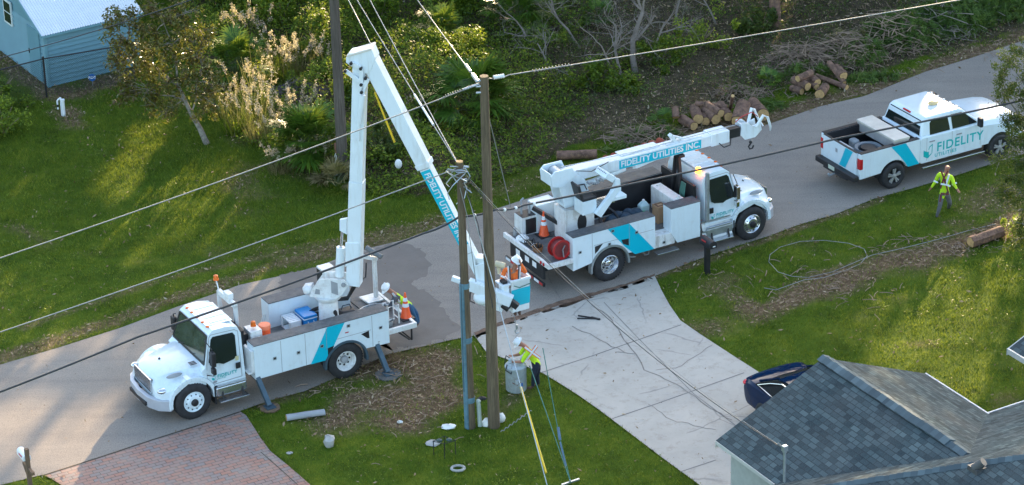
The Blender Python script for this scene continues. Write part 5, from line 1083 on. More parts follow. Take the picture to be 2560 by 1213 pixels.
# ------------------------------------------------------------------ shed
FSH = Frame(P(124, 217), 31.3)
SD = thing('shed', 'blue lap-sided garden shed with a white corrugated metal roof', 'shed', FSH.M)
SIDE = mat('blue_lap_siding', (.13, .27, .32), .6, var=.06, scale=2); SIDE2 = mat('blue_trim_paint', (.15, .30, .35), .6, var=.05)
LN, WD, HG = 3.2, 4.6, 1.84
def siding(p0, p1, z0, z1, nrm, name):
    p0, p1, nrm = Vector(p0), Vector(p1), Vector(nrm); k = int(round((z1-z0)/.155)); m = MB(); h = (z1-z0)/k
    for i in range(k):
        za, zb = z0+i*h, z0+(i+1)*h
        m.add([p0+nrm*.060+Vector((0, 0, za)), p1+nrm*.060+Vector((0, 0, za)), p1+nrm*.006+Vector((0, 0, zb)), p0+nrm*.006+Vector((0, 0, zb)), p0+Vector((0, 0, za)), p1+Vector((0, 0, za))], [(0, 1, 2, 3), (4, 5, 1, 0)])
    m.box(min(p0.x, p1.x)-.0, max(p0.x, p1.x)+.001, min(p0.y, p1.y), max(p0.y, p1.y)+.001, z0, z1); return m.build(name, SIDE, SD)
siding((0, 0, 0), (LN, 0, 0), .02, HG, (0, -1, 0), 'long_wall'); siding((0, WD, 0), (0, 0, 0), .02, HG, (-1, 0, 0), 'gable_wall')
m = MB()
rz = HG+.45*WD/2
m.add([(-.004, 0, HG), (-.004, WD, HG), (-.004, WD/2, rz)], [(0, 1, 2)]); m.build('gable', SIDE, SD)
m = MB(); m.box(0, LN, .01, WD, .0, HG); m.build('core', SIDE2, SD)
m = MB(); m.box(-.07, .03, -.07, .03, 0, HG); m.box(LN-.03, LN+.02, -.07, .03, 0, HG); m.box(-.03, LN, -.05, .0, HG-.09, HG+.01); m.build('corner_trim', SIDE2, SD)
m = MB()
for sgn, y0, y1 in ((1, -.18, WD/2), (-1, WD+.18, WD/2)):
    L = LN+.35; k = int(L/.085); prev = None
    for i in range(k*2+1):
        x = -.18+L*i/(k*2); dz = .022 if i % 2 else 0
        a, b_ = (x, y0, HG-.03+dz-.0), (x, y1, rz+.02+dz+.0)
        if prev: m.add([prev[0], a, b_, prev[1]], [(0, 1, 2, 3)])
        prev = (a, b_)
m.build('roof', mat('white_corrugated_metal', (.72, .75, .78), .35, var=.04, coat=.3), SD)
m = MB(); m.bar((-.18, -.20, HG-.06), (LN+.17, -.20, HG-.06), .02, .07); m.bar((-.19, -.18, HG-.05), (-.19, WD/2, rz), .02, .08); m.build('eave_trim', SIDE2, SD)
dd_ = FSH.front(68, 115, -.05)
m = MB(); m.box(-.075, -.04, .35, 1.25, .08, 1.75)
for k in range(11): m.box(-.081, -.075, .35+k*.082, .39+k*.082, .1, 1.73)
d_ = m.build('door', SIDE2, SD); m = MB(); m.box(-.10, -.075, 1.17, 1.21, .8, .95); m.build('handle', BLACK, d_)
wq = FSH.front(20, 30, -.05); m = MB(); m.box(-.08, -.035, wq.y-.32, wq.y+.32, wq.z-.42, wq.z+.42); w_ = m.build('window_frame', mat('pale_window_trim', (.62, .68, .66), .5), SD); m = MB(); m.box(-.086, -.08, wq.y-.25, wq.y+.25, wq.z-.35, wq.z-.02); m.box(-.086, -.08, wq.y-.25, wq.y+.25, wq.z+.02, wq.z+.35); m.build('pane', GLASS, w_)

# ------------------------------------------------------------------ fence, small yard things
def V(px, py, y):       # photo point on the vertical plane y = const
    d = ray(px, py); return CC+d*((y-CC.y)/d.y)
CHL, n, b = nodes_mat('chain_link_mesh')
tc = N(n, 'UVMap'); sx = n.nodes.new('ShaderNodeSeparateXYZ'); n.links.new(tc.outputs[0], sx.inputs[0])
def tri(v): f = math_(n, 'FRACT', math_(n, 'DIVIDE', v, .07)); return math_(n, 'LESS_THAN', f, .11)
al = math_(n, 'MAXIMUM', tri(math_(n, 'ADD', sx.outputs[0], sx.outputs[1])), tri(math_(n, 'SUBTRACT', sx.outputs[0], sx.outputs[1])))
b.inputs['Base Color'].default_value = (.05, .07, .075, 1); b.inputs['Metallic'].default_value = .5; b.inputs['Roughness'].default_value = .5; n.links.new(al, b.inputs['Alpha'])
FE = thing('chain_link_fence', 'black chain-link fence running in front of the blue shed', 'fence')
a, b_, c_ = P(117, 243), P(338, 205), P(-260, 340)
def fence_run(p, q, ph=1.3):
    L = (q-p).length; me = bpy.data.meshes.new('fence_mesh'); me.from_pydata([p, q, q+Vector((0, 0, ph)), p+Vector((0, 0, ph))], [], [(0, 1, 2, 3)]); uvl = me.uv_layers.new(name='UVMap')
    for i, uv_ in enumerate(((0, 0), (L, 0), (L, ph), (0, ph))): uvl.data[i].uv = uv_
    me.materials.append(CHL); o = bpy.data.objects.new('fence_mesh', me); COL.objects.link(o); o.parent = FE
    m = MB(); m.tube([p+Vector((0, 0, ph)), q+Vector((0, 0, ph))], .022, 8); m.build('rail', BLACK, FE)
fence_run(c_, a); fence_run(a, b_)
for p in (a, b_, c_):
    m = MB(); m.cyl(p, p+Vector((0, 0, 1.33)), .032, n=10); m.ball(p+Vector((0, 0, 1.35)), .04, 8); m.build('post', BLACK, FE, smooth=50)
p = P(232, 216); SG = thing('security_sign', 'blue octagonal security sign on a stake in front of the shed', 'sign', Matrix.Translation(p) @ Matrix.Rotation(R(0), 4, 'Z'))
m = MB(); m.cyl((0, .012, 0), (0, .012, .2), .008, n=6); m.build('stake', STEEL, SG); m = MB(); m.cyl((0, 0, .30), (0, .012, .30), .125, n=8); m.build('sign_board', mat('sign_blue', (.01, .13, .45), .35), SG)
text_obj('lettering', 'ADT', .13, basis((1, 0, 0), (0, 0, 1), (0, -1, 0), (0, -.003, .30)), PVC, SG, off=.004)
p = P(160, 290); WP = thing('well_pipe', 'white capped pipe with a hooked side pipe on the bare patch of the left lawn', 'pipe', Matrix.Translation(p))
m = MB(); m.cyl((0, 0, 0), (0, 0, .50), .055, n=14); m.cyl((0, 0, .50), (0, 0, .56), .065, n=14); m.build('riser_pipe', PVC, WP, smooth=40, bevel=.006)
m = MB(); m.tube([(-.06, .03, 0), (-.06, .03, .60), (-.06, .03, .60), (-.14, .03, .54), (-.17, .03, .50), (-.17, .03, .22)], .028, 8); m.build('hooked_pipe', PVC, WP, smooth=40); m = MB(); m.cyl((-.17, .03, .30), (-.17, .03, .38), .034, n=10); m.build('black_band', BLACK, WP)
# mailboxes
def mailbox(M, name, label, boxm, postm, flag=True):
    t = thing(name, label, 'mailbox', M); return t
p = P(1768, 684); t = thing('mailbox', 'black mailbox on a square black post in front of the crane truck cab', 'mailbox', Matrix.Translation(p) @ Matrix.Rotation(R(118), 4, 'Z'))
m = MB(); m.box(-.065, .065, -.065, .065, 0, .88); m.build('post', BLACK, t, bevel=.006)
def barrel(m, x0, x1, w, z0, hh):
    q = [(w*math.cos(a), z0+hh+w*.9*math.sin(a)) for a in [PI*k/8 for k in range(9)]]+[(-w, z0), (w, z0)]; m.prism([(x0, y, z) for y, z in q], (x1-x0, 0, 0))
m = MB(); barrel(m, -.30, .22, .125, .88, .10); m.build('mailbox_body', BLACK, t, bevel=.01)
m = MB(); barrel(m, -.318, -.302, .115, .89, .10); m.build('front_door', mat('black_gloss', (.03, .03, .032), .25), t)
m = MB(); m.box(-.13, .08, .127, .137, 1.02, 1.06); m.build('flag', RED, t)
m = MB(); m.box(-.25, -.15, .0, .0, 0, 0) if 0 else m.box(-.327, -.320, -.06, .02, .93, .96); m.build('house_number', PVC, t)
p = P(77, 1228); t = thing('mailbox', 'white mailbox on a brown timber post by the brick driveway corner', 'mailbox', Matrix.Translation(p) @ Matrix.Rotation(R(118), 4, 'Z'))
m = MB(); m.box(-.05, .05, -.05, .05, 0, 1.18); m.bar((.40, 0, .72), (-.22, 0, .72), .08, .08) if 0 else m.box(-.34, .30, -.04, .04, .60, .68); m.bar((.0, 0, .35), (.32, 0, .66), .07, .07, (0, 1, 0)); m.build('post', WOODP, t, bevel=.006)
m = MB(); barrel(m, .02, .46, .10, .84, .08); m.build('mailbox_body', PVC, t, bevel=.01, smooth=40); m = MB(); barrel(m, .462, .475, .095, .845, .08); m.build('front_door', PVC, t); m = MB(); m.box(.10, .30, .103, .113, .92, .955); m.build('flag', RED, t)

# ------------------------------------------------------------------ poles and wires
def pole(base, toppx, r0, r1, name, label, mt):
    b0 = P(*base); tp = V(toppx[0], toppx[1], b0.y); t = thing(name, label, 'utility pole', Matrix.Translation(b0)); d = tp-b0
    m = MB(); k = 10; m.tube([d*(i/k)+Vector((0, 0, -.02 if i == 0 else 0)) for i in range(k+1)], [r0+(r1-r0)*i/k for i in range(k+1)], 18); m.build('pole_shaft', mt, t, smooth=50); return t, b0, d
TP, tb0, td = pole((1235, 1066), (1210, 190), .155, .105, 'utility_pole', 'tall brown wooden utility pole, the taller of the pair by the driveway', BARKP)
SP, sb0, sd = pole((1176, 1068), (1149, 405), .135, .085, 'utility_pole', 'shorter cut-off utility pole with a blue grey guard up its side', BARKP)
LP, lb0, ld = pole((858, 440), (818, -330), .17, .12, 'utility_pole', 'grey utility pole standing in the undergrowth behind the raised boom', BARKG)
m = MB(); m.cyl(sd+Vector((0, 0, .001)), sd+Vector((0, 0, .02)), .083, n=16); m.build('cut_top', LOGE, SP)
gdir = Vector((-.085, -.095, 0)); m = MB(); m.bar(sd*.0+gdir+Vector((0, 0, .0)), sd*.555+gdir*.9, .13, .06, (gdir.x, gdir.y, 0)); m.build('cable_guard', BLUESH, SP, bevel=.02)
m = MB()
for f in (.10, .33, .535): m.lathe([(.142-.05*f, 0), (.15-.05*f, .01), (.15-.05*f, .14), (.142-.05*f, .15)], sd*f, (0, 0, 1), 18)
m.build('guard_strap', BLUESH, SP)
m = MB(); m.cyl((.22, .0, 0), (.20, .05, .66), .055, n=12); m.ball((.20, .05, .68), .065, 10); o = m.build('riser_stub', mat('pale_green_plastic', (.42, .48, .42), .5), None, smooth=50); o.matrix_world = Matrix.Translation(sb0+Vector((.02, .03, 0))); tag(o, 'short pale stub pipe standing between the two utility poles', 'pipe')
FOAM = mat('white_foam', (.80, .79, .74), .8, var=.06, scale=8, bmp=.3)
def lump(name, px, py, r, mt, label, cat, sq=(1, 1, .7), z=0., grp=None):
    m = MB(); rr = random.Random(px*7+py); c = P(px, py)+Vector((0, 0, r*sq[2]*.55+z))
    m.ball(c, r, 10, sq); m.v = [tuple(Vector(v)+(Vector(v)-c).normalized()*rr.uniform(-.18, .18)*r) for v in m.v]
    o = m.build(name, mt, None, smooth=45); return tag(o, label, cat, grp)
lump('foam_lump', 1222, 1062, .17, FOAM, 'white foam lump in front of the tall pole base', 'foam', (1.2, .8, .7))
lump('foam_lump', 1252, 1053, .14, FOAM, 'smaller white foam lump on the driveway side of the tall pole base', 'foam', (.8, .8, 1))
lump('foam_lump', 1122, 1070, .15, FOAM, 'flat white foam lump left of the blue guarded pole', 'foam', (1.3, .8, .4))
lump('foam_lump', 1000, 1057, .08, FOAM, 'tiny white foam scrap at the edge of the brown leaf litter', 'foam', (1, .7, .5))
lump('garden_rock', 824, 1112, .19, CONCR, 'rounded grey rock half buried in the lawn beside the leaf litter', 'rock', (.75, 1.2, .9))
lump('garden_rock', 1083, 1110, .17, CONCR, 'flat grey stone slab beside the black iron stand', 'stone', (1.1, 1.0, .25))
lump('garden_rock', 724, 1134, .08, CONCR, 'small half hidden stone near the brick driveway edge', 'stone', (1.1, .8, .3))
lump('steel_scrap', 1205, 998, .1, CHASSIS, 'dark metal scrap lying between the pole bases', 'scrap', (1.3, .8, .4))
m = MB(); c0 = P(1145, 1171, .03); pts = [c0+Vector((math.cos(a)*.16, math.sin(a)*.13, 0)) for a in [2*PI*k/18 for k in range(19)]]; m.tube(pts, .035, 6); tag(m.build('valve_ring', CONCR, None, smooth=50), 'grey concrete ring set in the lawn below the iron stand', 'ring')
t = thing('iron_stand', 'small black wrought iron stand on the lawn in front of the poles', 'stand', Matrix.Translation(P(1112, 1138)))
m = MB()
for x, y in ((-.27, 0), (.27, .0), (.0, -.18), (.0, .2)): m.tube([(x, y, 0), (x, y, .42)], .011, 5)
m.tube([(-.27, 0, .40), (0, -.18, .42), (.27, 0, .40), (0, .2, .42), (-.27, 0, .4)], .01, 5); m.build('stand_frame', BLACK, t)
m = MB(); m.ball((-.12, 0, .42), .07, 8, (1.2, 1, .6)); m.ball((.12, .02, .42), .07, 8, (1.2, 1, .6)); m.build('ornament', mat('dark_green_metal', (.05, .08, .07), .5), t, smooth=50)

def wire(name, label, pts, r, mt=CABLEW, sag=.0, n=24, cat='wire'):
    pts = [Vector(p) for p in pts]; out = []
    for a, b_ in zip(pts[:-1], pts[1:]):
        L = (b_-a).length
        for i in range(n if (a, b_) == (pts[-2], pts[-1]) or True else n):
            t = i/n; out.append(a.lerp(b_, t)-Vector((0, 0, sag*4*t*(1-t))))
    out.append(pts[-1]); m = MB(); m.tube(out, r, 6); return tag(m.build(name, mt, None, smooth=80), label, cat)
tt, st = tb0+td, sb0+sd
def spiral(a, b_, R_, r, turns, mt, parent, name='spiral_grip'):
    a, b_ = Vector(a), Vector(b_); d = (b_-a).normalized(); s = d.cross(Vector((0, 0, 1))).normalized(); u = s.cross(d); m = MB()
    m.tube([a.lerp(b_, i/(turns*10))+(s*math.cos(2*PI*i/10)+u*math.sin(2*PI*i/10))*R_ for i in range(turns*10+1)], r, 5)
    o = m.build(name, mt, None, smooth=80); o.parent = parent; o.matrix_parent_inverse = parent.matrix_world.inverted(); return o
# span wires on the tall pole
A = P(1197, 210, tt.z-.18); B = P(-300, 745, 8.6)
w1 = wire('span_wire', 'pale overhead wire leaving the tall pole toward the left lawn', [A, B], .014, sag=.12); spiral(A.lerp(B, .012), A.lerp(B, .065), .03, .009, 12, CABLEW, w1)
m = MB(); m.tube([A, A.lerp(B, .03)], .03, 8); o = m.build('dead_end_clamp', STEEL, w1)
A = P(1222, 196, tt.z-.1); B = P(2750, -62, 8.9)
w4 = wire('span_wire', 'pale overhead wire leaving the tall pole over the crane truck and pickup', [A, A.lerp(B, .03)+Vector((0, 0, -.0)), B], .014, sag=.04); spiral(A.lerp(B, .065), A.lerp(B, .125), .032, .009, 12, CABLEW, w4)
m = MB(); d = (B-A).normalized()
m.lathe([(.02, 0), (.055, .01), (.055, .03), (.03, .04), (.055, .07), (.055, .09), (.03, .10), (.055, .13), (.055, .15), (.03, .16), (.055, .19), (.055, .21), (.03, .22), (.055, .25), (.055, .27), (.02, .28)], A+d*.12, d, 14); o = m.build('insulator', PVC, w4, smooth=40)
A = P(1195, 205, tt.z-.25); B = P(880, -230, 8.8)
w9 = wire('span_wire', 'overhead wire from the tall pole top to the upper woodland', [A, B], .014, sag=.05); m = MB(); m.cyl(A, A.lerp(B, .035), .05, n=8); m.cyl(A.lerp(B, .05), A.lerp(B, .085), .035, n=8); m.build('dead_end_clamp', STEEL, w9)
A = P(1146, 412, st.z-.1)
for k, (q, lab) in enumerate((((700, -330), 'nearer of the two pale wires from the short pole past the raised boom'), ((750, -330), 'farther of the two pale wires from the short pole past the raised boom'))):
    wire('span_wire', lab, [A, P(*q, 8.2)], .014, sag=.12 if k == 0 else .03)
wire('winch_cable', 'thin cable running down into the elbow of the bucket truck boom', [F1.w(*e(930, 117)), P(790, -160, 9.4)], .013)
wire('span_wire', 'pale overhead wire from the short pole across the left lawn and bucket truck', [P(1140, 422, st.z-.2), P(-300, 930, 6.4)], .014, sag=.10)
wire('span_wire', 'thin dark wire crossing the shed and the brown leafed tree', [P(-250, 205, 6.0), P(520, -15, 6.6)], .014, mt=CABLEB, sag=.15)
tzc = 5.65
wire('communication_cable', 'thick black cable hanging across the whole street past both poles', [P(-300, 1090, 5.2), P(345, 842, 5.15), P(1060, 583, 5.3), P(1150, 541, tzc), P(1240, 524, tzc), P(1310, 513, 5.5), P(2100, 345, 5.1), P(2800, 195, 5.6)], .027, CABLEB, sag=.05)
m = MB()
def on_cable(a, b_, t, sag): return a.lerp(b_, t)-Vector((0, 0, sag*4*t*(1-t)))
ca, cb, cc_, cd_ = P(1150, 541, tzc), P(1240, 524, tzc), P(1310, 513, 5.5), P(2100, 345, 5.1)
for p_ in (on_cable(ca, cb, .4, .05), on_cable(cb, cc_, .3, .05), on_cable(cb, cc_, .7, .05), on_cable(cc_, cd_, .03, .05)): m.ball(p_, .05, 8)
o = m.build('cable_clamp', PVC, None, smooth=50); o.parent = next(x for x in bpy.data.objects if x.name.startswith('communication_cable'))
mm_ = H1.w(mast.location.x, mast.location.y, mast.location.z+.82)
sdv = wire('service_drop', 'twisted service cable dropping from the short pole to the roof mast', [P(1155, 432, st.z-.35), mm_], .010, CABLEB, sag=.55, n=40)
spiral(P(1155, 432, st.z-.35).lerp(mm_, .98)-Vector((0, 0, 0)), mm_, .02, .008, 8, CABLEW, sdv)
wire('service_drop', 'second thin conductor beside the twisted service cable', [P(1157, 428, st.z-.3), mm_+Vector((0, .01, .02))], .005, CABLEW, sag=.50, n=40)
wire('guy_wire', 'thin steel guy on the right of the tall pole going down behind it', [P(1218, 275, tt.z-.9), P(1290, 530, .1) if 0 else P(1278, 525, 3.2)], .012, CABLEW)
m = MB(); gy_ = P(1375, 1240, .0); a = P(1157, 445, st.z-.5)
wire('guy_wire', 'guy wire from the short pole down past the transformer, behind the yellow marker', [a, V(1225, 680, sb0.y-.3), gy_], .013, STEEL)
m.cyl(P(1302, 968, 1.55), P(1365, 1182, .45), .028, n=8); tag(m.build('guy_marker', YELL, None, smooth=50), 'yellow plastic guy marker tube sloping over the front lawn', 'guy marker')
wire('guy_wire', 'thin green line sloping over the lawn from the bent worker to the anchor', [P(1325, 915, 1.5), P(1427, 1207, .1)], .012, ROPEG)
wg = wire('guy_wire', 'thin line with a blue tensioner reaching the anchor bar on the front lawn', [P(1357, 870, 3.0), P(1395, 1075, 1.2), P(1427, 1207, .1)], .011, ROPEG); m = MB(); m.cyl(P(1395, 1068, 1.25), P(1400, 1100, 1.0), .035, n=8); m.cyl(P(1400, 1105, .95), P(1415, 1165, .45), .022, n=8); o = m.build('tensioner', mat('blue_grey_tool', (.10, .16, .24), .5), wg)
m = MB(); m.bar(P(1404, 1213, .08), P(1448, 1198, .08), .05, .04); m.cyl(P(1425, 1208, 0), P(1425, 1200, .2), .02, n=6); tag(m.build('anchor_bar', STEEL, None), 'grey steel anchor bar in the grass at the end of the guy lines', 'anchor')
spi = MB(); a, b_ = P(1252, 1080, .05), P(1329, 1026, .4); spi.tube([a.lerp(b_, i/60)+Vector((0, 0, .025*math.sin(i*.8))) for i in range(61)], .012, 5); tag(spi.build('preformed_grip', CABLEW, None), 'wavy grey cable grip crossing below the yellow marker', 'cable grip')
wire('guy_wire', 'thin slack line on the left of the blue guarded pole', [P(1150, 440, st.z-.7), V(1152, 700, sb0.y-.2), V(1160, 980, sb0.y-.25)], .008, CABLEB)
for k, q in enumerate((((1158, 455), (1195, 560), (1210, 650), (1232, 770)), ((1150, 470), (1168, 540), (1175, 600), (1190, 705)))):
    wire('hanging_lead', ('dark lead drooping from the short pole top toward the tall pole', 'grey lead drooping close along the short pole')[k], [V(a[0], a[1], sb0.y-.12) for a in q], .011, CABLEB if k == 0 else CABLEW)
m = MB(); c0 = V(1147, 425, sb0.y-.12)
for k in range(6):
    r_ = random.Random(k+3); pts = [c0+Vector((r_.uniform(-.12, .1), r_.uniform(-.1, .1), r_.uniform(-.1, .1)))]
    for i in range(6): pts.append(pts[0]+Vector((.25*math.sin(i*.9+k)*(1 if k % 2 else -1), r_.uniform(-.05, .05), -.12*i*(.3+.2*k)+.1*math.sin(i))))
    m.tube(pts, .014, 5)
o = m.build('jumper_wires', STEEL, None); o.parent = SP; o.matrix_parent_inverse = SP.matrix_world.inverted()
m = MB()
for z, a in ((-.12, 0), (-.3, 1.5), (-.5, .7)): m.cyl(st+Vector((math.cos(a)*.1, math.sin(a)*.1, z)), st+Vector((math.cos(a)*.22, math.sin(a)*.22-.05, z)), .03, n=8); m.cyl(tt+Vector((-.09, -.05, z*.8)), tt+Vector((-.2, -.08, z*.8)), .028, n=8)
o = m.build('pole_hardware', STEEL, None); o.parent = TP; o.matrix_parent_inverse = TP.matrix_world.inverted()
m = MB(); m.tube([F1.w(*j(1285, 752, .26)), P(1291, 815, 1.0)], .008, 5); o = m.build('load_line', STEEL, None); tag(o, 'winch line with a steel hook hanging from the jib over the transformer', 'line')
m = MB(); hk = P(1292, 812, 1.05); m.cyl(hk, hk-Vector((0, 0, .12)), .035, n=8); m.tube([hk-Vector((0, 0, .12)), hk-Vector((.05, 0, .18)), hk-Vector((.02, 0, .26)), hk-Vector((-.05, 0, .22))], .02, 6); h_ = m.build('hook', STEEL, o, smooth=50)
m = MB(); m.cyl(F1.w(*e(940, 228, .1)), F1.w(*e(989, 352, .1)), .026, n=8); m.cyl(F1.w(*e(932, 196, .1)), F1.w(*e(940, 228, .1)), .006, n=5); tag(m.build('insulated_stick', YELL, None, smooth=50), 'yellow insulated stick hanging in the gap between the two booms', 'stick')
sa, sb_ = P(1146, 412, st.z-.1), P(700, -330, 8.2)
def sl_(yy): return min((on_cable(sa, sb_, i/400, .12) for i in range(400)), key=lambda p_: abs(proj(*p_)[1]-yy))
m = MB(); m.cyl(sl_(236), sl_(312), .03, n=8); tag(m.build('pale_sleeve', PVC, None, smooth=50), 'pale plastic sleeve on the wire beside the upper boom', 'wire sleeve')
m = MB(); m.ball(P(996, 410, .5), .14, 10, (.8, .6, 1.1)); o = m.build('paper_bag', FOAM, None, smooth=40); tag(o, 'white scrap with a yellow mark caught in the shrubs under the boom', 'scrap')
wb = thing('wrapped_post', 'short post wrapped in torn white plastic with red print beside the grey pole', 'post', Matrix.Translation(P(850, 437)))
m = MB(); m.loft([[(-.16, -.08, 0), (.14, -.08, 0), (.14, .08, 0), (-.16, .08, 0)], [(-.14, -.09, .6), (.16, -.07, .6), (.14, .09, .6), (-.14, .07, .6)], [(-.06, -.04, .85), (.10, -.04, .75), (.08, .04, .8), (-.05, .04, .85)]]); m.build('plastic_wrap', FOAM, wb, bevel=.02)
m = MB(); m.box(.02, .07, -.095, -.092, .2, .5); m.build('red_print', RED, wb)
m = MB(); m.tube([(-.02, 0, .7), (-.06, 0, 1.0), (.02, 0, 1.1)], [.1, .07, .02], 7); m.build('torn_top', mat('brown_dead_leaf', (.25, .12, .08), .9), wb)

# transformer can and hand tools
t = thing('transformer', 'grey cylindrical pole transformer standing on the grass by the bent worker', 'transformer', Matrix.Translation(P(1291, 975)))
m = MB(); m.lathe([(.001, .02), (.25, .02), (.27, .05), (.27, .66), (.285, .68), (.285, .72), (.25, .76), (.12, .80), (.001, .81)], n=32); m.build('tank', TRANS, t, smooth=40)
for x, y in ((-.14, -.05), (.17, .02)): m = MB(); m.lathe([(.055, .74), (.07, .78), (.045, .81), (.065, .84), (.04, .88), (.05, .91), (.02, .95), (.001, .96)], (x, y, 0), n=12); m.build('bushing', TRANS, t, smooth=50)
m = MB(); m.tube([(-.22, -.12, .80), (-.26, -.2, .68), (-.12, -.26, .6), (-.1, -.22, .76)], .016); m.tube([(-.14, -.05, .95), (-.24, 0, 1.0), (-.28, .1, .7)], .012); m.build('lead', BLACK, t)
m = MB(); m.box(-.02, .06, -.30, -.26, .30, .42); m.build('bracket', TRANS, t, bevel=.01); m = MB(); m.box(.13, .17, -.245, -.225, .22, .32); m.build('label_plate', mat('blue_label', (.05, .15, .4), .5), t); m = MB(); m.tube([(-.1, -.265, .35), (.03, -.28, .28), (.12, -.255, .36)], .01); m.build('rust_run', mat('rust', (.25, .10, .06), .9), t)
m = MB(); a, b_ = P(1443, 796, .03), P(1500, 797, .03); m.bar(a, b_, .03, .03); m.bar(P(1445, 789, .03), P(1478, 794, .03), .035, .03); m.bar(P(1478, 793, .03), P(1500, 799, .03), .06, .035); tag(m.build('cable_cutter', CHASSIS, None, bevel=.005), 'long-handled black cutter lying on the concrete driveway', 'tool')
wire('fallen_cable', 'pale loop of cable lying on the lawn behind the mailbox', [P(x, y, .05+.03*math.sin(i)) for i, (x, y) in enumerate([(1910, 720), (1940, 725), (2010, 700), (2060, 694), (2110, 678), (2150, 660), (2168, 640), (2160, 622), (2120, 608), (2060, 601), (2000, 604), (1950, 618), (1925, 637), (1922, 655), (1945, 680), (1980, 691), (2020, 694), (2080, 680), (2140, 655), (2180, 638), (2260, 620), (2340, 600), (2420, 577), (2490, 560)])], .009, CABLEW, n=4, cat='cable')

# ------------------------------------------------------------------ people
def person(label, J, colours, dy=0., hat=None, extra=None, scale=1.):
    """J: joint -> world position; one continuous skinned body, coloured by the nearest bone"""
    names = {}; verts = []; rad = []; edges = []; zone = []
    def v(p, r, z): verts.append(tuple(p)); rad.append(r*scale); zone.append(z); return len(verts)-1
    def e_(a, b_): edges.append((a, b_))
    g = {k: Vector(p) for k, p in J.items()}
    pel = v(g['pelvis'], .145, 'legs'); waist = v(g['pelvis'].lerp(g['chest'], .4), .135, 'torso'); ch = v(g['chest'], .155, 'torso'); nk = v(g['neck'], .062, 'head')
    up = (g['head']-g['neck']).normalized(); face = Vector(J['face']).normalized()
    hd0 = v(g['head']-up*.045+face*.015, .082, 'head'); hd = v(g['head']+up*.01, .09, 'head'); hd2 = v(g['head']+up*.04-face*.01, .075, 'head')
    nose = v(g['head']-up*.01+face*.115, .014, 'head'); 
    for a, b_ in ((pel, waist), (waist, ch), (ch, nk), (nk, hd0), (hd0, hd), (hd, hd2), (hd0, nose)): e_(a, b_)
    for s in 'lr':
        sh = v(g['sh'+s], .075, 'arm'); el = v(g['el'+s], .052, 'arm'); md = v(g['el'+s].lerp(g['wr'+s], .5), .045, 'fore'); wr = v(g['wr'+s], .032, 'fore')
        d = (g['wr'+s]-g['el'+s]).normalized(); side = d.cross(Vector((0, 0, 1))).normalized() if abs(d.z) < .95 else Vector((1, 0, 0)); palm = v(g['wr'+s]+d*.07, .034, 'hand'); e_(ch, sh); e_(sh, el); e_(el, md); e_(md, wr); e_(wr, palm)
        cu = side.cross(d)
        for k in range(4):
            q1 = v(g['wr'+s]+d*(.115-.004*abs(k-1.3))+side*(k-1.5)*.022, .0105, 'hand'); q2 = v(g['wr'+s]+d*(.150-.007*abs(k-1.3))+side*(k-1.5)*.025+cu*.016, .009, 'hand'); e_(palm, q1); e_(q1, q2)
        q1 = v(g['wr'+s]+d*.06+side*.045, .012, 'hand'); q2 = v(g['wr'+s]+d*.10+side*.058+cu*.01, .010, 'hand'); e_(palm, q1); e_(q1, q2)
        hp = v(g['hip'+s], .105, 'legs'); kn = v(g['kn'+s], .068, 'legs'); cf = v(g['kn'+s].lerp(g['an'+s], .35), .065, 'legs'); an = v(g['an'+s], .045, 'legs'); toe_d = Vector(J.get('toe'+s, J['face'])); toe_d.z = 0; toe_d.normalize()
        he = v(g['an'+s]-Vector((0, 0, .045))+toe_d*.02, .045, 'foot'); to = v(g['an'+s]-Vector((0, 0, .055))+toe_d*.16, .034, 'foot'); e_(pel, hp); e_(hp, kn); e_(kn, cf); e_(cf, an); e_(an, he); e_(he, to)
    me = bpy.data.meshes.new('person'); me.from_pydata(verts, edges, []); o = bpy.data.objects.new('tmp_body', me); COL.objects.link(o)
    md = o.modifiers.new('s', 'SKIN'); md.use_smooth_shade = True; md.branch_smoothing = .6
    bm = bmesh.new(); bm.from_mesh(me); bm.verts.layers.skin.verify(); bm.to_mesh(me); bm.free()
    for i, sv in enumerate(me.skin_vertices[0].data): sv.radius = (rad[i], rad[i]*.85 if zone[i] in ('torso',) else rad[i]); sv.use_root = (i == 0)
    o.modifiers.new('u', 'SUBSURF').levels = 1
    dg = bpy.context.evaluated_depsgraph_get(); nm = bpy.data.meshes.new_from_object(o.evaluated_get(dg)); bpy.data.objects.remove(o)
    segs = [(Vector(verts[a]), Vector(verts[b_]), zone[b_], rad[a], rad[b_]) for a, b_ in edges]; order = ['torso', 'arm', 'fore', 'hand', 'head', 'legs', 'foot']; nm.materials.clear()
    for z in order: nm.materials.append(colours[z])
    for p in nm.polygons:
        c = p.center; best, bz = 1e9, 'torso'
        for a, b_, z, ra, rb in segs:
            ab_ = b_-a; t = max(0, min(1, (c-a).dot(ab_)/max(ab_.length_squared, 1e-9))); d = (c-a-ab_*t).length-(ra+(rb-ra)*t)
            if d < best: best, bz = d, z
        p.material_index = order.index(bz); p.use_smooth = True
    nm.name = 'person'; body = bpy.data.objects.new('person', nm); COL.objects.link(body); tag(body, label, 'person')
    if hat:
        X = (face-up*face.dot(up)).normalized(); Y = up.cross(X); o0 = g['head']+up*.035
        h = hardhat(None, basis(X*.86, Y*.86, up*.86, o0), hat); h.name = 'hard_hat'; h.parent = body; 
    return body, g
def person_px(label, pj, y0, face, colours, **k):
    J = {n_: V(px, py, y0+d) for n_, (px, py, d) in pj.items()}; J['face'] = face
    return person(label, J, colours, **k)
def zones(torso, arm, fore, legs, foot=BOOT): return dict(torso=torso, arm=arm, fore=fore, hand=SKIN, head=SKIN, legs=legs, foot=foot)
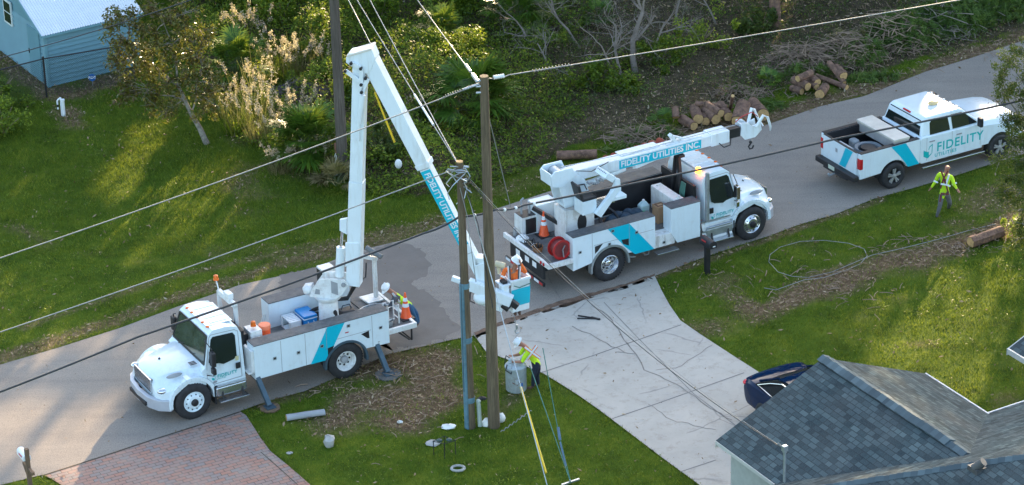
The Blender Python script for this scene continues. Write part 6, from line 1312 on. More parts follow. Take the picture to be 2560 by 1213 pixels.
def bands(body, pts_list, w, mt, name, nrm=Vector((0, -1, .35)), th=.012):
    m = MB()
    for pts in pts_list:
        for a, b_ in zip(pts[:-1], pts[1:]): m.bar(a, b_, w, th, nrm)
    o = m.build(name, mt, body, bevel=.003); return o
# worker by the transformer, bending to the left
y0 = P(1334, 972).y
pb, g = person_px('person in a lime vest with an orange and silver cross, bending over the transformer', {
    'pelvis': (1343, 908, .03), 'chest': (1322, 876, 0), 'neck': (1308, 862, -.02), 'head': (1299, 857, -.03), 'shl': (1316, 882, -.17), 'ell': (1306, 905, -.24), 'wrl': (1290, 905, -.15) , 'shr': (1314, 866, .17), 'elr': (1300, 886, .22), 'wrr': (1284, 889, .12),
    'hipl': (1341, 916, -.09), 'knl': (1334, 942, -.1), 'anl': (1332, 965, -.1), 'hipr': (1346, 913, .09), 'knr': (1342, 940, .12), 'anr': (1346, 960, .18)}, y0, Vector((-.85, -.05, -.5)), zones(HIVIS, HIVIS, SKIN, NAVY), hat=PVC)
for k in ('',): 
    o1 = Vector((0, -.14, .05)); a, b_, c_, d_ = V(1306, 869, y0)+o1, V(1350, 897, y0)+o1, V(1335, 862, y0)+o1, V(1320, 900, y0)+o1
    bands(pb, [[V(1312, 868, y0-.17), V(1350, 896, y0-.15)], [V(1342, 865, y0-.15), V(1316, 900, y0-.17)]], .085, ORTAPE, 'vest_cross')
    bands(pb, [[V(1312, 868, y0-.18), V(1350, 896, y0-.16)], [V(1342, 865, y0-.16), V(1316, 900, y0-.18)]], .045, REFL, 'reflective_band')
# worker walking away on the verge
y0 = P(2352, 540).y
pb, g = person_px('person in a long-sleeved lime jacket and maroon harness walking on the grass by the pickup', {
    'pelvis': (2361, 482, 0), 'chest': (2362, 447, 0), 'neck': (2365, 431, 0), 'head': (2368, 419, -.01), 'shl': (2348, 434, -.02), 'ell': (2339, 454, .06), 'wrl': (2329, 468, .1), 'shr': (2379, 440, 0), 'elr': (2384, 460, -.1), 'wrr': (2392, 472, -.16),
    'hipl': (2354, 488, 0), 'knl': (2350, 515, -.12), 'anl': (2342, 541, -.05), 'hipr': (2368, 487, 0), 'knr': (2375, 508, .1), 'anr': (2371, 519, .55)}, y0, Vector((.85, .5, -.1)), zones(HIVIS, HIVIS, HIVIS, GREYT))
f = lambda px, py, d=-.17: V(px, py, y0+d)
bands(pb, [[f(2353, 428, -.13), f(2361, 449), f(2371, 482, -.15)], [f(2370, 428, -.13), f(2359, 446), f(2351, 472, -.14)]], .045, HARN, 'harness_strap')
bands(pb, [[f(2373, 436, -.12), f(2365, 462), f(2352, 460)], [f(2365, 462, -.17), f(2376, 466, -.13)]], .05, REFL, 'reflective_band')
for s, q in (('l', ((2334, 452), (2345, 457))), ('r', ((2380, 462), (2392, 457)))): bands(pb, [[f(*q[0], -.1), f(*q[1], -.12)]], .045, REFL, 'sleeve_band')
bands(pb, [[f(2352, 484, -.15), f(2372, 486, -.15)], [f(2352, 486, -.12), f(2350, 505, -.18)]], .04, HARN, 'harness_belt')
# worker in the bucket
bw = F1.M @ bc; y0 = bw.y-.10
f = lambda px, py, d=0: V(px, py, y0+d)
pb, g = person_px('person in an orange shirt and white hard hat standing in the raised bucket', {
    'pelvis': (1288, 728, 0), 'chest': (1284, 686, 0), 'neck': (1288, 664, -.02), 'head': (1291, 653, -.05), 'shl': (1264, 672, 0), 'ell': (1254, 696, -.1), 'wrl': (1266, 710, -.2), 'shr': (1304, 672, 0), 'elr': (1315, 682, -.1), 'wrr': (1303, 660, -.16),
    'hipl': (1281, 733, 0), 'knl': (1284, 760, -.02), 'anl': (1287, 777, 0), 'hipr': (1294, 733, 0), 'knr': (1297, 758, -.02), 'anr': (1298, 776, 0)}, y0, Vector((.1, -.9, -.55)), zones(HIORG, HIORG, HIORG, GREYT), hat=PVC)
bands(pb, [[f(1270, 665, -.10), f(1272, 700, -.16)], [f(1301, 665, -.10), f(1299, 700, -.16)], [f(1268, 702, -.165), f(1301, 702, -.165)]], .032, REFL, 'reflective_band')
bands(pb, [[f(1274, 664, -.11), f(1276, 704, -.18)], [f(1297, 664, -.11), f(1296, 704, -.18)]], .035, SHIRTG, 'harness_strap'); bands(pb, [[f(1252, 690, -.14), f(1262, 694, -.14)]], .05, REFL, 'sleeve_band')
# worker leaning in from behind the truck
def f1(px, py, y=-.1): q = F1.side(px, py, y); return F1.w(q.x, q.y, q.z)
J = {k: f1(*v) for k, v in {'pelvis': (1020, 764, -.1), 'chest': (993, 742, -.1), 'neck': (978, 728, -.1), 'head': (967, 721, -.1), 'shl': (986, 748, .1), 'ell': (976, 764, .12), 'wrl': (968, 780, .1), 'shr': (990, 738, -.28), 'elr': (1008, 744, -.3), 'wrr': (988, 752, -.2),
    'hipl': (1024, 768, -.0), 'knl': (1034, 788, -.02), 'anl': (1044, 808, -.05), 'hipr': (1024, 764, -.2), 'knr': (1040, 783, -.22), 'anr': (1046, 804, -.25)}.items()}
J['face'] = F1.M.to_3x3() @ Vector((.85, .2, -.5))
pb, g = person('person in a lime vest, white hard hat and blue jeans leaning over the truck rear', J, zones(HIVIS, SHIRTG, SHIRTG, JEANS), hat=PVC)
bands(pb, [[f1(981, 733, .06), f1(1000, 756, .06)]], .05, REFL, 'reflective_band')

# ------------------------------------------------------------------ vegetation
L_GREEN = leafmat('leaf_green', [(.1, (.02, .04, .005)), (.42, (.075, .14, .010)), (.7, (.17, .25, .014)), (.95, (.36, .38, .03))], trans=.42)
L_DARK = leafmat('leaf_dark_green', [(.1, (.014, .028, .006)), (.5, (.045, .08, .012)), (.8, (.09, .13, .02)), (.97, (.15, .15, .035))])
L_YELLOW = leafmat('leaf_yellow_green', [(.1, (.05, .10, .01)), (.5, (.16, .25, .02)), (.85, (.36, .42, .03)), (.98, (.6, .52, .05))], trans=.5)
L_BROWN = leafmat('leaf_bronze', [(.1, (.04, .03, .01)), (.35, (.10, .055, .02)), (.55, (.07, .095, .015)), (.8, (.16, .13, .03)), (.97, (.45, .34, .05))], rough=.3, trans=.3)
L_PALM = leafmat('palm_green', [(.1, (.03, .07, .01)), (.5, (.07, .16, .02)), (.85, (.15, .24, .025)), (.98, (.40, .38, .07))], rough=.35, trans=.25)
L_PLUME = leafmat('plume_beige', [(.1, (.45, .33, .26)), (.6, (.70, .55, .44)), (.95, (.85, .74, .60))], rough=.8, trans=.55)
L_STRAW = leafmat('straw', [(.1, (.06, .055, .02)), (.5, (.17, .14, .06)), (.9, (.34, .27, .13))], rough=.8, trans=.3)
L_LITTER = leafmat('dead_leaf_litter', [(.05, (.08, .045, .025)), (.4, (.22, .14, .08)), (.75, (.36, .26, .16)), (.97, (.52, .44, .31))], rough=.8, trans=.1)
L_GRASS = leafmat('grass_blade', [(.1, (.03, .062, .004)), (.42, (.068, .125, .006)), (.7, (.14, .20, .010)), (.97, (.32, .31, .035))], rough=.6, trans=.35, posvar=.9)
L_NEEDLE = leafmat('pine_needle', [(.1, (.03, .07, .015)), (.5, (.08, .15, .025)), (.85, (.16, .24, .04)), (.97, (.36, .25, .10))], trans=.2)
def asnp(v): return np.array([v.x, v.y, v.z])
def tris_blades(base, tip, w, rng=RNG):
    """thin triangles from base (n,3) to tip (n,3) of width w"""
    d = unit(tip-base); s = unit(np.cross(d, rng.normal(size=base.shape)))*(w/2 if np.isscalar(w) else (w/2)[:, None]); return np.stack([base-s, base+s, tip], 1)
def strips(a, b, w, rng=RNG, side=None):
    d = unit(b-a); s = unit(np.cross(d, rng.normal(size=a.shape))) if side is None else side; s = s*(w/2); return np.stack([a-s, a+s, b+s*.6, b-s*.6], 1)

# grass over every lawn, one blade a triangle
def grass_field():
    n_ = 950000; x = RNG.uniform(-20, 19, n_); y = RNG.uniform(-17, 21, n_); px, py = proj(x, y)
    ok = (px > -140) & (px < 2700) & (py > -80) & (py < 1300)
    hard = inpoly(px, py, ROAD) | inpoly(px, py, DRIVE) | inpoly(px, py, BRICK); br_ = brown_mask(px, py, x, y); wm = woods_mask(px, py)
    roofs = inpoly(px, py, [(1850, 1010), (2050, 960), (2290, 960), (2470, 1060), (2600, 1040), (2700, 1300), (1840, 1300)])
    keep = ok & ~hard & ~roofs & (RNG.random(n_) > br_*.8) & (~wm | (RNG.random(n_) < .22)); x, y, px, py = x[keep], y[keep], px[keep], py[keep]; k = len(x)
    tuft = fbm(x, y, .45, 2); h = (.03+.075*tuft*RNG.random(k)+.02*RNG.random(k))*(1+.9*((py < 640)&(px<1500))*fbm(x, y, 1.6)); a = RNG.uniform(0, 2*PI, k); l = h*RNG.uniform(.2, 1.2, k)
    b0 = np.stack([x, y, np.full(k, -.02)], 1); t0 = np.stack([x+np.cos(a)*l, y+np.sin(a)*l, h], 1)
    o = np_mesh('lawn_grass', tris_blades(b0, t0, RNG.uniform(.008, .022, k)), 3, L_GRASS); tag(o, 'short green lawn grass beside the road and driveways', 'grass', kind='stuff')
grass_field()
def weeds():
    k = 900; x = RNG.uniform(-20, 19, k); y = RNG.uniform(-17, 20, k); rad = RNG.uniform(.06, .22, k); m_ = 26
    X = np.repeat(x, m_)+RNG.normal(0, 1, k*m_)*np.repeat(rad, m_); Y = np.repeat(y, m_)+RNG.normal(0, 1, k*m_)*np.repeat(rad, m_); px, py = proj(X, Y)
    ok = ~(inpoly(px, py, ROAD) | inpoly(px, py, DRIVE) | inpoly(px, py, BRICK)) & ~woods_mask(px, py); X, Y = X[ok], Y[ok]
    o = np_mesh('lawn_weeds', leaf_quads(np.stack([X, Y, .04+RNG.random(len(X))*.05], 1), .026, up=1.2, aspect=.5), 4, L_GREEN); tag(o, 'small broad leafed weeds growing through the lawn', 'weeds', kind='stuff')
weeds()
def litter_field():
    n_ = 330000; x = RNG.uniform(-20, 19, n_); y = RNG.uniform(-17, 21, n_); px, py = proj(x, y); br_ = brown_mask(px, py, x, y); wm = woods_mask(px, py)
    hard = inpoly(px, py, ROAD) | inpoly(px, py, DRIVE) | inpoly(px, py, BRICK); onroad = hard & (RNG.random(n_) < .006+.02*inpoly(px, py, DRIVE)*np.clip(fbm(x, y, .9, 3)*3-1.2, 0, 1)+.12*np.clip(1-segdist(px, py, FAR_EDGE)/16, 0, 1)*(px > 1600)+.03*np.clip(1-segdist(px, py, NEAR_B)/14, 0, 1))
    scat = RNG.random(n_) < .035*np.clip(fbm(x, y, 2.5, 1)*2.2-.4, 0, 1)
    keep = (px > -140) & (px < 2700) & (py > -80) & (py < 1300) & ((~hard & ((RNG.random(n_) < br_*.75) | (wm & (RNG.random(n_) < .45)) | scat)) | onroad)
    x, y = x[keep], y[keep]; k = len(x); c = np.stack([x, y, .022+RNG.random(k)*.05], 1); q = leaf_quads(c, .022+.05*RNG.random(k)**3, up=1.0, aspect=.38)
    o = np_mesh('dead_leaves', q, 4, L_LITTER); tag(o, 'dry brown leaf and wood litter scattered over the lawn', 'leaf litter', kind='stuff')
litter_field()
def sticks():
    m = MB(); rr = random.Random(5)
    for k in range(380):
        if k < 260: px, py = rr.choice([(rr.gauss(980, 90), rr.gauss(980, 45)), (rr.gauss(2000, 150), rr.gauss(715, 30)), (rr.gauss(2350, 100), rr.gauss(610, 20))])
        else: px, py = rr.uniform(1500, 2560), 0; py = 330-(px-1600)*.23+rr.gauss(0, 20)
        c = P(px, py, .05); a = rr.uniform(0, PI); L = rr.uniform(.1, .4); d = Vector((math.cos(a), math.sin(a), rr.uniform(-.1, .15)))*L/2; m.tube([c-d, c+Vector((rr.uniform(-.03, .03), rr.uniform(-.03, .03), .02)), c+d], rr.uniform(.006, .013), 4)
    tag(m.build('scattered_twigs', TWIG, None), 'broken twigs scattered on the brown litter', 'twigs', kind='stuff')
sticks()
# undergrowth: a rolling mass of leaves over the woodland floor
def hfield(x, y, px): return .15+1.5*np.clip(fbm(x, y, 1.9, 0)-.33, 0, 1)*1.9*(.45+.55*np.clip((1500-px)/400, 0, 1))
def undergrowth():
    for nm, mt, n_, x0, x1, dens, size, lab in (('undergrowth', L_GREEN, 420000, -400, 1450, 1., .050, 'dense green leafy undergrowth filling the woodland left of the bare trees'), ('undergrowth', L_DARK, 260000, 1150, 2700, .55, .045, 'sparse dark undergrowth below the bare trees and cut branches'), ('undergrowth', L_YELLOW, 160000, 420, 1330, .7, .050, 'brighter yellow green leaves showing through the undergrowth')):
        x = RNG.uniform(-20, 19, n_); y = RNG.uniform(1, 24, n_); px, py = proj(x, y); wm = woods_mask(px+(fbm(x, y, .8)-.5)*60, py-12+(fbm(x, y, 1., 3)-.5)*50); d = fbm(x, y, 1.3, 3)
        pj = px+(fbm(x, y, 1.6, 1)-.5)*700; lim = (px > x0) & (pj < x1) & (py > -260) & (px > 380+0*px)
        if mt is L_YELLOW: lim &= fbm(x, y, 2.2, 2) > .52
        if x0 == 1150: lim = (pj > x0) & (py > -260); lim &= (fbm(x, y, 1.7, 2) > .47)
        if x1 == 1450: lim &= (fbm(x, y, 1.1, 2) > .36) | (RNG.random(n_) < .2)
        keep = wm & lim & (RNG.random(n_) < dens*.9); x, y, px = x[keep], y[keep], px[keep]; k = len(x)
        z = hfield(x, y, px)*(RNG.random(k)**.35)+RNG.normal(0, .06, k)+(.1 if mt is L_YELLOW else 0)
        o = np_mesh(nm, leaf_quads(np.stack([x, y, np.maximum(z, .02)], 1), size, up=.5, aspect=.45), 4, mt); tag(o, lab, 'undergrowth', kind='stuff')
undergrowth()
def bush(px, py, r, h, mt, n_, label, name='shrub', group=None, size=.055, cat='shrub'):
    c = asnp(P(px, py)); lob = RNG.normal(size=(13, 3))*[r*.5, r*.5, h*.25]+[0, 0, h*.55]; who = RNG.integers(0, 13, n_); u_ = unit(RNG.normal(size=(n_, 3)))*(RNG.random((n_, 1))**.5)
    p = c+lob[who]+u_*np.array([r*.38, r*.38, h*.38])*(.5+RNG.random((13, 1)))[who]; p[:, 2] = np.maximum(p[:, 2], .03)
    t = thing(name, label, cat, Matrix.Translation(Vector(c)), group); o = np_mesh('foliage', leaf_quads(p-c, size, .4, .45), 4, mt, t)
    m = MB(); rr = random.Random(int(px*3+py))
    for k in range(6): a = rr.uniform(0, 2*PI); m.tube([(0, 0, 0), (math.cos(a)*r*.25, math.sin(a)*r*.25, h*.4), (math.cos(a)*r*.6, math.sin(a)*r*.6, h*.8)], [.025, .018, .008], 5)
    m.build('stem', TWIG, t); return t
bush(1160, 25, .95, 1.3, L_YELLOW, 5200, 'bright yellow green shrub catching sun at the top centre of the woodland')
bush(705, 60, .75, 1.2, L_YELLOW, 3800, 'bright yellow green shrub beside the pale plumes left of the grey pole')
bush(1130, 150, .8, 1.0, L_GREEN, 3600, 'rounded green shrub directly below the sunlit yellow shrub')
bush(950, 60, .9, 1.2, L_GREEN, 4200, 'leafy green shrub between the grey pole and the boom elbow')
bush(800, 150, .8, 1.1, L_GREEN, 3800, 'leafy green shrub in the gap left of the grey pole')
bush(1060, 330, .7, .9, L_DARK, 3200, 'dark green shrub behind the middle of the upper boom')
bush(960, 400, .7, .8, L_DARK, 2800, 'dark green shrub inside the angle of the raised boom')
bush(1480, 215, .55, .75, L_GREEN, 2200, 'green shrub at the foot of the pale bare trunks')
bush(1560, 225, .5, .6, L_GREEN, 1900, 'low green shrub right of the bare trunks')
bush(1650, 160, .7, .8, L_GREEN, 2500, 'green shrub on the bare woodland floor above the crane boom tip')
bush(1900, 85, .7, .8, L_DARK, 2200, 'dark green shrub at the foot of the thick trunk')
bush(1750, 120, .8, .9, L_YELLOW, 1200, 'thin olive yellow shrub left of the thick trunk')
bush(10, 335, 1.05, .8, L_YELLOW, 2600, 'feathery yellow green shrub at the left edge of the lawn'); bush(-5, 250, .9, .9, L_GREEN, 2600, 'darker green shrub behind the feathery one on the left lawn edge')
bush(590, 30, .9, 1.2, L_GREEN, 3800, 'green shrub above the beige plumes by the brown leafed tree')
bush(880, 250, .6, .9, L_GREEN, 2400, 'green shrub directly right of the grey pole')

# fan palms
def fan_palm(px, py, n_fr, rad, hgt, label, mt=L_PALM, droop=.3, seed=1):
    rng = np.random.default_rng(seed); c = P(px, py); t = thing('fan_palm', label, 'palm', Matrix.Translation(c)); V_ = []; stems = MB()
    for k in range(n_fr):
        az = rng.uniform(0, 2*PI); el = rng.uniform(.15, 1.35); L = rad*rng.uniform(.55, .9); d = np.array([math.cos(az)*math.cos(el), math.sin(az)*math.cos(el), math.sin(el)]); base = np.array([0, 0, hgt*rng.uniform(.1, .3)])
        hub = base+d*L*[1, 1, hgt/rad*1.0]; stems.tube([base, (base+hub)/2+[0, 0, .04], hub], .010, 4)
        dirn = unit((d+[0, 0, -.25])[None])[0]; sd_ = unit(np.cross(dirn, [0, 0, 1.])[None])[0]; upv = np.cross(sd_, dirn); fr = rad*rng.uniform(.50, .72); nb = 24; th = np.linspace(-1.75, 1.75, nb)+rng.normal(0, .03, nb)
        bd = np.cos(th)[:, None]*dirn+np.sin(th)[:, None]*sd_+upv*rng.uniform(-.05, .12, (nb, 1)); Lb = fr*(.75+.3*np.cos(th))*rng.uniform(.9, 1.08, nb)
        mid = hub+bd*Lb[:, None]*.55; tip = hub+bd*Lb[:, None]+np.array([0, 0, -1.])*(droop*Lb[:, None]*rng.uniform(.3, 1., (nb, 1))); w = .03*rad; s = unit(np.cross(bd, upv))*w
        V_.append(np.stack([hub+bd*.0, mid-s, tip, mid+s], 1))
    np_mesh('fronds', np.concatenate(V_), 4, mt, t); stems.build('petiole', mat('palm_stalk', (.09, .12, .04), .6), t); return t
fan_palm(778, 410, 50, 1.1, 1.5, 'large fan palm at the lawn edge in front of the grey pole', seed=2)
fan_palm(590, 215, 40, 1.0, 1.5, 'fan palm with sunlit tips between the brown leafed tree and the plumes', seed=3)
fan_palm(1185, 300, 56, 1.3, 1.5, 'broad dark green fan palm behind the top of the tall brown pole', seed=4)
fan_palm(1290, 75, 34, 1.1, 1.3, 'fan palm under the top edge beside the bare trees', seed=5)
fan_palm(1110, 110, 26, .8, 1.1, 'small fan palm above the boom elbow near the wires', seed=6)
fan_palm(840, 470, 22, .8, .6, 'low ragged fan palm at the foot of the wrapped post', mt=L_STRAW, seed=8)
fan_palm(1500, 60, 14, .6, .6, 'thin fan palm among the bare trunks', seed=9)

# plume grass
def plume_grass(px, py, rad, n_, hgt, seed, lean=(0, 0)):
    rng = np.random.default_rng(seed); c = P(px, py); t = thing('plume_grass', 'tall beige plume grass clump along the edge of the left woodland', 'tall grass', Matrix.Translation(c), 'tall beige plume grass clumps')
    a = rng.uniform(0, 2*PI, n_); r = rad*np.sqrt(rng.random(n_)); b0 = np.stack([np.cos(a)*r, np.sin(a)*r, np.zeros(n_)], 1); h = hgt*rng.uniform(.65, 1.1, n_); ln = rng.normal(0, .16, (n_, 2))+np.array(lean)+np.stack([np.cos(a), np.sin(a)], 1)*.15
    mid = b0+np.concatenate([ln*h[:, None]*.35, (h*.55)[:, None]], 1); top = b0+np.concatenate([ln*h[:, None], h[:, None]], 1)
    np_mesh('stalks', np.concatenate([strips(b0, mid, .014, rng), strips(mid, top, .012, rng)]), 4, L_STRAW, t)
    k = 40; tt_ = rng.random((n_, k)); p = (mid[:, None]+(top-mid)[:, None]*(.66+.42*tt_[..., None])).reshape(-1, 3)+rng.normal(0, .030, (n_*k, 3)); sel = rng.random(n_*k) < np.repeat((rng.random(n_) < .5), k)
    np_mesh('plumes', leaf_quads(p[sel], .030, 0., .45, rng), 4, L_PLUME, t)
    g = rng.uniform(0, 2*PI, n_*6); gl = rng.uniform(.3, .8, n_*6)*hgt*.6; gb = np.stack([np.cos(g)*rad*rng.random(n_*6), np.sin(g)*rad*rng.random(n_*6), np.zeros(n_*6)], 1); gt = gb+np.stack([np.cos(g)*gl*.45, np.sin(g)*gl*.45, gl], 1)
    np_mesh('blades', tris_blades(gb, gt, .02, rng), 3, L_STRAW if seed % 2 else L_GREEN, t)
for k, q in enumerate(((590, 330, .42, 50, 1.9), (650, 355, .38, 46, 1.8), (700, 200, .55, 60, 1.5), (620, 120, .45, 50, 1.4), (700, 375, .4, 50, 1.6), (745, 330, .5, 46, 1.4), (640, 285, .4, 40, 1.8), (745, 190, .5, 44, 1.2), (800, 425, .4, 26, 1.0), (560, 290, .35, 26, 1.2), (820, 190, .3, 22, 1.2), (700, 430, .35, 24, .8), (1045, 320, .25, 14, 1.1))): plume_grass(*q, seed=20+k)

# branching
def grow(m, p, d, L, r, depth, rr, bend=.35, split=3, up=.1, tips=None, n=5):
    pts = [p]; rs = [r]; q = p.copy(); dd = d.copy(); seg = 4
    for i in range(seg): dd = (dd+Vector((rr.gauss(0, bend*.4), rr.gauss(0, bend*.4), rr.gauss(up*.3, bend*.25)))).normalized(); q = q+dd*L/seg; pts.append(q); rs.append(r*(1-.45*(i+1)/seg))
    m.tube(pts, rs, n if depth > 1 else 3, cap=False)
    if depth == 0:
        if tips is not None: tips.append(q)
        return
    for k in range(split):
        i = rr.randint(2, seg); a = Vector((rr.gauss(0, 1), rr.gauss(0, 1), rr.gauss(0, .6)+up)).normalized(); grow(m, pts[i], (dd*.55+a*.75).normalized(), L*rr.uniform(.5, .75), rs[i]*.62, depth-1, rr, bend, split, up, tips, n)
def bare_tree(px, py, d, L, r, depth, seed, label, mt=TWIGG, split=3, name='bare_tree', up=.1):
    rr = random.Random(seed); c = P(px, py); m = MB(); grow(m, Vector((0, 0, -.02)), Vector(d).normalized(), L, r, depth, rr, .4, split, up)
    t = thing(name, label, 'tree', Matrix.Translation(c)); m.build('trunk', mt, t, smooth=60); return t
bare_tree(1588, 180, (-.15, 0, 1), 2.0, .11, 4, 3, 'thickest pale leafless trunk among the bare trees', split=4)
bare_tree(1553, 190, (-.25, .1, 1), 1.7, .06, 4, 4, 'slender leafless tree left of the thickest pale trunk', split=4)
bare_tree(1538, 202, (.1, 0, 1), 1.4, .045, 3, 5, 'thin leafless stem nearest the span wire below the bare trees', split=4)
bare_tree(1450, 120, (-.5, .1, .8), 1.6, .05, 4, 6, 'leafless tree leaning left behind the fan palm', split=4)
bare_tree(1625, 160, (.35, 0, 1), 1.5, .045, 4, 7, 'leafless tree leaning right of the thickest pale trunk', split=4)
bare_tree(1400, 210, (-.6, 0, .55), 1.5, .035, 4, 8, 'low spreading leafless branches left of the bare trunks', split=4)
bare_tree(1690, 60, (.2, .1, 1), 1.6, .045, 4, 9, 'leafless tree midway between the bare trunks and the thick trunk', split=3)
bare_tree(1790, 60, (-.2, .1, 1), 1.4, .035, 4, 10, 'thin leafless tree just left of the thick trunk', split=3)
bare_tree(1340, 130, (-.3, 0, .9), 1.3, .04, 4, 11, 'leafless grey tree right of the dark green fan palm', split=4)
bare_tree(1500, 20, (.1, .1, 1), 1.8, .07, 4, 12, 'leafless tree behind the bare trunks at the top edge', split=4)
bare_tree(1780, 110, (-.9, 0, .35), .9, .025, 3, 13, 'fallen grey branch on the bare woodland floor', name='fallen_branch', split=3)
bare_tree(1060, 150, (-.2, 0, .9), 1.1, .02, 3, 15, 'thin dry stem poking from the shrubs above the upper boom', split=2)
def twig_mass(name, px, py, rx, ry, h, n_, label, seed, mt=TWIG, L=(.3, .9), r=(.005, .018), kind='stuff'):
    rr = random.Random(seed); m = MB(); c = P(px, py)
    for k in range(n_):
        a = rr.uniform(0, 2*PI); q = math.sqrt(rr.random()); b0 = Vector((math.cos(a)*rx*q, math.sin(a)*ry*q, h*(1-q*q)*rr.random()+.02)); g = rr.uniform(0, PI); l = rr.uniform(*L)/2; d = Vector((math.cos(g)*l, math.sin(g)*l, rr.gauss(0, .18)*l)); k2 = Vector((rr.gauss(0, .1), rr.gauss(0, .1), rr.uniform(0, .12)))*l*2
        ra = rr.uniform(*r); m.tube([b0-d, b0-d*.3+k2, b0+d*.4+k2*.6, b0+d], [ra, ra*.9, ra*.7, ra*.3], 4, cap=False)
    o = m.build(name, mt, None, smooth=60); o.matrix_world = Matrix.Translation(c); return tag(o, label, 'brush pile', kind=kind)
twig_mass('dead_brush', 745, 245, .95, .5, .55, 420, 'grey heap of dead brush among the plume grass', 1, mat('grey_brush', (.12, .10, .095), .9, var=.3))
# big brush pile on the right verge: branches, twigs, needle tufts
for k, (px, py, rx, ry, h, n_) in enumerate(((1990, 165, 1.1, .8, .8, 420), (2110, 150, 1.2, .9, .9, 520), (2230, 110, 1.3, 1.0, 1.2, 420), (2350, 75, 1.3, 1.1, 1.2, 300), (2480, 25, 1.4, 1.2, 1.2, 260))):
    o = twig_mass('cut_branches', px, py, rx, ry, h, n_, 'tangle of cut branches piled along the right verge', 30+k, TWIG if k < 3 else TWIGG, (.3, 1.2), (.004, .019))
twig_mass('cut_branches', 1610, 345, 1.3, .5, .35, 200, 'low scatter of twigs left of the log heap behind the crane', 44, TWIG, (.3, 1.0), (.005, .016))
twig_mass('cut_branches', 1850, 235, 1.0, .4, .3, 90, 'thin twigs lying between the two log heaps', 45, TWIG, (.3, 1.0), (.005, .014))
def needle_tufts(px, py, rx, ry, h, n_, seed, mt, label):
    rng = np.random.default_rng(seed); c = asnp(P(px, py)); a = rng.uniform(0, 2*PI, n_); q = np.sqrt(rng.random(n_)); p = c+np.stack([np.cos(a)*rx*q, np.sin(a)*ry*q, h*(1-q*q*.7)*rng.uniform(.3, 1, n_)], 1); k = 34
    d0 = unit(rng.normal(size=(n_, 3))+[0, -.3, -.2]); B_ = np.repeat(p, k, 0)+rng.normal(0, .03, (n_*k, 3)); T_ = B_+unit(np.repeat(d0, k, 0)+rng.normal(0, .35, (n_*k, 3)))*rng.uniform(.14, .32, (n_*k, 1))-[0, 0, .05]
    o = np_mesh('needle_tufts', tris_blades(B_, T_, .016, rng), 3, mt); tag(o, label, 'pine needles', kind='stuff')
for k, (px, py, rx, ry, h, n_, mt) in enumerate(((2010, 190, .8, .6, .5, 40, L_NEEDLE), (2140, 150, 1.1, .8, .8, 110, L_NEEDLE), (2250, 105, 1.3, .9, 1.1, 420, L_NEEDLE), (2370, 70, 1.4, 1.0, 1.2, 620, L_NEEDLE), (2500, 30, 1.4, 1.1, 1.3, 640, L_NEEDLE), (1640, 345, .9, .4, .35, 46, L_NEEDLE), (1560, 375, .6, .3, .2, 24, L_NEEDLE), (1900, 270, .9, .35, .2, 50, L_NEEDLE), (2180, 200, .9, .3, .25, 60, L_NEEDLE), (2120, 120, .7, .5, 1.0, 40, L_STRAW))): needle_tufts(px, py, rx, ry, h, n_, 60+k, mt, 'green pine needle tufts on the cut branches along the right verge')
fan_palm(1920, 215, 12, .5, .4, 'small wilted fan palm between the two log heaps', seed=14); fan_palm(1660, 315, 8, .45, .4, 'wilted palm fronds on the twigs left of the log heap', seed=15)
# logs
def log(a, b_, r, label, grp, z=None, mt=LOGB, taper=.94):
    p, q = P(*a), P(*b_)
    if z is None:
        z = r
    za, zb = (z if isinstance(z, tuple) else (z, z)); p, q = P(*a, za), P(*b_, zb); rr = random.Random(int(a[0]*13+a[1])); m = MB(); k = 7; n = 14; rings = []
    d = (q-p).normalized(); s = d.cross(Vector((0, 0, 1))).normalized(); u = s.cross(d); wob = [rr.uniform(.9, 1.1) for _ in range(n)]
    for i in range(k+1):
        c = p.lerp(q, i/k)+s*rr.uniform(-.04, .04)*r; R_ = r*(1-(1-taper)*i/k)*rr.uniform(.95, 1.05); rings.append([c+(s*math.cos(2*PI*j_/n)+u*math.sin(2*PI*j_/n))*R_*wob[j_] for j_ in range(n)])
    m.loft(rings, cap=False); t = m.build('log', mt, None, smooth=70); tag(t, label, 'log', grp)
    e_ = MB()
    for ring_, dr in ((rings[0], -d), (rings[-1], d)):
        c = sum(ring_, Vector())/n; e_.add([c+(v-c)*.93+dr*.004 for v in ring_], [tuple(range(n))])
    e_.build('sawn_end', LOGE, t); return t
g1, g2 = 'logs heaped behind the crane boom tip', 'logs in the right hand heap on the verge'
for args in (((1908, 288), (1884, 258), .21, 'thick log standing out at the road end of the heap behind the crane tip', g1, .21), ((1846, 305), (1858, 262), .24, 'fattest log of the heap behind the crane tip, nearly upright', g1, (.3, .5)),
    ((1821, 292), (1800, 262), .15, 'log left of the fattest one in the crane tip heap', g1, .3), ((1802, 284), (1766, 262), .13, 'upper log with a round pale end in the crane tip heap', g1, .42), ((1790, 299), (1762, 274), .16, 'middle log of the crane tip heap', g1, .25),
    ((1746, 298), (1735, 272), .17, 'short thick log on the left half of the crane tip heap', g1, .25), ((1735, 316), (1706, 296), .14, 'bark covered log low on the left of the crane tip heap', g1, .14), ((1690, 294), (1688, 268), .11, 'stubby upright log at the left end of the crane tip heap', g1, (.25, .5)),
    ((1676, 317), (1644, 316), .06, 'thin pole lying flat left of the crane tip heap', g1, .06), ((1764, 304), (1757, 290), .14, 'log end tucked low in the middle of the crane tip heap', g1, .14), ((1832, 240), (1825, 272), .06, 'thin forked branch poking up from the crane tip heap', g1, (.9, .2)), ((1739, 259), (1818, 268), .08, 'long thin log across the top of the crane tip heap', g1, .42), ((1718, 311), (1700, 300), .10, 'small log beside the bark covered one in the crane tip heap', g1, .1)): log(*args)
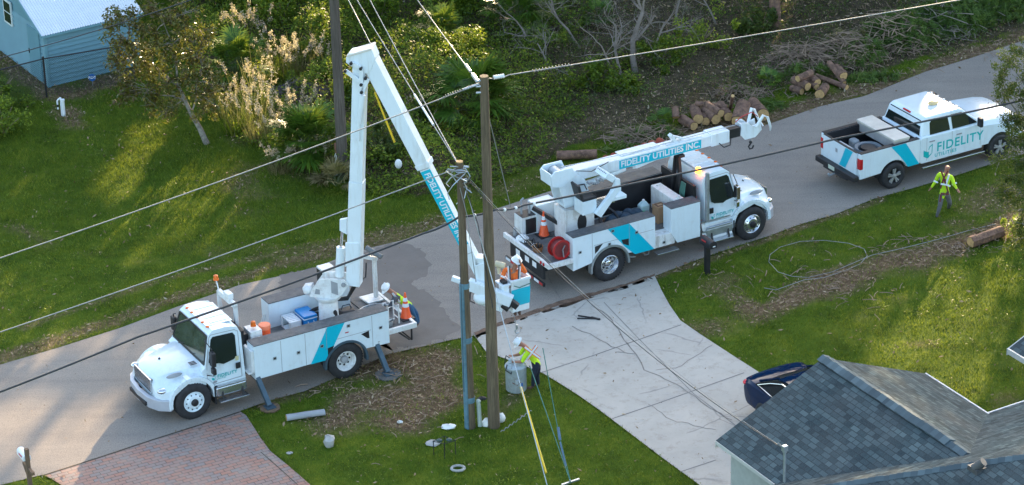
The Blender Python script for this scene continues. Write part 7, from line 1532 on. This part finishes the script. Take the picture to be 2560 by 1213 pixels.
for args in (((2048, 236), (2062, 218), .16, 'thick log with a broad pale end nearest the road in the right heap', g2, .16), ((2005, 229), (1978, 220), .12, 'lowest left log of the right heap', g2, .12), ((2020, 217), (1984, 200), .14, 'second log up on the left of the right heap', g2, .27), ((2044, 206), (2030, 196), .12, 'short log in the centre of the right heap', g2, .3),
    ((2028, 182), (1994, 197), .12, 'topmost log of the right heap, turned the other way', g2, .5), ((2042, 218), (2016, 202), .10, 'thin log between the left logs of the right heap', g2, .2), ((2117, 219), (2040, 190), .085, 'long slim log sliding from the right heap to the road', g2, .10), ((2110, 208), (2072, 155), .09, 'long steep log leaning on the brush beside the right heap', g2, (.1, .5)), ((2110, 190), (2088, 168), .14, 'log half buried in the cut branches right of the heap', g2, .3)): log(*args)
log((1392, 390), (1492, 386), .14, 'red brown log with peeled yellow patches lying behind the crane truck', None, .14, LOGB, .98)
log((2426, 606), (2505, 578), .16, 'mossy grey log on the litter by the oak branches', None, .16)
log((716, 1045), (812, 1031), .085, 'smooth grey cut log beside the outrigger of the bucket truck', None, .085, GREY, 1.0)
# thick trunk at the top and the tall trees behind that shade the street
def leaf_crown(name, parent, pts, size, mt, up=.2, aspect=.5): return np_mesh(name, leaf_quads(np.asarray(pts), size, up, aspect), 4, mt, parent)
LIT = [(120, 1080, 320, 130, 0), (560, 1075, 60, 40, 0), (2400, 830, 330, 220, 0), (2570, 640, 130, 80, 0), (2200, 965, 55, 45, 3.3), (2370, 1035, 40, 22, 3.), (345, 385, 60, 75, 0), (610, 200, 210, 190, 1.5), (760, 30, 260, 90, 1.3), (1130, 40, 180, 100, 1.3), (930, 80, 90, 80, 1.3), (760, 370, 90, 70, 1.3), (430, 120, 130, 120, 3.), (150, 850, 270, 50, 0), (200, 1190, 130, 60, 0), (560, 1150, 30, 12, 0), (2540, 250, 60, 140, 3.0), (2560, 560, 80, 60, 0), (790, 1010, 30, 30, 0), (720, 370, 60, 60, 1.2)]
def shade_trees():
    ts = asnp(TS); rng = np.random.default_rng(11)
    spots = [(-19, 27), (-15, 25), (-10, 29), (-5, 26), (-1, 30), (4, 25.5), (8, 29), (13, 26), (17, 29.5), (22, 26), (27, 29), (-13, 36), (-4, 38), (3, 36), (11, 37), (19, 36), (26, 38), (33, 33)]
    for i, (tx, ty) in enumerate(spots):
        H = rng.uniform(15, 17); t = thing('shade_tree', 'tall unseen shade tree behind the woodland, crown gapped for sun patches', 'tree', Matrix.Translation((tx, ty, 0)), 'tall trees behind the woodland')
        m = MB(); m.tube([(0, 0, 0), (.1, 0, H*.35), (0, .1, H*.7), (0, 0, H*.95)], [.28, .22, .14, .05], 10)
        for k in range(16): a = rng.uniform(0, 6.28); z = rng.uniform(H*.15, H*.9); l = rng.uniform(1.5, 3.2); m.tube([(0, 0, z), (math.cos(a)*l, math.sin(a)*l, z+l*.35)], [.07, .02], 5)
        m.build('trunk', LOGB, t, smooth=60)
        nc = 150; cc = np.stack([rng.normal(0, 1.7, nc), rng.normal(0, 1.3, nc), rng.uniform(1.2 if ty < 33 else .5, H, nc)], 1)+[tx, ty, 0]; n_ = 46
        p = np.repeat(cc, n_, 0)+rng.normal(0, .55, (nc*n_, 3)); drop = np.zeros(len(p), bool)
        for (cx, cy, rx, ry, zz) in LIT:
            g = p-ts*((p[:, 2]-zz)/ts[2])[:, None]; gx, gy = proj(g[:, 0], g[:, 1], np.full(len(g), zz)); nn = (vnoise(g[:, 0]*1.0, g[:, 1]*.5, .6, 2)-.5)*1.3+RNG.random(len(g))*.7-.2
            drop |= (((gx-cx)/rx)**2+((gy-cy)/ry)**2+nn) < 1  # crowns shaped for the light: leaves dropped where sun patches should land
        p = p[(~drop) & (p[:, 2] > .3)]-[tx, ty, 0]
        leaf_crown('crown', t, p, .30, L_DARK)
shade_trees()
c = P(1937, 62); t = thing('pine_tree', 'thick reddish brown tree trunk at the top of the woodland', 'tree', Matrix.Translation(c)); m = MB(); m.tube([(0, 0, -.02), (0, 0, .3), (-.05, .05, 3), (-.1, .3, 9), (-.1, .4, 15)], [.24, .19, .17, .14, .08], 14)
for k in range(10): a = k*2.1; m.tube([(-.1, .3, 9+k*.55), (math.cos(a)*1.6, math.sin(a)*1.6, 10+k*.55)], [.05, .015], 5)
m.build('trunk', LOGB, t, smooth=60); rng = np.random.default_rng(5); leaf_crown('crown', t, rng.normal(0, 1, (3500, 3))*[1.3, 1.3, 2.0]+[0, .3, 12.5], .16, L_DARK, 0, .25)
# brown leafed tree left
def leafy_tree(name, label, base, limbs, clumps, yb, lm, lsize, per, spread, bark, cat='tree'):
    c = P(*base); t = thing(name, label, cat, Matrix.Translation(c)); m = MB()
    for pts, rs in limbs: m.tube([V(px, py, c.y+d)-c for px, py, d in pts], rs, 8)
    rr = random.Random(4); tops = [V(px, py, c.y+d)-c for px, py, d in clumps]
    nodes = [V(px, py, c.y+d)-c for pts, _ in limbs for px, py, d in pts[1:]]
    for q in tops:
        nb = min(nodes, key=lambda v: (v-q).length+.15*max(0, v.z-q.z)); mid = nb.lerp(q, .5)+Vector((rr.uniform(-.1, .1), rr.uniform(-.1, .1), .06)); m.tube([nb, mid, q], [.028, .018, .008], 5)
        for k in range(5): m.tube([q, q+Vector((rr.gauss(0, spread*.8), rr.gauss(0, spread*.8), rr.gauss(0, spread*.6)))], [.01, .004], 3)
    m.build('trunk', bark, t, smooth=60); rng = np.random.default_rng(8); P_ = []
    for q in tops:
        sub = rng.normal(0, spread*.62, (9, 3)); w = rng.integers(0, 9, per); P_.append(asnp(q)+sub[w]+rng.normal(0, spread*.30, (per, 3)))
    P_ = np.concatenate(P_); P_ = P_[P_[:, 2] > .1]; leaf_crown('crown', t, P_, lsize, lm, .2, .42); return t
leafy_tree('magnolia_tree', 'leaning tree with pale trunk and bronze green leaves beside the blue shed', (517, 360), [([(517, 360, 0), (500, 322, 0), (478, 285, 0), (462, 250, 0), (445, 215, 0)], [.10, .085, .07, .06, .05]), ([(445, 215, 0), (420, 195, .1), (380, 165, .2), (345, 140, .3), (320, 105, .4)], [.045, .035, .028, .022, .015]), ([(445, 215, 0), (440, 160, -.1), (430, 110, -.2), (410, 60, -.2)], [.04, .03, .02, .012]), ([(462, 250, 0), (430, 240, .2), (395, 238, .3)], [.035, .025, .015]), ([(478, 285, 0), (490, 250, .1), (492, 205, .2), (505, 165, .2)], [.03, .024, .018, .01])],
    [(285, 60, .3), (320, 30, .2), (300, 95, .4), (345, 70, .1), (375, 25, 0), (385, 85, -.3), (425, 45, -.2), (340, 125, .4), (290, 140, .5), (375, 135, .1), (420, 110, -.4), (465, 90, -.1), (350, 175, .3), (400, 175, -.2), (445, 150, -.4), (490, 130, 0), (325, 215, .4), (370, 220, .2), (315, 235, .3), (415, 215, -.3), (470, 195, -.2), (515, 175, .2), (535, 215, .1), (505, 240, -.2), (385, 260, .1), (430, 270, -.2), (530, 260, .2), (300, 160, .4), (465, 30, .2), (510, 90, .3)], 0, L_BROWN, .060, 340, .32, BARKL)
t = leafy_tree('oak_tree', 'small leaved oak hanging over the front of the pickup at the right edge', (2700, 700), [([(2700, 700, 0), (2680, 560, 0), (2640, 440, 0), (2600, 330, 0), (2570, 220, 0)], [.22, .18, .14, .10, .06]), ([(2640, 440, 0), (2590, 430, -.2), (2550, 400, -.3)], [.08, .05, .03]), ([(2600, 330, 0), (2560, 300, .2), (2520, 250, .3)], [.06, .04, .02])],
    [(2520, 150, .2), (2555, 120, 0), (2500, 190, .3), (2545, 200, -.2), (2580, 170, .1), (2515, 235, .2), (2560, 250, -.3), (2600, 220, 0), (2545, 300, .0), (2590, 300, -.3), (2530, 340, .3), (2570, 350, 0), (2610, 350, 0), (2520, 300, -.1), (2545, 400, -.2), (2580, 410, -.4), (2520, 440, .1), (2500, 400, .3), (2560, 460, -.3), (2600, 480, 0), (2535, 500, 0), (2570, 520, -.3), (2510, 480, .2), (2555, 560, -.1), (2590, 570, 0), (2545, 600, .1), (2620, 130, 0), (2630, 260, 0), (2640, 400, 0), (2600, 90, 0)], 0, L_DARK, .036, 620, .25, BARKL)
bush(2548, 592, .45, .7, L_YELLOW, 1500, 'low sunlit yellow green shrub under the oak on the right', size=.04)
bush(100, 1225, .45, .10, L_GRASS, 1500, 'thick grass tuft around the white mailbox post', name='grass_tuft', size=.04, cat='grass tuft') if 0 else None

# ------------------------------------------------------------------ tidy: repeated pieces become parts of their own, single-mesh things lose their empty
def split_pieces(o):
    me = o.data; bm = bmesh.new(); bm.from_mesh(me); bm.verts.ensure_lookup_table(); seen = set(); groups = []
    for v in bm.verts:
        if v.index in seen: continue
        st_, g = [v], set()
        while st_:
            w = st_.pop()
            if w.index in g: continue
            g.add(w.index); st_ += [e.other_vert(w) for e in w.link_edges if e.other_vert(w).index not in g]
        seen |= g; groups.append(g)
    bm.free()
    if len(groups) < 2: return
    for g in groups[1:]:
        c = o.copy(); c.data = me.copy(); COL.objects.link(c); b2 = bmesh.new(); b2.from_mesh(c.data); b2.verts.ensure_lookup_table()
        bmesh.ops.delete(b2, geom=[v for v in b2.verts if v.index not in g], context='VERTS'); b2.to_mesh(c.data); b2.free()
    b2 = bmesh.new(); b2.from_mesh(me); b2.verts.ensure_lookup_table(); bmesh.ops.delete(b2, geom=[v for v in b2.verts if v.index not in groups[0]], context='VERTS'); b2.to_mesh(me); b2.free()
PIECES = ('fascia', 'sawn_end', 'under_hose', 'guard_strap', 'vent_opening', 'link_pin', 'step_bracket', 'rear_plate', 'hydraulic_hose', 'tail_light', 'wiper', 'drip_edge', 'rake_board', 'rear_pillar', 'glove', 'cable_clamp', 'turret_opening', 'boom_marking', 'petiole_none', 'pole_claw', 'filler_cap', 'corner_post', 'armrest', 'elbow_link', 'step', 'strap', 'green_hose', 'ornament', 'rest_roller', 'auger_bracket', 'valve_bank', 'control_lever', 'hand_tool', 'mirror')
for o in [x for x in COL.objects if x.type == 'MESH' and x.name.split('.')[0] in PIECES]: split_pieces(o)
for o in [x for x in COL.objects if x.type == 'EMPTY' and x.parent is None]:
    ch = [x for x in bpy.data.objects if x.parent == o]
    if len(ch) == 1 and o.name.split('.')[0] in ('bare_tree', 'utility_pole', 'fallen_branch'):
        c = ch[0]; M_ = o.matrix_world.copy(); nm = o.name; props = {k: o[k] for k in ('label', 'category', 'group') if k in o}; bpy.data.objects.remove(o); c.parent = None; c.matrix_world = M_; c.name = nm
        for k, v in props.items(): c[k] = v
